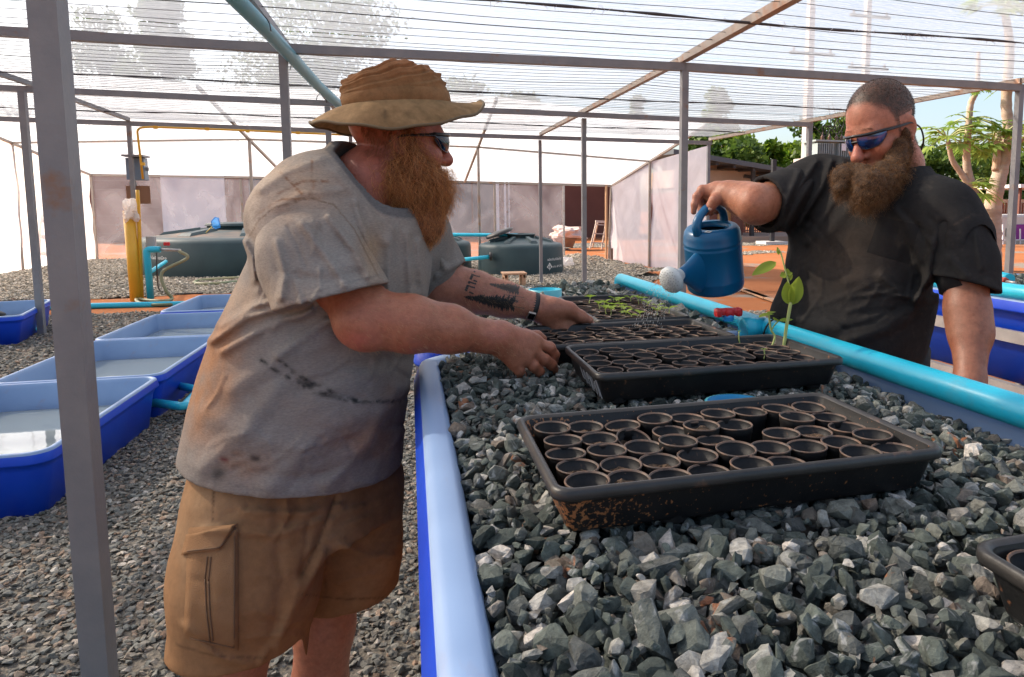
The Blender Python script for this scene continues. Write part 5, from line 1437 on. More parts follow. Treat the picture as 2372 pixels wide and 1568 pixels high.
# falling water
WD = bpy.data.materials.new('water_drops'); WD.use_nodes = True
n_, l_ = WD.node_tree.nodes, WD.node_tree.links
g_ = n_.new('ShaderNodeBsdfGlossy'); g_.inputs['Roughness'].default_value = .08
tr_ = n_.new('ShaderNodeBsdfTransparent'); fr2 = n_.new('ShaderNodeFresnel'); fr2.inputs['IOR'].default_value = 1.5
dd_ = n_.new('ShaderNodeBsdfTranslucent'); dd_.inputs['Color'].default_value = (.85, .88, .9, 1)
m1_ = n_.new('ShaderNodeMixShader'); m1_.inputs[0].default_value = .45; l_.new(tr_.outputs[0], m1_.inputs[1]); l_.new(dd_.outputs[0], m1_.inputs[2])
m2_ = n_.new('ShaderNodeMixShader'); l_.new(fr2.outputs[0], m2_.inputs[0]); l_.new(m1_.outputs[0], m2_.inputs[1]); l_.new(g_.outputs[0], m2_.inputs[2])
l_.new(m2_.outputs[0], n_['Material Output'].inputs['Surface'])
b = MB(); r = random.Random(8)
for k in range(900):
    a = r.uniform(0, 6.283); rr = .034 * math.sqrt(r.random())
    p0 = rp + rq @ Vector((rr * math.cos(a), rr * math.sin(a), .05))
    v0 = (rd + rq @ Vector((rr * math.cos(a), rr * math.sin(a), 0)) * 5 + Vector((0, 0, -.15))).normalized() * r.uniform(.55, .95)
    tt = r.uniform(0, .30)
    p = p0 + v0 * tt + Vector((0, 0, -4.9 * tt * tt)); v = v0 + Vector((0, 0, -9.8 * tt))
    if p.z < 1.15: continue
    L = .003 + .010 * tt * r.uniform(.5, 1.5) * 3; v.normalize(); q2 = r.uniform(.0005, .0012)
    b.tube([p, p + v * L * .3, p + v * L], [q2 * .3, q2, q2 * .3], 5, caps=False)
o = b.build('water_spray', WD, kind='stuff')
SPLASH = None
# ================================================================= people: smooth bodies grown from distance fields
class Field:
    """signed distance field on a regular grid; parts are blended in one after the other"""
    def __init__(s, lo, hi, h):
        s.lo = np.array(lo, np.float32); s.h = h
        s.n = np.ceil((np.array(hi) - s.lo) / h).astype(int) + 1
        s.f = np.full(s.n, 1.0, np.float32)
        s.ax = [s.lo[i] + h * np.arange(s.n[i], dtype=np.float32) for i in range(3)]
    def _blk(s, lo, hi, m):
        a = np.clip(np.floor((np.array(lo) - m - s.lo) / s.h).astype(int), 0, s.n)
        b = np.clip(np.ceil((np.array(hi) + m - s.lo) / s.h).astype(int) + 1, 0, s.n)
        return tuple(slice(a[i], b[i]) for i in range(3))
    def _pts(s, q): return (s.ax[0][q[0]][:, None, None], s.ax[1][q[1]][None, :, None], s.ax[2][q[2]][None, None, :])
    def _put(s, q, d, k, mode):
        if d.size == 0: return
        f = s.f[q]
        if mode == 'u':
            if k > 0:
                hh = np.clip(.5 + .5 * (f - d) / k, 0, 1); r = f * (1 - hh) + d * hh - k * hh * (1 - hh)
            else: r = np.minimum(f, d)
        elif mode == 's':
            if k > 0:
                hh = np.clip(.5 - .5 * (f + d) / k, 0, 1); r = f * (1 - hh) - d * hh + k * hh * (1 - hh)
            else: r = np.maximum(f, -d)
        s.f[q] = r
    def cap(s, a, b, ra, rb=None, k=.02, mode='u'):
        a, b = np.array(a, np.float32), np.array(b, np.float32); rb = ra if rb is None else rb; R_ = max(ra, rb)
        q = s._blk(np.minimum(a, b), np.maximum(a, b), R_ + k + .03); X, Y, Z = s._pts(q)
        v = b - a; L = max(float(v @ v), 1e-9)
        t = np.clip(((X - a[0]) * v[0] + (Y - a[1]) * v[1] + (Z - a[2]) * v[2]) / L, 0, 1)
        d = np.sqrt((X - a[0] - v[0] * t) ** 2 + (Y - a[1] - v[1] * t) ** 2 + (Z - a[2] - v[2] * t) ** 2) - (ra + (rb - ra) * t)
        s._put(q, d, k, mode); return s
    def chain(s, pts, rads, k=.02, mode='u'):
        for i in range(len(pts) - 1): s.cap(pts[i], pts[i + 1], rads[i], rads[i + 1], k, mode)
        return s
    def ell(s, c, r, M=None, k=.02, mode='u'):
        c = np.array(c, np.float32); R_ = max(r); M = np.eye(3) if M is None else np.array(M)
        q = s._blk(c, c, R_ + k + .03); X, Y, Z = s._pts(q); X, Y, Z = X - c[0], Y - c[1], Z - c[2]
        u = [M[0][i] * X + M[1][i] * Y + M[2][i] * Z for i in range(3)]     # columns of M are the axes
        k0 = np.sqrt(sum((u[i] / r[i]) ** 2 for i in range(3))); k1 = np.sqrt(sum((u[i] / r[i] ** 2) ** 2 for i in range(3)))
        s._put(q, k0 * (k0 - 1) / np.maximum(k1, 1e-6), k, mode); return s
    def loft(s, zs, cs, ra, rb, ang, k=.02, mode='u', p=2.3):
        """stack of superellipses: centres cs (x, y) at heights zs, radii ra along the bearing ang, rb across it"""
        zs = np.array(zs); o = np.argsort(zs); zs = zs[o]
        cx, cy = np.array([c[0] for c in cs])[o], np.array([c[1] for c in cs])[o]; ra, rb = np.array(ra)[o], np.array(rb)[o]
        R_ = max(ra.max(), rb.max())
        q = s._blk((cx.min(), cy.min(), zs[0]), (cx.max(), cy.max(), zs[-1]), R_ + k + .02); X, Y, Z = s._pts(q)
        zz = s.ax[2][q[2]]
        def ip(v):   # smooth interpolation over height
            x = np.clip(zz, zs[0], zs[-1]); i = np.clip(np.searchsorted(zs, x) - 1, 0, len(zs) - 2); t = (x - zs[i]) / (zs[i + 1] - zs[i])
            m = np.gradient(v, zs); hh = zs[i + 1] - zs[i]
            r = (2 * t ** 3 - 3 * t ** 2 + 1) * v[i] + (t ** 3 - 2 * t ** 2 + t) * hh * m[i] + (-2 * t ** 3 + 3 * t ** 2) * v[i + 1] + (t ** 3 - t ** 2) * hh * m[i + 1]
            return r.astype(np.float32)[None, None, :]
        CX, CY, A, B = ip(cx), ip(cy), ip(ra), ip(rb)
        c_, s_ = math.cos(ang), math.sin(ang)
        u = np.abs((X - CX) * c_ + (Y - CY) * s_) / A; v = np.abs(-(X - CX) * s_ + (Y - CY) * c_) / B
        d = ((u ** p + v ** p) ** (1 / p) - 1) * np.minimum(A, B)
        d = np.maximum(d, np.maximum(zs[0] - Z, Z - zs[-1]))
        s._put(q, d, k, mode); return s
    def plane(s, p, n, k=0.0, lo=None, hi=None):
        """cut away everything on the side n points to (inside an optional box)"""
        q = s._blk(lo if lo is not None else s.lo, hi if hi is not None else s.lo + s.h * s.n, 0); X, Y, Z = s._pts(q); n = np.array(n, float); n /= np.linalg.norm(n)
        d = -((X - p[0]) * n[0] + (Y - p[1]) * n[1] + (Z - p[2]) * n[2])
        s._put(q, d.astype(np.float32), k, 's'); return s
    def displace(s, fn):
        m = np.abs(s.f) < .04
        i = np.argwhere(m); P = s.lo + i * s.h
        s.f[m] += fn(P).astype(np.float32); return s
    def mesh(s):
        F = s.f; n = s.n; S_ = F < 0
        def sh(a, i, j, k): return a[i:n[0] - 1 + i, j:n[1] - 1 + j, k:n[2] - 1 + k]
        cnt = sum(sh(S_, i, j, k).astype(np.int8) for i in (0, 1) for j in (0, 1) for k in (0, 1))
        I = np.argwhere((cnt > 0) & (cnt < 8)); idx = np.full(n - 1, -1, np.int32); idx[I[:, 0], I[:, 1], I[:, 2]] = np.arange(len(I))
        acc = np.zeros((len(I), 3)); w_ = np.zeros(len(I)); cr = [(i, j, k) for i in (0, 1) for j in (0, 1) for k in (0, 1)]
        val = {c: F[I[:, 0] + c[0], I[:, 1] + c[1], I[:, 2] + c[2]] for c in cr}
        for a in cr:
            for d in range(3):
                if a[d] == 0:
                    b = list(a); b[d] = 1; b = tuple(b); x = (val[a] < 0) != (val[b] < 0)
                    t = val[a][x] / (val[a][x] - val[b][x]); p = np.tile(np.array(a, float), (x.sum(), 1)); p[:, d] = t; acc[x] += p; w_[x] += 1
        V = s.lo + s.h * (I + acc / w_[:, None])
        Q = []
        for d in range(3):
            e = [slice(None)] * 3; g = [slice(None)] * 3; e[d] = slice(0, -1); g[d] = slice(1, None)
            x = S_[tuple(e)] != S_[tuple(g)]; J = np.argwhere(x); u, v = (d + 1) % 3, (d + 2) % 3
            ok = (J[:, u] > 0) & (J[:, v] > 0) & (J[:, u] < n[u] - 1) & (J[:, v] < n[v] - 1); J = J[ok]; ins = S_[J[:, 0], J[:, 1], J[:, 2]]
            c = []
            for du, dv in ((1, 1), (0, 1), (0, 0), (1, 0)):
                K = J.copy(); K[:, u] -= du; K[:, v] -= dv; c.append(idx[K[:, 0], K[:, 1], K[:, 2]])
            f = np.stack(c, 1); f[~ins] = f[~ins][:, ::-1]; Q.append(f)
        return V, np.concatenate(Q)
def np_mesh(name, V, Q, col=None):
    me = bpy.data.meshes.new(name)
    me.vertices.add(len(V)); me.vertices.foreach_set('co', np.asarray(V, np.float32).ravel())
    me.loops.add(Q.size); me.loops.foreach_set('vertex_index', Q.ravel().astype(np.int32))
    me.polygons.add(len(Q)); me.polygons.foreach_set('loop_start', np.arange(0, Q.size, Q.shape[1], dtype=np.int32)); me.polygons.foreach_set('loop_total', np.full(len(Q), Q.shape[1], np.int32))
    me.polygons.foreach_set('use_smooth', np.ones(len(Q), bool))
    if col is not None:
        a = me.color_attributes.new('Col', 'FLOAT_COLOR', 'POINT'); a.data.foreach_set('color', np.concatenate([col, np.ones((len(V), 1))], 1).astype(np.float32).ravel())
    me.update(calc_edges=True); me.validate()
    return me
def seg_dist(x, y, pl):
    d = np.full(x.shape, 1e9)
    for (ax_, ay), (bx, by) in zip(pl[:-1], pl[1:]):
        vx, vy = bx - ax_, by - ay; t = np.clip(((x - ax_) * vx + (y - ay) * vy) / (vx * vx + vy * vy + 1e-9), 0, 1)
        d = np.minimum(d, np.hypot(x - ax_ - t * vx, y - ay - t * vy))
    return d
def vnoise(P, sc, seed=0):
    """cheap smooth value noise"""
    r = np.random.default_rng(seed); T = r.random((32, 32, 32)); q = P * sc + 100; i = np.floor(q).astype(int); f = q - i; f = f * f * (3 - 2 * f); o = 0
    for a in (0, 1):
        for b in (0, 1):
            for c in (0, 1):
                o = o + T[(i[:, 0] + a) % 32, (i[:, 1] + b) % 32, (i[:, 2] + c) % 32] * (f[:, 0] if a else 1 - f[:, 0]) * (f[:, 1] if b else 1 - f[:, 1]) * (f[:, 2] if c else 1 - f[:, 2])
    return o
def fbm(P, sc, seed=0, o=4): return sum(vnoise(P, sc * 2 ** k, seed + k) * .5 ** k for k in range(o)) / sum(.5 ** k for k in range(o))
def creases(x0, y0, x1, y1, ang, n_, seed, L=(50, 140), w_=(3.5, 6.5), a=.0028):
    r = random.Random(seed); out = []
    for _ in range(n_):
        x, y = r.uniform(x0, x1), r.uniform(y0, y1); t = R(ang + r.gauss(0, 16)); l_ = r.uniform(*L); c = r.uniform(-.35, .35)
        p = [(x + math.cos(t + c * k) * l_ * k / 2, y + math.sin(t + c * k) * l_ * k / 2) for k in range(3)]
        out.append((p, r.uniform(*w_), r.choice((-1, 1)) * a * r.uniform(.5, 1.2)))
    return out
def folds(lines, base=.0022, nsc=16):
    """creases: raised ridges along survey lines, plus gentle unevenness of cloth"""
    def fn(P):
        x, y, z = proj_np(P); d = np.zeros(len(P))
        for pl, w_, a in lines: d -= 1.45 * a * np.exp(-(seg_dist(x, y, pl) / w_) ** 2)
        d += (fbm(P, nsc, 3, 3) - .5) * base * 2
        return d
    return fn
def paint(P, base, ops, seed=0):
    x, y, z = proj_np(P); C_ = np.tile(np.array(base, float), (len(P), 1)); n1 = fbm(P, 28, seed); n2 = fbm(P, 90, seed + 9)
    for op in ops:
        if op[0] == 'blob': _, cx, cy, rx, ry, c, st = op; m = np.exp(-(((x - cx) / rx) ** 2 + ((y - cy) / ry) ** 2)) * st * np.clip(.35 + 1.5 * (n1 - .2), 0, 1.5)
        elif op[0] == 'line': _, pl, w_, c, st = op; m = np.exp(-(seg_dist(x, y, pl) / w_) ** 2) * st * np.clip((n2 - .34) * 4, 0, 1.2)
        elif op[0] == 'edge': _, pl, w_, c, st = op; m = np.exp(-(seg_dist(x, y, pl) / w_) ** 2) * st
        elif op[0] == 'noise': _, sc, lo, hi, c, st = op; m = np.clip((fbm(P, sc, seed + 31) - lo) / (hi - lo), 0, 1) * st
        elif op[0] == 'fn': _, fn, c, st = op; m = fn(P, x, y) * st
        m = np.clip(m, 0, 1)[:, None]; C_ = C_ * (1 - m) + np.array(c) * m
    return C_
def attr_mat(name, rough=.8, nscale=60, amp=.25, bump=.2, bscale=300, sss=0., spec=.4, sheen=0., weave=0., lump=0.):
    m = bpy.data.materials.new(name); m.use_nodes = True; n, l = m.node_tree.nodes, m.node_tree.links; b = n['Principled BSDF']
    b.inputs['Roughness'].default_value = rough; b.inputs['Specular IOR Level'].default_value = spec; b.inputs['Sheen Weight'].default_value = sheen
    if sss: b.inputs['Subsurface Weight'].default_value = sss; b.inputs['Subsurface Radius'].default_value = (1, .3, .15); b.inputs['Subsurface Scale'].default_value = .008
    a = n.new('ShaderNodeAttribute'); a.attribute_name = 'Col'; tc = n.new('ShaderNodeTexCoord')
    t = n.new('ShaderNodeTexNoise'); t.inputs['Scale'].default_value = nscale; t.inputs['Detail'].default_value = 6; t.inputs['Roughness'].default_value = .7; l.new(tc.outputs['Object'], t.inputs['Vector'])
    if weave:
        mp = n.new('ShaderNodeMapping'); mp.inputs['Scale'].default_value = (1, 1, weave); l.new(tc.outputs['Object'], mp.inputs['Vector']); l.new(mp.outputs['Vector'], t.inputs['Vector'])
    r = n.new('ShaderNodeMapRange'); r.inputs['From Min'].default_value = .3; r.inputs['From Max'].default_value = .7; r.inputs['To Min'].default_value = 1 - amp; r.inputs['To Max'].default_value = 1 + amp; l.new(t.outputs['Fac'], r.inputs['Value'])
    x = n.new('ShaderNodeMix'); x.data_type = 'RGBA'; x.blend_type = 'MULTIPLY'; x.inputs[0].default_value = 1; l.new(a.outputs['Color'], x.inputs[6]); l.new(r.outputs['Result'], x.inputs[7]); l.new(x.outputs[2], b.inputs['Base Color'])
    t2 = n.new('ShaderNodeTexNoise'); t2.inputs['Scale'].default_value = bscale; t2.inputs['Detail'].default_value = 4; l.new(tc.outputs['Object'], t2.inputs['Vector'])
    bp = n.new('ShaderNodeBump'); bp.inputs['Strength'].default_value = bump; bp.inputs['Distance'].default_value = .002; l.new(t2.outputs['Fac'], bp.inputs['Height'])
    if lump:
        t3 = n.new('ShaderNodeTexNoise'); t3.inputs['Scale'].default_value = 11; t3.inputs['Detail'].default_value = 5; t3.inputs['Distortion'].default_value = 1.0; l.new(tc.outputs['Object'], t3.inputs['Vector'])
        b3 = n.new('ShaderNodeBump'); b3.inputs['Strength'].default_value = lump; b3.inputs['Distance'].default_value = .02; l.new(t3.outputs['Fac'], b3.inputs['Height']); l.new(bp.outputs['Normal'], b3.inputs['Normal']); l.new(b3.outputs['Normal'], b.inputs['Normal'])
    else: l.new(bp.outputs['Normal'], b.inputs['Normal'])
    return m
SKIN = attr_mat('skin', .46, 70, .20, .45, 330, sss=.08, spec=.4)
JERSEY = attr_mat('jersey', .95, 130, .22, .25, 700, sheen=.0, spec=.1, weave=3.0, lump=.22)
JERSEYB = attr_mat('black_jersey', .92, 60, .16, .25, 700, sheen=.0, spec=.12, lump=.28)
TWILL = attr_mat('twill', .9, 45, .14, .3, 500, spec=.15, lump=.18)
HAIRM = {}
def hair_mat(name, c1, c2, rough=.5):
    m = bpy.data.materials.new(name); m.use_nodes = True; n, l = m.node_tree.nodes, m.node_tree.links; b = n['Principled BSDF']; b.inputs['Roughness'].default_value = rough; b.inputs['Specular IOR Level'].default_value = .5
    g = n.new('ShaderNodeNewGeometry'); x = n.new('ShaderNodeMix'); x.data_type = 'RGBA'; l.new(g.outputs['Random Per Island'], x.inputs[0]); x.inputs[6].default_value = (*c1, 1); x.inputs[7].default_value = (*c2, 1); l.new(x.outputs[2], b.inputs['Base Color'])
    tl = n.new('ShaderNodeBsdfTranslucent'); l.new(x.outputs[2], tl.inputs['Color']); ms = n.new('ShaderNodeMixShader'); ms.inputs[0].default_value = .3; l.new(b.outputs[0], ms.inputs[1]); l.new(tl.outputs[0], ms.inputs[2]); l.new(ms.outputs[0], n['Material Output'].inputs['Surface'])
    return m
def strands(P0, N0, flow, L, width, seed, curl=.35, out=.35, nseg=5):
    """flat tapering hairs: roots P0, normals N0, general run of the hair flow (vectorised)"""
    r = np.random.default_rng(seed); n = len(P0); f = flow if flow.ndim == 2 else np.tile(flow, (n, 1))
    f = f - N0 * (f * N0).sum(1, keepdims=True) * .8; f /= np.linalg.norm(f, axis=1, keepdims=True) + 1e-9
    d = f + N0 * out * r.uniform(.3, 1.4, (n, 1)) + r.normal(size=(n, 3)) * .18; d /= np.linalg.norm(d, axis=1, keepdims=True)
    Ls = (L if hasattr(L, '__len__') else np.full(n, L))[:, None] * r.uniform(.6, 1.3, (n, 1)); s_ = np.cross(d, r.normal(size=(n, 3))); s_ /= np.linalg.norm(s_, axis=1, keepdims=True); u = np.cross(d, s_)
    ph, fq = r.uniform(0, 6.28, (n, 1)), r.uniform(.7, 1.8, (n, 1)); pts = []
    for k in range(nseg + 1):
        t = k / nseg
        c = P0 + d * Ls * t + (s_ * (np.sin(ph + fq * 6 * t) - np.sin(ph)) + u * (np.cos(ph * 1.7 + fq * 5 * t) - np.cos(ph * 1.7))) * Ls * curl * .16 + np.array([0, 0, -1.0]) * Ls * .28 * t * t
        w_ = width * (1 - .75 * t); pts += [c - s_ * w_ / 2, c + s_ * w_ / 2]
    V = np.stack(pts, 1).reshape(-1, 3); m = 2 * (nseg + 1)
    q = np.array([[2 * k, 2 * k + 1, 2 * k + 3, 2 * k + 2] for k in range(nseg)]); return V, (q[None] + (np.arange(n) * m)[:, None, None]).reshape(-1, 4)
def sample(V, Q, n, seed, mask=None):
    r = np.random.default_rng(seed); A = V[Q]; c = A.mean(1); nr = np.cross(A[:, 2] - A[:, 0], A[:, 3] - A[:, 1]); ar = np.linalg.norm(nr, axis=1); p = ar.copy()
    if mask is not None: p *= mask(c)
    i = r.choice(len(Q), n, p=p / p.sum()); w4 = r.dirichlet((1, 1, 1, 1), n); return (A[i] * w4[:, :, None]).sum(1), nr[i] / (ar[i][:, None] + 1e-12)
def tree_of(V, Q): return BVHTree.FromPolygons([tuple(v) for v in V], [tuple(int(i) for i in q) for q in Q])
EYE = Vector((0, 0, H))
def hit(bv, x, y, lift=0.0):
    d = Vector(ray(x, y)).normalized(); r = bv.ray_cast(EYE, d)
    return None if r[0] is None else r[0] - d * lift
def patch(name, bv, quad, nu, nv, lift, m, parent, edge=.12, wob=0.0):
    """a piece of cloth sewn on: a four-cornered outline laid onto the surface below, raised in its middle"""
    a, b, c, d = quad; rows = []; last = None
    for j in range(nv + 1):
        row = []
        for i in range(nu + 1):
            u, v = i / nu, j / nv
            x = (a[0] * (1 - u) + b[0] * u) * (1 - v) + (d[0] * (1 - u) + c[0] * u) * v; y = (a[1] * (1 - u) + b[1] * u) * (1 - v) + (d[1] * (1 - u) + c[1] * u) * v
            e = min(u, 1 - u, v, 1 - v); p = hit(bv, x, y, lift * min(1, e / edge + .25) + wob * math.sin(u * 9 + v * 4) * e)
            if p is None: p = last
            last = p; row.append(p)
        if row[0] is not None: rows.append(row)
    lo_ = [[hit(bv, *q_, -.004) or rows[0][0] for q_ in ((a[0], a[1]),)]]
    bb = MB(); bb.loft(rows, closed=False); return bb.build(name, m, parent)
def decal(name, bv, polys, step, m, parent, lift=.0007):
    """flat ink: outlines rastered finely and laid on the skin"""
    b = MB(); cache = {}
    def vert(i, j):
        if (i, j) not in cache:
            p = hit(bv, i * step, j * step, lift); cache[(i, j)] = None if p is None else (len(b.v), b.v.append(tuple(p)))[0]
        return cache[(i, j)]
    for pl in polys:
        X = [p[0] for p in pl]; Y = [p[1] for p in pl]
        for i in range(int(min(X) / step) - 1, int(max(X) / step) + 2):
            for j in range(int(min(Y) / step) - 1, int(max(Y) / step) + 2):
                x, y, ins = (i + .5) * step, (j + .5) * step, False
                for k in range(len(pl)):
                    (x0, y0), (x1, y1) = pl[k], pl[k - 1]
                    if (y0 > y) != (y1 > y) and x < (x1 - x0) * (y - y0) / (y1 - y0) + x0: ins = not ins
                if ins:
                    q = [vert(i, j), vert(i + 1, j), vert(i + 1, j + 1), vert(i, j + 1)]
                    if None not in q: b.f.append(tuple(q)); b.m.append(0); b.sm.append(True)
    return b.build(name, m, parent)
def stroke(pts, w_):
    """outline of a thick line"""
    L, R__ = [], []
    for i, p in enumerate(pts):
        a, c = pts[max(i - 1, 0)], pts[min(i + 1, len(pts) - 1)]; dx, dy = c[0] - a[0], c[1] - a[1]; q = math.hypot(dx, dy); ww = w_[i] if hasattr(w_, '__len__') else w_
        L.append((p[0] - dy / q * ww / 2, p[1] + dx / q * ww / 2)); R__.append((p[0] + dy / q * ww / 2, p[1] - dx / q * ww / 2))
    return L + R__[::-1]
def bounds(pts, m): a = np.array([tuple(p) for p in pts]); return a.min(0) - m, a.max(0) + m
def head_sdf(F, c, M, s=1.0, ears=True, beak=1.0):
    """skull, face, nose and ears; local axes x forward, y to the person's left, z up"""
    c = np.array(c); M = np.array(M); L = lambda x, y, z: c + M @ np.array([x, y, z]) * s; e = lambda p, r, k: F.ell(L(*p), [q * s for q in r], M, k * s)
    e((-.012, 0, .055), (.102, .080, .092), .01); e((.020, 0, .0), (.078, .070, .10), .03); e((.035, 0, -.055), (.058, .055, .062), .03); e((.060, 0, -.098), (.030, .032, .026), .025)
    F.cap(L(.082, -.035, .028), L(.082, .035, .028), .016 * s, .016 * s, .02 * s)
    for sy in (-1, 1): e((.066, .042 * sy, -.022), (.026, .024, .024), .02)
    F.cap(L(.094, 0, .022), L(.114 * beak, 0, -.022), .0095 * s, .0145 * s, .012 * s); e((.114 * beak, 0, -.027), (.0165, .0175, .0140), .008)
    for sy in (-1, 1): e((.102, .0125 * sy, -.030), (.011, .0085, .009), .006)
    e((.092, 0, -.062), (.013, .024, .006), .006); e((.090, 0, -.073), (.013, .021, .007), .006)
    if ears:
        for sy in (-1, 1):
            Q = M @ np.array(Matrix.Rotation(R(-22 * sy), 3, 'Z') @ Matrix.Rotation(R(-12), 3, 'Y'))
            F.ell(L(-.012, .079 * sy, .002), (.0205 * s, .008 * s, .032 * s), Q, .006 * s); F.ell(L(-.008, .0895 * sy, .004), (.013 * s, .007 * s, .021 * s), Q, .005 * s, 's'); F.ell(L(-.004, .078 * sy, -.026), (.010 * s, .008 * s, .010 * s), Q, .006 * s)
def finger(F, pts, r0, r1, k=.006):
    rr = [r0 + (r1 - r0) * i / (len(pts) - 1) for i in range(len(pts))]; rr = [q * (1.06 if 0 < i < len(pts) - 1 else 1) for i, q in enumerate(rr)]
    F.chain(pts, rr, k)
def skin_cols(P, base, seed, red=()):
    return paint(P, base, [('noise', 18, .45, .75, (base[0] * .95, base[1] * .72, base[2] * .66), .55), ('noise', 120, .60, .72, (base[0] * .72, base[1] * .55, base[2] * .48), .45)] + list(red), seed)
def join(parts):
    V, Q, C_ = [], [], []; o = 0
    for v, q, c in parts: V.append(v); Q.append(q + o); C_.append(c); o += len(v)
    return np.concatenate(V), np.concatenate(Q), np.concatenate(C_)
def rot_to(f, roll=0.0):
    """matrix whose columns are forward, left, up"""
    f = Vector(f).normalized(); l = Vector((0, 0, 1)).cross(f).normalized(); u = f.cross(l); M = Matrix((f, l, u)).transposed()
    return np.array(M @ Matrix.Rotation(roll, 3, 'X'))

# ----------------------------------------------------------------- the man in grey
A = lambda x, y, d: np.array(at(x, y, d))
m1 = thing('person', 'bearded person in bush hat and dirty grey t-shirt gripping a seedling tray', 'person', (-.27, 1.55, 0))
SK1 = (0.335, 0.128, 0.074)
parts1 = []
hc1 = A(922, 336, 1.60); HM1 = rot_to((.965, .20, -.05))
F = Field(*bounds([hc1, A(800, 450, 1.6)], .17), .0032)
F.chain([A(892, 385, 1.60), A(856, 425, 1.58), A(825, 500, 1.58)], [.072, .080, .095], .02)
head_sdf(F, hc1, HM1, 1.0)
V, Q = F.mesh(); parts1.append((V, Q, skin_cols(V, (0.31, 0.100, 0.065), 1, [('blob', 1035, 360, 25, 20, (0.40, 0.12, 0.085), .8)])))
head1 = (V, Q)
# near arm (right): palm down over the tray corner
sh1, el1, wr1 = A(715, 540, 1.45), A(852, 738, 1.385), A(1120, 778, 1.485)
F = Field(*bounds([sh1, el1, wr1, A(1290, 870, 1.6)], .085), .0029)
F.chain([sh1, A(785, 640, 1.41), el1], [.068, .063, .055], .02)
F.chain([el1, A(950, 750, 1.40), A(1040, 762, 1.44), wr1], [.056, .0550, .047, .0335], .03)
F.cap(A(828, 752, 1.37), A(845, 765, 1.37), .038, .035, .03)                      # point of the elbow
hb = A(1150, 782, 1.505)
F.chain([wr1, hb], [.0335, .036], .02)
k_i, k_m, k_r, k_l = A(1240, 792, 1.575), A(1228, 809, 1.555), A(1214, 829, 1.540), A(1192, 842, 1.530)
for kk, r_3 in ((k_i, .0185), (k_m, .019), (k_r, .0185), (k_l, .017)): F.cap(hb, kk, .026, r_3, .016)
F.cap(A(1165, 772, 1.52), A(1222, 788, 1.56), .024, .018, .02)
finger(F, [k_i, A(1273, 805, 1.590), A(1284, 822, 1.600), A(1283, 838, 1.607)], .0135, .0095)
finger(F, [k_m, A(1262, 834, 1.572), A(1278, 846, 1.585), A(1284, 857, 1.60)], .0138, .0097)
finger(F, [k_r, A(1236, 848, 1.548), A(1249, 861, 1.560), A(1252, 871, 1.578)], .0132, .0093)
finger(F, [k_l, A(1202, 858, 1.532), A(1208, 869, 1.545), A(1209, 875, 1.56)], .0118, .0085)
finger(F, [A(1170, 778, 1.545), A(1215, 778, 1.60), A(1243, 779, 1.625), A(1257, 784, 1.635)], .017, .0098, .01)
V, Q = F.mesh(); arm1 = (V, Q); parts1.append((V, Q, skin_cols(V, SK1, 2, [('blob', 825, 790, 45, 30, (0.38, 0.115, 0.08), .9), ('blob', 1270, 850, 50, 40, (0.33, 0.115, 0.06), .8), ('blob', 1160, 770, 60, 40, (0.38, 0.13, 0.09), .7)])))
# far arm (left): hand under the far corner, thumb on top
sh2, el2, wr2 = A(950, 540, 1.80), A(1020, 655, 1.86), A(1232, 709, 1.925)
F = Field(*bounds([sh2, el2, wr2, A(1375, 790, 2.0)], .085), .0029)
F.chain([sh2, el2], [.066, .062], .02); F.chain([el2, A(1100, 677, 1.88), A(1170, 694, 1.90), wr2], [.060, .0545, .046, .0365], .03)
hb = A(1262, 718, 1.94); F.chain([wr2, hb], [.036, .036], .02)
for x, y, d, r_3 in ((1330, 738, 1.975, .020), (1322, 752, 1.965, .021), (1308, 762, 1.955, .020), (1292, 766, 1.945, .018)):
    F.cap(hb, A(x, y, d), .030, r_3, .02); finger(F, [A(x, y, d), A(x + 34, y + 12, d + .01), A(x + 56, y + 26, d), A(x + 66, y + 40, d - .012)], .0135, .0095)
F.ell(A(1288, 716, 1.925), (.036, .026, .026), None, .02)
finger(F, [A(1282, 709, 1.925), A(1318, 717, 1.935), A(1345, 733, 1.945), A(1366, 741, 1.95)], .0235, .0105, .012)
V, Q = F.mesh(); arm2 = (V, Q); parts1.append((V, Q, skin_cols(V, (0.36, 0.150, 0.098), 3, [('blob', 1300, 735, 60, 30, (0.33, 0.13, 0.07), .9)])))
# legs and boots
kn1, kn2 = A(545, 1500, 1.47), A(752, 1455, 1.72)
F = Field((-.75, 1.1, -.02), (.2, 2.1, .95), .007)
an1, an2 = np.array([kn1[0] + .01, kn1[1], .10]), np.array([kn2[0] + .02, kn2[1] + .02, .10])
for kn, an in ((kn1, an1), (kn2, an2)):
    F.chain([kn + np.array([.03, .03, .26]), kn, kn + np.array([-.02, 0, -.16]), an], [.085, .068, .066, .043], .03)
V, Q = F.mesh(); parts1.append((V, Q, skin_cols(V, (0.36, 0.145, 0.09), 4)))
for an in (an1, an2):
    F = Field(an + np.array([-.14, -.09, -.11]), an + np.array([.24, .09, .08]), .007)
    F.cap(an + [0, 0, .05], an + [-.01, 0, -.04], .06, .055, .02); F.chain([an + [-.04, 0, -.05], an + [.16, 0, -.065]], [.050, .042], .03); F.plane(an + [0, 0, -.10], (0, 0, -1))
    V, Q = F.mesh(); place('boot', np_mesh('boot', V, Q, paint(V, (.10, .07, .05), [('noise', 20, .5, .7, (.25, .13, .07), .6)])), TWILL, m1)
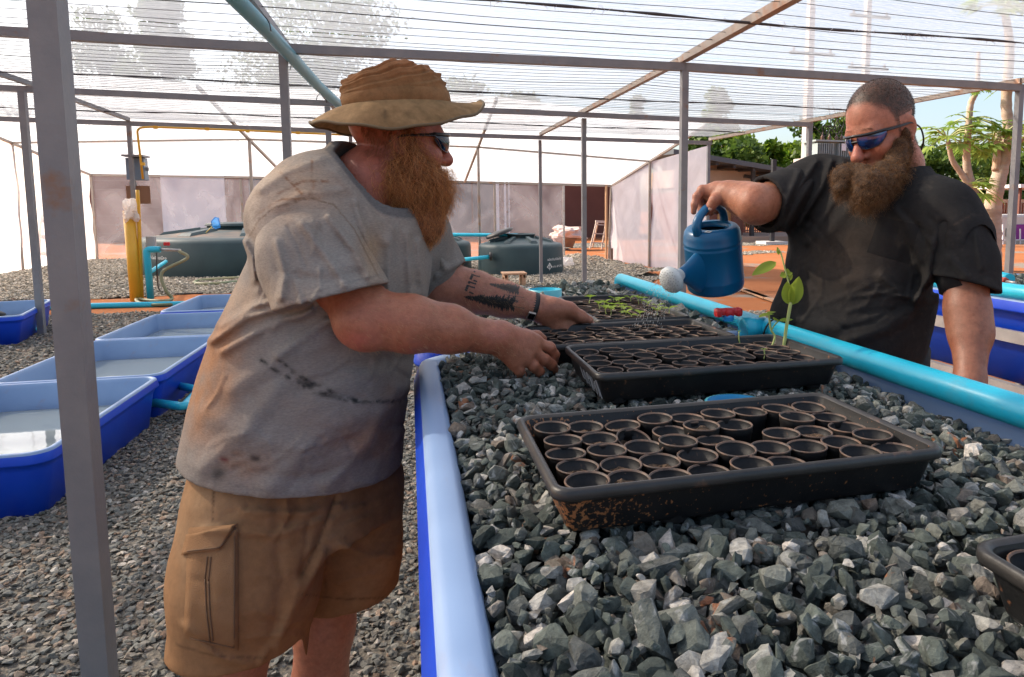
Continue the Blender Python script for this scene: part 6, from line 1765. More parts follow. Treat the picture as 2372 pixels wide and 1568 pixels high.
# t-shirt
z_ = lambda y, d=1.6: float(at(800, y, d).z)
def slice_(x0, x1, y, d=1.6): a, b = at(x0, y, d), at(x1, y, d); return ((a.x + b.x) / 2, (a.y + b.y) / 2), (b - a).length / 2, a.z
SL = [(418, 915, 1200, .262), (424, 918, 1150, .258), (446, 926, 1040, .248), (478, 942, 900, .238), (512, 962, 790, .226), (560, 985, 680, .212), (600, 995, 590, .198), (640, 980, 500, .180), (695, 935, 430, .145), (752, 900, 380, .095), (790, 885, 352, .06)]
# the trunk under the shirt follows the same slices, drawn in
core = [q_ for q_ in SL if 400 < q_[2] < 1100]
F = Field(*bounds([A(425, 1190, 1.30), A(1000, 380, 1.95)], .05), .012)
F.loft([slice_(a, b, y)[2] for a, b, y, w_ in core], [slice_(a, b, y)[0] for a, b, y, w_ in core], [slice_(a, b, y)[1] * .74 for a, b, y, w_ in core], [w_ * .74 for a, b, y, w_ in core], 0.0, .02)
V, Q = F.mesh(); parts1.append((V, Q, skin_cols(V, SK1, 5)))
V, Q, C_ = join(parts1); place('body', np_mesh('body', V, Q, C_), SKIN, m1)
# sleeves are cut at their hems by small fields of their own, then joined
def sleeve(sh, mid, end, radii, hem_p, hem_n, hollow, seed):
    S2 = Field(*bounds([sh, mid, end], .15), .0045)
    S2.chain([sh, mid, end], radii, .03); S2.plane(hem_p, hem_n, .004)
    d = np.array(end) - np.array(mid); d /= np.linalg.norm(d); S2.chain([np.array(hem_p) - d * .055, np.array(hem_p) + d * .05], [hollow * .9, hollow], .0, 's')
    return S2
# body of the shirt without the sleeve ends
F2 = Field(*bounds([A(425, 1190, 1.30), A(1090, 330, 2.0), A(560, 500, 1.28), A(900, 1150, 2.0)], .07), .0052)
F2.loft([slice_(a, b, y)[2] for a, b, y, w_ in SL], [slice_(a, b, y)[0] for a, b, y, w_ in SL], [slice_(a, b, y)[1] for a, b, y, w_ in SL], [w_ for a, b, y, w_ in SL], 0.0, .02, 'u', 2.1)
F2.chain([A(790, 392, 1.58), A(728, 452, 1.485), A(694, 510, 1.46)], [.052, .076, .088], .07)
F2.chain([A(820, 430, 1.62), A(905, 470, 1.74), A(945, 530, 1.78)], [.06, .085, .092], .06)
F2.chain([A(694, 510, 1.46), A(728, 588, 1.42)], [.088, .102], .06)
F2.chain([A(945, 530, 1.78), A(985, 600, 1.82)], [.09, .088], .05)
HL1 = [([(512, 756), (590, 709), (660, 690)], 8, .010), ([(491, 790), (570, 736), (700, 700)], 9, .012), ([(515, 815), (617, 756), (720, 722)], 10, .010), ([(644, 822), (753, 748), (800, 730)], 12, .009), ([(540, 900), (650, 830), (760, 790)], 20, .006),
       ([(820, 470), (852, 560), (872, 640)], 9, .008), ([(943, 540), (952, 690)], 9, .008), ([(906, 530), (899, 650), (905, 720)], 10, .007), ([(968, 560), (978, 680)], 7, .006), ([(780, 400), (850, 480), (890, 560)], 12, .006),
       ([(480, 960), (560, 1010), (700, 1040)], 26, .006), ([(620, 1130), (740, 1010), (860, 950)], 26, .008), ([(470, 1080), (560, 1010), (640, 900)], 22, .006), ([(760, 1120), (850, 1030), (920, 900)], 18, .008), ([(700, 900), (800, 850), (930, 830)], 20, -.006), ([(550, 1090), (700, 1110), (860, 1060)], 16, -.004),
       ([(576, 542), (605, 575), (640, 620)], 8, -.002), ([(566, 560), (585, 600), (590, 650)], 8, .008), ([(640, 480), (700, 450), (790, 440)], 9, .004), ([(600, 440), (660, 400), (740, 372)], 10, .004)]
hemz = float(A(660, 1161, 1.42)[2]) - .006
F2.displace(folds(HL1 + creases(470, 700, 900, 1100, -28, 26, 1) + creases(560, 620, 720, 800, -35, 10, 2) + creases(860, 560, 980, 820, 75, 8, 3) + creases(460, 1020, 900, 1140, -12, 10, 4), .0032, 12)); F2.plane((0, 0, hemz), (-.13, 0.0, -1), .006)
F2.loft([hemz - .05, hemz + .05], [slice_(420, 915, 1168)[0]] * 2, [.205, .210], [.222, .226], 0.0, .0, 's')
F2.chain([A(908, 345, 1.57), A(866, 408, 1.555), A(872, 462, 1.55)], [.090, .094, .078], .008, 's')
S1 = sleeve(A(698, 516, 1.455), A(728, 592, 1.415), A(785, 732, 1.37), [.088, .104, .116], A(760, 690, 1.39), np.array(_r) * .25 - np.array(_u) * .95 + np.array(_f) * .05, .098, 1)
S1.displace(folds([([(700, 520), (760, 600), (800, 660)], 10, .008), ([(640, 560), (660, 640), (650, 690)], 8, .008), ([(760, 500), (820, 580), (850, 640)], 9, .008), ([(690, 640), (760, 650), (840, 630)], 12, -.005), *creases(640, 500, 800, 660, 60, 10, 5, (40, 110)), ([(600, 480), (680, 455), (740, 470)], 7, -.006)], .004, 14))
S2_ = sleeve(A(945, 540, 1.79), A(985, 600, 1.825), A(1055, 690, 1.90), [.085, .084, .084], A(1040, 650, 1.88), np.array(_r) * .70 - np.array(_u) * .66, .070, 2)
S2_.displace(folds([([(1000, 560), (1030, 620)], 8, .007), ([(1010, 640), (1060, 610)], 8, .006)], .003, 14))
GREY = (0.225, 0.208, 0.192)
DUST, ORG, INK = (0.40, 0.30, 0.215), (0.34, 0.17, 0.085), (0.035, 0.034, 0.033)
OPS1 = [('noise', 9, .42, .72, (0.25, 0.212, 0.18), .8), ('noise', 22, .55, .75, (0.19, 0.15, 0.125), .4), ('blob', 660, 420, 120, 70, DUST, 1.0), ('blob', 600, 470, 60, 90, (0.45, 0.39, 0.33), .8), ('blob', 500, 810, 70, 110, ORG, .85), ('blob', 470, 930, 60, 100, ORG, .8), ('blob', 560, 700, 90, 60, DUST, .5),
        ('blob', 690, 470, 90, 40, (0.30, 0.20, 0.14), .6), ('blob', 760, 1010, 120, 120, (0.20, 0.15, 0.125), .6), ('blob', 900, 960, 60, 150, (0.15, 0.10, 0.075), .7), ('blob', 560, 1080, 60, 40, (.30, .17, .1), .6), ('blob', 840, 1020, 60, 30, (.26, .13, .075), .7), ('blob', 860, 580, 30, 70, (.33, .22, .13), .7),
        ('line', [(605, 835), (650, 865), (720, 905), (800, 925)], 5, INK, .95), ('line', [(645, 838), (700, 876), (760, 905), (830, 930)], 5, INK, .95), ('line', [(640, 842), (660, 846)], 6, INK, .9), ('line', [(690, 885), (760, 912)], 9, INK, .85), ('line', [(820, 930), (925, 930)], 4, INK, .8),
        ('edge', [(508, 1096), (502, 1100)], 14, (.055, .052, .048), .85), ('edge', [(585, 1060), (596, 1064)], 8, (.05, .04, .036), .8), ('edge', [(514, 1062), (524, 1066)], 5, (.16, .03, .03), .8),
        ('line', [(640, 450), (700, 420), (760, 420)], 2.5, (.20, .10, .06), .9), ('line', [(650, 400), (700, 450)], 3, (.22, .11, .06), .8), ('line', [(590, 500), (650, 462), (740, 458)], 2.5, (.22, .12, .07), .8), ('line', [(722, 372), (728, 460)], 2.2, (.24, .13, .08), .8),
        ('edge', [(577, 548), (600, 510), (634, 482), (713, 458), (773, 474), (820, 530), (850, 590), (876, 640)], 1.7, (.15, .10, .07), .75), ('edge', [(722, 365), (716, 458)], 1.7, (.18, .11, .07), .7), ('edge', [(640, 702), (700, 686), (800, 655), (880, 636)], 2.0, (.13, .125, .12), .5), ('edge', [(430, 1078), (540, 1124), (660, 1144), (800, 1136), (880, 1114)], 1.8, (.14, .13, .125), .5)]
def neckband(P, x, y):  # ribbed collar: a band round the neck opening
    a = A(908, 345, 1.57); b_ = A(866, 408, 1.555); c = A(872, 462, 1.55); d = np.full(len(P), 9.)
    for p, q, r0, r1 in ((a, b_, .090, .094), (b_, c, .094, .078)):
        v = q - p; t = np.clip(((P - p) @ v) / (v @ v), 0, 1); d = np.minimum(d, np.linalg.norm(P - p - t[:, None] * v, axis=1) - (r0 + (r1 - r0) * t))
    return np.clip(1 - (d - .020) / .004, 0, 1)
OPS1.append(('fn', neckband, (0.105, 0.105, 0.11), .85))
pr = []
for Fx, sd_ in ((F2, 11), (S1, 12), (S2_, 13)):
    V, Q = Fx.mesh(); pr.append((V, Q, paint(V, GREY, OPS1, 11)))
V, Q, C_ = join(pr); shirt1 = place('t_shirt', np_mesh('t_shirt', V, Q, C_), JERSEY, m1)
# shorts
F = Field(*bounds([A(380, 1620, 1.26), A(940, 1040, 1.90), A(420, 1050, 1.3)], .13), .0058)
pc_ = slice_(440, 908, 1110)
F.loft([.50, hemz - .12, hemz - .05, hemz + .12][1:], [slice_(430, 915, 1200)[0], slice_(432, 912, 1150)[0], pc_[0]], [.215, .205, .195], [.195, .185, .18], 0.0, .03)
F.chain([A(592, 1190, 1.49), A(572, 1350, 1.46), A(551, 1530, 1.46), A(552, 1640, 1.47)], [.136, .136, .121, .116], .06)
F.chain([A(822, 1120, 1.68), A(812, 1280, 1.71), A(802, 1410, 1.73), A(796, 1500, 1.74)], [.118, .115, .113, .112], .05)
F.displace(folds(creases(430, 1190, 740, 1500, -10, 16, 6) + creases(600, 1200, 760, 1450, -50, 10, 7) + creases(760, 1180, 900, 1380, -8, 8, 8) + [([(560, 1185), (700, 1190), (790, 1170)], 8, .005), ([(470, 1225), (640, 1240), (760, 1200)], 9, .005), ([(640, 1500), (700, 1380), (750, 1280)], 10, .006), ([(600, 1540), (660, 1440), (700, 1340)], 9, .005), ([(430, 1450), (500, 1520), (580, 1540)], 10, .006), ([(790, 1260), (850, 1290), (910, 1290)], 10, .005), ([(640, 1180), (650, 1350), (630, 1500)], 14, -.004), ([(700, 1330), (735, 1260), (775, 1160)], 8, -.006)], .004, 11))
F.plane(A(530, 1486, 1.44), (0.03, 0.0, -1), .004, lo=np.array([-.9, 1.0, .2]), hi=np.array([float(A(690, 1500, 1.45)[0]), 1.64, .68]))
zc2 = float(A(800, 1401, 1.64)[2])
F.plane((0, 0, zc2), (0.05, 0.0, -1), .004, lo=np.array([float(A(705, 1400, 1.7)[0]) - .02, 1.61, .2]), hi=np.array([.3, 2.0, .8]))
V, Q = F.mesh(); KH = (0.25, 0.132, 0.062)
C_ = paint(V, KH, [('noise', 8, .45, .75, (0.30, 0.185, 0.10), .7), ('blob', 690, 1350, 90, 160, (.27, .13, .055), .6), ('blob', 470, 1300, 60, 200, (.32, .22, .13), .6), ('edge', [(495, 1130), (492, 1215)], 2.2, (.09, .05, .03), .8), ('edge', [(405, 1492), (500, 1520), (620, 1524)], 2.2, (.12, .065, .035), .7), ('edge', [(700, 1376), (800, 1388), (892, 1384)], 2, (.10, .055, .03), .7), ('edge', [(775, 1150), (735, 1260), (700, 1330)], 3, (.08, .045, .025), .6), ('edge', [(757, 1270), (752, 1390)], 2, (.1, .055, .03), .5)], 21)
sho1 = place('shorts', np_mesh('shorts', V, Q, C_), TWILL, m1)
bv = tree_of(V, Q)
KHM = mat('khaki_twill', (0.24, 0.128, 0.060), .9, (0.29, 0.165, 0.085), 14, .35, 420, spec=.15)
KHD = mat('khaki_seam', (0.15, 0.085, 0.045), .9)
pk = patch('cargo_pocket', bv, ((436, 1222), (552, 1214), (551, 1508), (424, 1478)), 22, 40, .016, KHM, sho1, .08, .006)
fl = patch('pocket_flap', bv, ((430, 1238), (552, 1211), (512, 1276), (419, 1286)), 24, 12, .026, KHM, sho1, .10)
for pl in ([(543, 1222), (542, 1500), (440, 1478)], [(480, 1290), (474, 1340), (478, 1420), (486, 1486)], [(488, 1290), (482, 1345), (486, 1425), (493, 1484)], [(434, 1276), (508, 1268), (546, 1222)]):
    q = []
    bvp = tree_of([v for o in (pk, fl) for v in [tuple(x.co) for x in o.data.vertices]], [tuple(np.array(f.vertices[:]) + off) for o, off in ((pk, 0), (fl, len(pk.data.vertices))) for f in o.data.polygons])
    for (a0, b0), (a1, b1) in zip(pl[:-1], pl[1:]):
        for k in range(9):
            p = hit(bvp, a0 + (a1 - a0) * k / 8, b0 + (b1 - b0) * k / 8, .0012)
            if p is not None: q.append(p)
    if len(q) > 3: MB().tube(q, .0016, 5).build('seam', KHD, sho1)
# beard and hair of the man in grey
F = Field(*bounds([A(860, 320, 1.6), A(1040, 590, 1.6)], .10), .004)
HL = lambda x, y, z: hc1 + HM1 @ np.array([x, y, z])
F.ell(A(925, 420, 1.59), (.066, .074, .060), HM1, .02); F.ell(A(962, 448, 1.6), (.064, .062, .075), HM1, .03); F.ell(A(965, 505, 1.6), (.055, .055, .058), HM1, .03); F.ell(A(974, 530, 1.6), (.042, .045, .038), HM1, .03); F.ell(A(952, 524, 1.6), (.034, .04, .034), HM1, .03)
F.cap(A(992, 398, 1.575), A(1010, 425, 1.58), .022, .024, .02); F.cap(HL(.094, 0, -.066), HL(.090, 0, -.11), .022, .03, .02); F.cap(A(1000, 412, 1.6), A(992, 498, 1.6), .026, .028, .02)
for sy in (-1, 1): F.chain([HL(.008, .070 * sy, .03), HL(.018, .068 * sy, -.04), HL(.03, .06 * sy, -.09)], [.012, .022, .03], .02)
F.displace(lambda P: (fbm(P, 26, 5, 3) - .5) * .016)
V, Q = F.mesh(); bd1 = place('beard', np_mesh('beard', V, Q, paint(V, (0.20, 0.075, 0.028), [('noise', 60, .45, .6, (.10, .035, .014), .8)])), attr_mat('beard_core', .8, 140, .5, .9, 260), m1)
HB1 = hair_mat('red_beard_hair', (0.21, 0.078, 0.026), (0.70, 0.34, 0.12))
P0, N0 = sample(V, Q, 15000, 1)
d0 = np.array([.10, 0, -1.0]); tow = A(978, 640, 1.6) - P0; tow /= np.linalg.norm(tow, axis=1, keepdims=True)
ln = np.clip((P0[:, 2] - A(0, 575, 1.6)[2]) * .30, .018, .075)
v, q = strands(P0 - N0 * .004, N0, tow * .6 + d0 * .5, ln, .0008, 2, curl=1.3, out=.26)
o = place('beard_hair', np_mesh('beard_hair', v, q), HB1, bd1); o['kind'] = 'stuff'
P0, N0 = sample(head1[0], head1[1], 2600, 3, lambda c: (((c - hc1) @ HM1[:, 0] < .02) & ((c - hc1) @ HM1[:, 0] > -.09) & ((c - hc1) @ HM1[:, 2] < .075) & ((c - hc1) @ HM1[:, 2] > -.03) & (np.abs((c - hc1) @ HM1[:, 1]) > .045)).astype(float) + 1e-9)
v, q = strands(P0, N0, np.array([-.3, 0, -1.]), .014, .0008, 4, curl=.4, out=.5, nseg=2)
place('hair', np_mesh('hair', v, q), hair_mat('short_red_hair', (0.16, 0.065, 0.03), (0.33, 0.15, 0.06)), m1)
# hairs on the far forearm catch the light
P0, N0 = sample(arm2[0], arm2[1], 1500, 9, lambda c: ((proj_np(c)[0] > 1070) & (proj_np(c)[0] < 1225)).astype(float) + 1e-9)
v, q = strands(P0, N0, np.array([.8, .1, -.3]), .010, .0004, 6, curl=.6, out=.8, nseg=2); MAT_FAIR = hair_mat('fair_hair', (0.4, 0.25, 0.12), (0.6, 0.42, 0.22)); place('arm_hair', np_mesh('arm_hair', v, q), MAT_FAIR, m1)
for V_, Q_, lo_, hi_, n_, sd_, par in ((arm1[0], arm1[1], 800, 1190, 1700, 21, m1),):
    P0, N0 = sample(V_, Q_, n_, sd_, lambda c: ((proj_np(c)[0] > lo_) & (proj_np(c)[0] < hi_)).astype(float) + 1e-9)
    v, q = strands(P0, N0, np.array([.8, .1, -.3]), .009, .0004, 6, curl=.6, out=.8, nseg=2); place('arm_hair', np_mesh('arm_hair', v, q), MAT_FAIR, par)
# bush hat
HATM = attr_mat('hat_cloth', .85, 60, .22, .3, 420, spec=.15, lump=.3)
hb0 = A(921, 240, 1.60); HMt = rot_to((.96, .22, .085))
HT = lambda x, y, z: hb0 + HMt @ np.array([x, y, z])
def colmesh(me, base, ops, seed):
    P = np.array([v.co[:] for v in me.vertices]); C_ = paint(P, base, ops, seed); a = me.color_attributes.new('Col', 'FLOAT_COLOR', 'POINT'); a.data.foreach_set('color', np.concatenate([C_, np.ones((len(P), 1))], 1).astype(np.float32).ravel())
HB_ = (0.225, 0.122, 0.056); HO = (0.25, 0.098, 0.040)
hato = thing('hat', 'x', 'hat'); del hato['label']; del hato['category']; hato.parent = m1; hato.matrix_parent_inverse = Matrix.Translation(m1.location).inverted()
# finer crown with gathered pleats
rings = []; NA = 140; prof = [(1.0, -.012), (1.025, 0), (1.025, .022), (1.0, .025)] + [(.99 * math.cos(t * 1.5708) ** .80 + .01, .026 + .073 * math.sin(t * 1.5708) ** .95) for t in np.linspace(0, 1, 40)]
for s_, dz in prof:
    rg = []
    for k in range(NA):
        a = 6.2832 * k / NA; c_, sn = math.cos(a), math.sin(a); back_ = max(0, -c_)
        w_ = math.sin(min(1, max(0, (dz - .024) / .09)) * math.pi) if dz > .024 else 0
        slant = dz * 330 - c_ * 6.5 + .8 * math.sin(3 * a)
        fx = w_ * (.0032 * math.sin(slant) + .0020 * math.sin(slant * 1.9 + 2 * sn) + .002 * math.sin(a * 9 + dz * 60))
        zz = dz - .028 * back_ * (dz / .114) - .006 * max(0, c_) * (dz / .114)
        rg.append(Vector(HT((.1215 * s_ + fx) * c_ - .012 * dz / .11, (.101 * s_ + fx) * sn, zz + fx * .6)))
    rings.append(rg)
me = MB().loft(rings, cap1=True).mesh('crown')
colmesh(me, HB_, [('fn', lambda P, x, y: np.clip(((P - hb0) @ HMt[:, 2] - .035) / .05, 0, 1), HO, .75), ('noise', 25, .5, .7, (0.13, 0.075, 0.032), .5), ('blob', 860, 245, 60, 14, (.25, .19, .10), .6)], 41)
place('crown', me, HATM, hato)
rings = []
for t in np.linspace(0, 1, 15):
    rg = []
    for k in range(NA):
        a = 6.2832 * k / NA; c_, sn = math.cos(a), math.sin(a)
        side = abs(sn) ** 1.5; drop = (.064 * side * (1.0 if sn < 0 else .8) + (.030 if c_ < 0 else -.004) * abs(c_) ** 2)
        ro = .071 + .008 * max(0, c_); ry = .068
        w_ = .0035 * math.sin(5 * a + 1.3) * t * t + .002 * math.sin(11 * a) * t
        rx_ = .125 + ro * t; ry_ = .1025 + ry * t * (1 - .22 * t)
        rg.append(Vector(HT(rx_ * c_, ry_ * sn, -.004 - drop * (t ** 1.35) + w_)))
    rings.append(rg)
inner = [[p - Vector(HMt[:, 2]) * .0022 for p in rg] for rg in rings]
me = MB().loft(rings + inner[::-1]).mesh('brim')
colmesh(me, (0.225, 0.138, 0.066), [('noise', 14, .42, .7, (0.33, 0.215, 0.110), .6), ('noise', 40, .55, .7, (0.13, 0.085, 0.04), .5), ('edge', [(893, 255), (884, 295)], 2.0, (.08, .055, .03), .7)], 42)
place('brim', me, HATM, hato)
edge_ = [Vector(p) for p in rings[-1]] + [Vector(rings[-1][0])]
MB().tube(edge_, .0034, 6, caps=False).build('brim_binding', mat('binding', (0.12, 0.085, 0.045), .85), hato)
# wrap-round sunglasses
LENS = mat('mirror_lens', (0.003, 0.010, 0.030), .08, spec=.35); SGF = mat('glasses_frame', (0.012, 0.013, 0.016), .35)
def sunglasses(c, M, parent, s=1.0, tint=None, x0=0.0):
    L = lambda x, y, z: Vector(np.array(c) + np.array(M) @ (np.array([x + x0, y, z]) * s))
    g = bpy.data.objects.new('sunglasses', None); COL.objects.link(g); g.parent = parent; g.matrix_parent_inverse = Matrix.Translation(parent.location).inverted()
    def path(u):  # u from -1 (right temple) to 1: sweep across the brow
        a = u * 1.13; return .106 * math.cos(a) + .008 * (1 - abs(u)), .083 * math.sin(a) * 1.02
    for sy in (-1, 1):
        rows = []
        for j in range(9):
            v = j / 8; row = []
            for i in range(17):
                u = .10 + .72 * i / 16; x, y = path(u); top = .034 - .010 * u; bot = -.010 + .022 * abs((u - .38) / .42) ** 2.6; z = bot + (top - bot) * v
                k = 1 + .035 * math.sin(math.pi * v) ; row.append(L(x * k + .003, y * sy * k, z))
            rows.append(row)
        MB().loft(rows, closed=False).build('lens', tint or LENS, g)
        e = [rows[0][i] for i in range(17)]; MB().tube(e, .0014, 6).build('lower_rim', SGF, g)
        t = [L(*[path(.80)[0], path(.80)[1] * sy], .024), L(path(.93)[0], path(.93)[1] * sy * 1.01, .022), L(.025, .083 * sy, .018), L(-.012, .0855 * sy, .012), L(-.035, .082 * sy, -.002)]
        MB().tube(spline(t, 5), [.0065, .0065, .0062, .006, .006, .0058, .0056, .0054, .0052, .005, .0048, .0046, .0044, .0042, .004, .0038, .0036, .0034, .003, .003, .003], 8, flat=.45).build('temple', SGF, g)
    top = [L(path(u)[0] + .004, path(u)[1], .034 - .010 * abs(u)) for u in np.linspace(-.84, .84, 34)]
    MB().tube(top, .0042, 8).build('brow_bar', SGF, g); MB().tube([L(path(u)[0] + .004, path(u)[1], .017) for u in np.linspace(-.12, .12, 8)], .0035, 6).build('bridge', SGF, g)
    return g
sunglasses(hc1, HM1, m1, 1.0, x0=.0)
# wristband with a small square face
band = bpy.data.objects.new('wristband', None); COL.objects.link(band); band.parent = m1; band.matrix_parent_inverse = Matrix.Translation(m1.location).inverted()
wa = Vector(A(1232, 709, 1.925)); wdir = (Vector(A(1258, 716, 1.938)) - Vector(A(1205, 703, 1.915))).normalized(); q0 = wdir.to_track_quat('Z', 'Y').to_matrix()
MB().lathe([(.0385, -.0105), (.0412, -.0095), (.0415, 0), (.0412, .0095), (.0385, .0105)], 36, wa, rot=q0).build('strap', mat('black_rubber', (0.012, 0.012, 0.014), .55), band)
fc = hit(tree_of(*arm2), 1230, 731, .006) or wa; fq = (EYE - fc).normalized(); fq = (fq + Vector((-.2, 0, -.75))).normalized(); xw = wdir; yw = fq.cross(xw).normalized(); fq = xw.cross(yw); RW = Matrix((xw, yw, fq)).transposed()
b = MB(); b.box(fc, (.022, .024, .008), rot=RW, bev=.002); b.build('watch_frame', mat('dull_silver', (0.35, 0.33, 0.31), .35, metal=.8), band)
b = MB(); b.box(fc + fq * .0042, (.017, .0195, .0012), rot=RW); b.build('watch_face', mat('glass_black', (0.006, 0.006, 0.008), .08), band)
# forearm tattoo: four letters on a strip, and two fir trees
INKM = mat('tattoo_ink', (0.030, 0.027, 0.028), .6); INK2 = mat('tattoo_ink_faded', (0.075, 0.062, 0.055), .6)
TD = lambda x, y: ((1130 + x * .10204) / 1.0544, (640 + y * .10204) / 1.0544)
def S_(pts, w_): return stroke([TD(*p) for p in pts], w_)
bvA = tree_of(*arm2)
decal('tattoo_letters', bvA, [S_([(240, 285), (180, 420)], 6.0), S_([(232, 300), (320, 330), (410, 350)], 2.6), S_([(255, 435), (345, 468)], 3.4), S_([(165, 455), (140, 515)], 5.6), S_([(160, 470), (240, 505), (325, 525)], 3.4), S_([(125, 550), (70, 690)], 6.2), S_([(120, 560), (200, 595), (290, 612)], 3.4), S_([(145, 715), (200, 735), (255, 760)], 3.4), S_([(260, 215), (300, 235)], 3.6)], 1.0, INKM, m1)
def fir(x0, y0, x1, y1, wd, n_, seed):
    r = random.Random(seed); P_ = [S_([(x0, y0), (x1, y1)], 1.2)]; dx, dy = (x1 - x0), (y1 - y0); L = math.hypot(dx, dy); ux, uy = dx / L, dy / L; nx_, ny_ = -uy, ux
    for k in range(n_):
        t = .05 + .95 * k / n_; w_ = wd * (.10 + .9 * t ** .8)
        for s_ in (-1, 1):
            p = (x0 + dx * t, y0 + dy * t); e = w_ * r.uniform(.65, 1.15); bk = e * r.uniform(.15, .5)
            P_.append([TD(p[0] - ux * wd * .12, p[1] - uy * wd * .12), TD(p[0] + nx_ * s_ * e + ux * bk, p[1] + ny_ * s_ * e + uy * bk), TD(p[0] + nx_ * s_ * e * .45 + ux * (bk + wd * .05), p[1] + ny_ * s_ * e * .45 + uy * (bk + wd * .05)), TD(p[0] + ux * wd * .16, p[1] + uy * wd * .16)])
    return P_
decal('tattoo_fir', bvA, fir(20, 825, 1180, 1010, 250, 40, 1), 1.0, INKM, m1)
decal('tattoo_fir', bvA, fir(620, 520, 1330, 670, 165, 26, 2), 1.0, INK2, m1, .0006)
decal('tattoo_fir', bvA, [S_([(1000, 1020), (1470, 1110)], 1.4), S_([(1000, 780), (1470, 850)], 1.0)] + fir(1080, 820, 1330, 960, 70, 8, 4), 1.0, INK2, m1, .0005)

# ----------------------------------------------------------------- the man in black
m2 = thing('person', 'bearded person with buzz cut, black t-shirt and blue sunglasses pouring from a watering can', 'person', (1.42, 1.72, 0))
FA2 = R(193); SK2 = (0.37, 0.155, 0.090)
hc2 = A(2044, 308, 1.98); HM2 = rot_to((math.cos(R(195)), math.sin(R(195)), -.44), R(3))
parts2 = []
F = Field(*bounds([hc2, A(2105, 450, 1.98)], .17), .0032)
F.chain([hc2 + HM2 @ np.array([-.02, 0, -.04]), A(2078, 385, 1.98), A(2075, 470, 2.0)], [.066, .068, .085], .02)
head_sdf(F, hc2, HM2, 1.03, beak=1.10)
V, Q = F.mesh(); head2 = (V, Q)
def hairmask(P, x=None, y=None):
    l = (P - hc2) @ HM2; top = (l[:, 2] > .066 + .50 * np.clip(l[:, 0] - .028, 0, 1) + .9 * np.clip(l[:, 0] - .052, 0, 1)) & (l[:, 0] < .088); sidem = (l[:, 0] < .030 + .25 * np.clip(l[:, 2] - .02, 0, .1)) & (l[:, 2] > -.02 - .6 * np.clip(-l[:, 0], 0, .1)) & (np.abs(l[:, 1]) > .045); bk = (l[:, 0] < -.035) & (l[:, 2] > -.06)
    ear = (np.abs(l[:, 1]) > .0765) & (l[:, 0] > -.045) & (l[:, 0] < .02) & (l[:, 2] < .042) & (l[:, 2] > -.045)
    return ((top | sidem | bk) & ~ear).astype(float)
def hairsoft(P, x=None, y=None):   # the crop thins out towards the hairline
    m = sum(hairmask(P + HM2 @ np.array(o_)) for o_ in ((0, 0, 0), (.009, 0, 0), (-.009, 0, 0), (0, 0, .009), (0, 0, -.009), (.005, 0, .005), (.016, 0, 0), (0, 0, -.016))) / 8
    return np.clip(m * 1.15 - .1, 0, 1) * (.80 + .35 * fbm(P, 160, 4, 2)) * hairear(P)
def hairear(P): l = (P - hc2) @ HM2; return 1 - ((np.abs(l[:, 1]) > .0765) & (l[:, 0] > -.045) & (l[:, 0] < .02) & (l[:, 2] < .042) & (l[:, 2] > -.045)).astype(float)
HR2 = (0.042, 0.024, 0.015)
parts2.append((V, Q, skin_cols(V, (0.38, 0.150, 0.092), 6, [('blob', 2000, 240, 60, 40, (0.45, 0.20, 0.13), .5), ('blob', 1985, 350, 26, 20, (0.43, 0.14, 0.10), .8), ('fn', hairsoft, HR2, .97), ('blob', 1998, 378, 14, 6, (.40, .13, .11), .9)])))
# right arm out to the can
htop = np.array(HANDLE_TOP)
s2, e2, w2_ = A(1858, 440, 2.160), A(1752, 474, 2.010), A(1688, 449, 2.095)
F = Field(*bounds([s2, e2, w2_, A(1600, 510, 2.185)], .09), .0029)
F.chain([s2, A(1805, 462, 2.090), e2], [.066, .061, .054], .03); F.chain([e2, A(1722, 462, 2.070), w2_], [.054, .049, .037], .03)
hb = A(1662, 446, 2.120); F.chain([w2_, hb], [.036, .034], .02)
ks = [A(1626, 440, 2.120), A(1627, 444, 2.145), A(1630, 450, 2.167), A(1636, 456, 2.185)]
for kk in ks: F.cap(hb, kk, .027, .0165, .014)
finger(F, [ks[0], A(1613, 455, 2.110), A(1608, 474, 2.107), A(1606, 491, 2.110)], .0128, .0088)
finger(F, [ks[1], A(1618, 466, 2.157), A(1624, 486, 2.150), A(1634, 494, 2.130)], .013, .0092)
finger(F, [ks[2], A(1628, 470, 2.183), A(1636, 489, 2.170), A(1646, 494, 2.150)], .0125, .009)
finger(F, [ks[3], A(1643, 474, 2.197), A(1652, 488, 2.185), A(1660, 491, 2.165)], .0115, .0082)
finger(F, [A(1668, 452, 2.095), A(1655, 464, 2.080), A(1647, 477, 2.085), A(1643, 488, 2.093)], .0185, .0108, .01)
V, Q = F.mesh(); parts2.append((V, Q, skin_cols(V, SK2, 7, [('blob', 1625, 470, 40, 40, (0.40, 0.155, 0.10), .7)]))); armR2 = (V, Q)
P0, N0 = sample(V, Q, 700, 23, lambda c: ((proj_np(c)[0] > 1640) & (proj_np(c)[0] < 1765)).astype(float) + 1e-9)
ah = strands(P0, N0, np.array([-.8, .1, -.3]), .009, .0004, 6, curl=.6, out=.8, nseg=2); place('arm_hair', np_mesh('arm_hair', *ah), MAT_FAIR, m2)
tn = hit(tree_of(V, Q), 1644, 484, .0012)
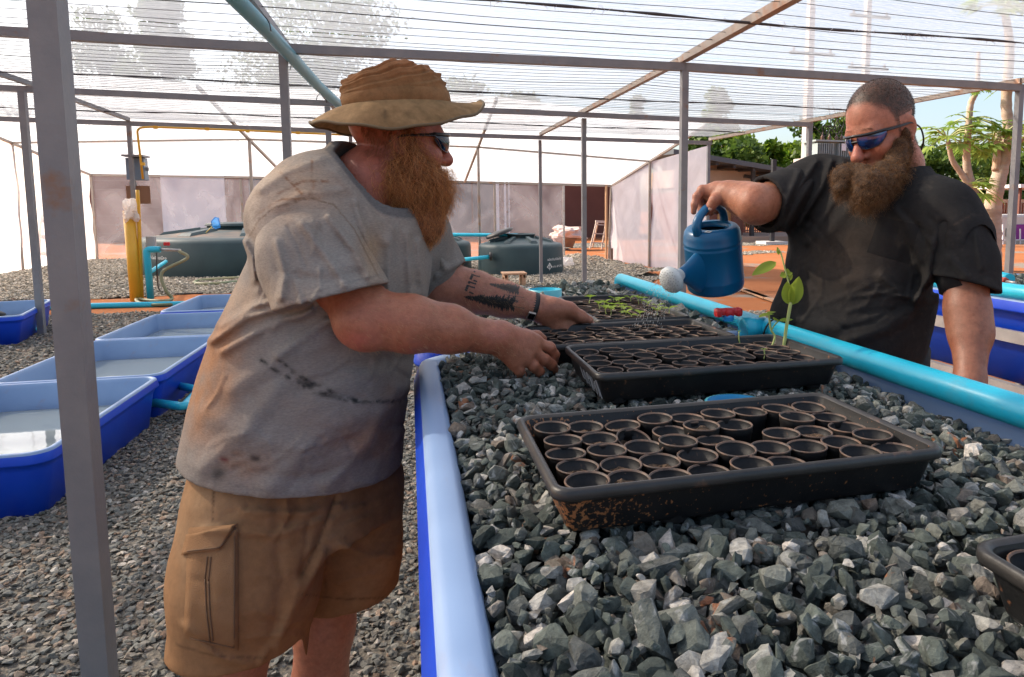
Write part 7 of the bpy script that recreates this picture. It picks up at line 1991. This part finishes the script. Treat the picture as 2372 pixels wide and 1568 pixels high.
# left arm hanging
s3, e3, w3_ = A(2205, 545, 1.80), A(2240, 720, 1.74), A(2246, 880, 1.66)
F = Field(*bounds([s3, e3, w3_, A(2240, 1000, 1.6)], .10), .0042)
F.chain([s3, A(2234, 640, 1.77), e3], [.064, .054, .050], .02); F.chain([e3, A(2247, 770, 1.72), w3_], [.0505, .048, .033], .03)
hb = A(2240, 925, 1.63); F.chain([w3_, hb], [.034, .036], .02)
for i in range(4):
    k0 = A(2228 + 12 * i, 955, 1.60 + .012 * i); F.cap(hb, k0, .028, .016, .014); finger(F, [k0, k0 + np.array([-.006, 0, -.035]), k0 + np.array([-.018, 0, -.058]), k0 + np.array([-.028, 0, -.072])], .0122, .0088)
finger(F, [A(2226, 915, 1.61), A(2212, 940, 1.58), A(2210, 965, 1.575)], .016, .0105, .01)
V, Q = F.mesh(); parts2.append((V, Q, skin_cols(V, (0.27, 0.110, 0.064), 8)))  # darker skin than the other arm: its shade is painted into the colour
F = Field((1.05, 1.45, 1.0), (1.65, 2.1, 1.62), .012); cT = at(1985, 600, 2.06)
F.loft([1.02, 1.25, 1.45, 1.58], [(cT.x, cT.y)] * 4, [.12, .12, .10, .06], [.15, .16, .15, .08], FA2, .02)
V, Q = F.mesh(); parts2.append((V, Q, skin_cols(V, SK2, 9)))
V, Q, C_ = join(parts2); place('body', np_mesh('body', V, Q, C_), SKIN, m2)
if tn is not None:
    nl = (EYE - tn).normalized(); MB().lathe([(0, .0012), (.0045, .0006), (.0058, -.0006)], 14, tn, rot=nl.to_track_quat('Z', 'Y').to_matrix()).build('thumbnail', mat('nail', (0.55, 0.36, 0.29), .3), m2)
# trousers and boots
pc2 = at(1975, 860, 2.10)
F = Field((pc2.x - .35, pc2.y - .4, .04), (pc2.x + .45, pc2.y + .4, 1.12), .009)
fx, fy = math.cos(FA2), math.sin(FA2)
F.loft([.82, .95, 1.10], [(pc2.x + .02, pc2.y)] * 3, [.16, .165, .17], [.19, .20, .20], FA2, .02)
for sy in (-1, 1): F.chain([(pc2.x - fy * .10 * sy, pc2.y + fx * .10 * sy, .86), (pc2.x - fy * .11 * sy + .02, pc2.y + fx * .11 * sy, .48), (pc2.x - fy * .12 * sy + .03, pc2.y + fx * .12 * sy, .10)], [.105, .08, .07], .04)
V, Q = F.mesh(); place('trousers', np_mesh('trousers', V, Q, paint(V, (.028, .036, .042), [('noise', 10, .45, .7, (.06, .06, .055), .6)])), TWILL, m2)
for sy in (-1, 1):
    a = np.array([pc2.x - fy * .12 * sy + .03, pc2.y + fx * .12 * sy, .10]); F = Field(a + np.array([-.26, -.14, -.11]), a + np.array([.16, .14, .08]), .008); F.cap(a + [0, 0, .03], a + [0, 0, -.04], .06, .055, .02); F.chain([a + [.03, 0, -.05], a + [fx * .17, fy * .17, -.065]], [.05, .042], .03); F.plane(a + [0, 0, -.10], (0, 0, -1))
    V, Q = F.mesh(); place('boot', np_mesh('boot', V, Q, paint(V, (.05, .035, .028), [])), TWILL, m2)
# black t-shirt
def sl2(xc, y, d): p = at(xc, y, d); return (p.x, p.y), p.z
T2 = [(1950, 872, 2.12, .178, .222), (1952, 830, 2.11, .186, .232), (1958, 770, 2.09, .196, .240), (1968, 715, 2.08, .196, .240), (1982, 650, 2.06, .176, .232), (1990, 580, 2.05, .160, .228), (1998, 520, 2.03, .148, .225), (2008, 470, 2.02, .125, .19), (2035, 430, 2.00, .10, .125), (2065, 404, 1.99, .075, .085)]
F = Field(*bounds([A(1760, 880, 2.2), A(2230, 380, 1.8), A(1760, 400, 2.3), A(1900, 860, 2.35)], .10), .0052)
F.loft([sl2(a, b_, c)[1] for a, b_, c, r, w_ in T2], [sl2(a, b_, c)[0] for a, b_, c, r, w_ in T2], [r for a, b_, c, r, w_ in T2], [w_ for a, b_, c, r, w_ in T2], FA2, .02)
F.chain([A(2010, 430, 2.03), A(1900, 428, 2.13), A(1862, 446, 2.15)], [.070, .082, .086], .06); F.chain([A(1862, 446, 2.15), A(1815, 466, 2.10)], [.086, .086], .04)
F.chain([A(2105, 440, 1.95), A(2175, 500, 1.84), A(2208, 560, 1.80)], [.072, .088, .090], .06); F.chain([A(2208, 560, 1.80), A(2226, 620, 1.78)], [.089, .084], .03)
HL2 = [([(1925, 375), (1905, 430), (1850, 520)], 9, .012), ([(1950, 380), (1945, 440), (1870, 560)], 10, .010), ([(1890, 375), (1860, 420), (1820, 480)], 8, .010), ([(1975, 470), (1900, 560), (1850, 640)], 16, .006), ([(2160, 560), (2150, 640), (2120, 700)], 10, .010), ([(2185, 520), (2172, 600), (2165, 670)], 8, -.012), ([(1840, 600), (1900, 640), (2000, 650)], 20, .005), ([(1800, 720), (1900, 760), (2050, 740)], 20, .006), ([(2130, 700), (2060, 760), (1960, 790)], 14, .008), ([(2040, 640), (2090, 680), (2140, 690)], 12, .008), ([(1830, 540), (1850, 620), (1840, 700)], 12, .006), ([(2060, 470), (2100, 520), (2130, 600)], 14, .005)]
F.displace(folds(HL2 + creases(1830, 480, 1960, 700, 62, 12, 9) + creases(1820, 680, 2120, 800, -15, 12, 10) + creases(2060, 480, 2170, 680, 70, 8, 11), .004, 11))
hz2 = float(A(2090, 842, 2.0)[2]); F.plane((0, 0, hz2), (0, 0, -1), .005)
F.chain([hc2 + HM2 @ np.array([-.03, 0, -.02]), A(2078, 392, 1.975), A(2072, 425, 1.98)], [.078, .080, .066], .01, 's')
SLV1 = sleeve(A(1870, 440, 2.16), A(1822, 462, 2.105), A(1728, 484, 2.02), [.085, .087, .090], A(1772, 472, 2.055), np.array(_r) * -.86 - np.array(_u) * .18 - np.array(_f) * .45, .076, 4)
SLV1.displace(folds([([(1850, 400), (1830, 450), (1800, 520)], 8, .008), ([(1880, 420), (1850, 470), (1820, 530)], 8, .008)], .003, 14))
SLV2 = sleeve(A(2205, 550, 1.80), A(2224, 610, 1.785), A(2238, 710, 1.75), [.090, .086, .083], A(2234, 660, 1.765), np.array(_u) * -.93 + np.array(_r) * -.28, .070, 5)
SLV2.displace(folds([([(2200, 600), (2240, 640)], 9, .006), ([(2260, 540), (2275, 620)], 9, .005)], .003, 14))
BK = (0.0200, 0.0198, 0.0205)
OPS2 = [('noise', 7, .42, .80, (0.034, 0.030, 0.027), .8), ('blob', 1960, 600, 90, 80, (.060, .044, .034), .8), ('blob', 2010, 560, 60, 40, (.045, .036, .03), .5), ('blob', 1880, 640, 50, 60, (.042, .032, .026), .5), ('noise', 70, .66, .76, (.05, .042, .036), .35), ('line', [(1842, 520), (1880, 560), (1910, 590)], 4, (.07, .055, .045), .6), ('blob', 1830, 430, 60, 30, (.045, .042, .040), .6),
        ('edge', [(2035, 500), (2130, 520)], 2.0, (.045, .036, .03), .7), ('edge', [(2035, 500), (2006, 582)], 1.6, (.05, .04, .032), .6), ('edge', [(2006, 582), (2050, 600), (2105, 612)], 2.0, (.045, .035, .03), .6), ('line', [(2210, 520), (2245, 500)], 2, (.06, .045, .035), .7), ('edge', [(2185, 668), (2240, 650), (2290, 630)], 1.8, (.035, .03, .028), .7)]
pr = []
for Fx in (F, SLV1, SLV2):
    V, Q = Fx.mesh(); pr.append((V, Q, paint(V, BK, OPS2, 51)))
V, Q, C_ = join(pr); sh2_ = place('t_shirt', np_mesh('t_shirt', V, Q, C_), JERSEYB, m2)
bvS = tree_of(V, Q)
patch('chest_pocket', bvS, ((2036, 502), (2130, 521), (2104, 612), (2007, 584)), 14, 14, .0025, mat('pocket_cloth', (0.019, 0.0185, 0.019), .92, (0.030, .026, .024), 14, .3, 400, spec=.1), sh2_, .12)
# beard, buzz cut, glasses, cord
L2 = lambda x, y, z: hc2 + HM2 @ (np.array([x, y, z]) * 1.03)
F = Field(*bounds([A(1920, 320, 1.72), A(2110, 480, 2.0), A(1930, 470, 1.74)], .08), .0036)
for sy in (-1, 1): F.chain([L2(.006, .073 * sy, -.005), L2(.020, .068 * sy, -.06), L2(.045, .052 * sy, -.10), L2(.075, .02 * sy, -.125)], [.010, .020, .030, .034], .02)
F.cap(L2(.084, -.036, -.082), L2(.097, -.006, -.062), .009, .006, .006); F.cap(L2(.084, .036, -.082), L2(.097, .006, -.062), .009, .006, .006)
F.chain([L2(.078, .036, -.100), L2(.084, 0, -.116)], [.018, .022], .015); F.cap(L2(.078, -.036, -.100), L2(.084, 0, -.116), .018, .022, .015); F.cap(L2(.050, .052, -.095), L2(.065, .042, -.110), .018, .024, .015); F.cap(L2(.050, -.052, -.095), L2(.065, -.042, -.110), .018, .024, .015)
F.chain([A(1998, 408, 1.84), A(2012, 432, 1.80), A(2000, 452, 1.79)], [.036, .042, .028], .015); F.chain([A(2048, 402, 1.865), A(2048, 428, 1.83)], [.034, .028], .015); F.chain([A(2085, 338, 1.90), A(2078, 372, 1.895), A(2062, 402, 1.865)], [.018, .028, .034], .015)
F.chain([A(1964, 394, 1.88), A(1952, 416, 1.845), A(1946, 434, 1.83)], [.022, .030, .020], .010)
F.displace(lambda P: (fbm(P, 38, 5, 3) - .5) * .018)
V, Q = F.mesh(); bd2 = place('beard', np_mesh('beard', V, Q, paint(V, (0.075, 0.038, 0.016), [('noise', 60, .45, .6, (.03, .015, .007), .8)])), attr_mat('beard_core_brown', .8, 140, .5, .9, 260), m2)
P0, N0 = sample(V, Q, 17000, 5)
lz = ((P0 - hc2) @ HM2)[:, 2]; v, q = strands(P0 - N0 * .003, N0, np.array([-.15, -.12, -1.0]), np.clip(.016 + (-.055 - lz) * .42, .014, .029), .0008, 6, curl=2.2, out=.42)
o = place('beard_hair', np_mesh('beard_hair', v, q), hair_mat('brown_beard_hair', (0.055, 0.025, 0.010), (0.31, 0.155, 0.058)), bd2); o['kind'] = 'stuff'
P0, N0 = sample(head2[0], head2[1], 11000, 7, lambda c: hairmask(c) + 1e-9)
v, q = strands(P0, N0, np.array([-.2, .2, .4]), .0042, .0006, 8, curl=.2, out=1.6, nseg=1); place('hair', np_mesh('hair', v, q), hair_mat('buzz_hair', (0.024, 0.014, 0.009), (0.075, 0.042, 0.024)), m2)
LENSB = mat('blue_mirror_lens', (0.004, 0.018, 0.085), .05, (0.004, 0.05, 0.22), 40, spec=.9, coat=.6, lo=.5, hi=.62, detail=2)
g2 = sunglasses(hc2, HM2, m2, 1.03, LENSB)
MB().tube(spline([L2(-.030, .083, .003), L2(-.052, .080, -.02), L2(-.058, .074, -.055), L2(-.060, .055, -.085)], 5), .0036, 6, flat=.7).build('retainer_cord', BLK, g2)
# eyebrows
P0 = np.array([L2(.0985 - .3 * abs(y_) * abs(y_) * 10, y_, .038 + r_2) for y_ in np.linspace(-.045, .045, 90) if abs(y_) > .012 for r_2 in (0, .003, .006)])
v, q = strands(P0, np.tile(HM2[:, 0], (len(P0), 1)), HM2[:, 1] * .6 + HM2[:, 2] * .2, .009, .0008, 9, nseg=2); place('eyebrows', np_mesh('eyebrows', v, q), hair_mat('brow_hair', (0.10, 0.05, 0.025), (0.2, 0.1, 0.05)), m2)
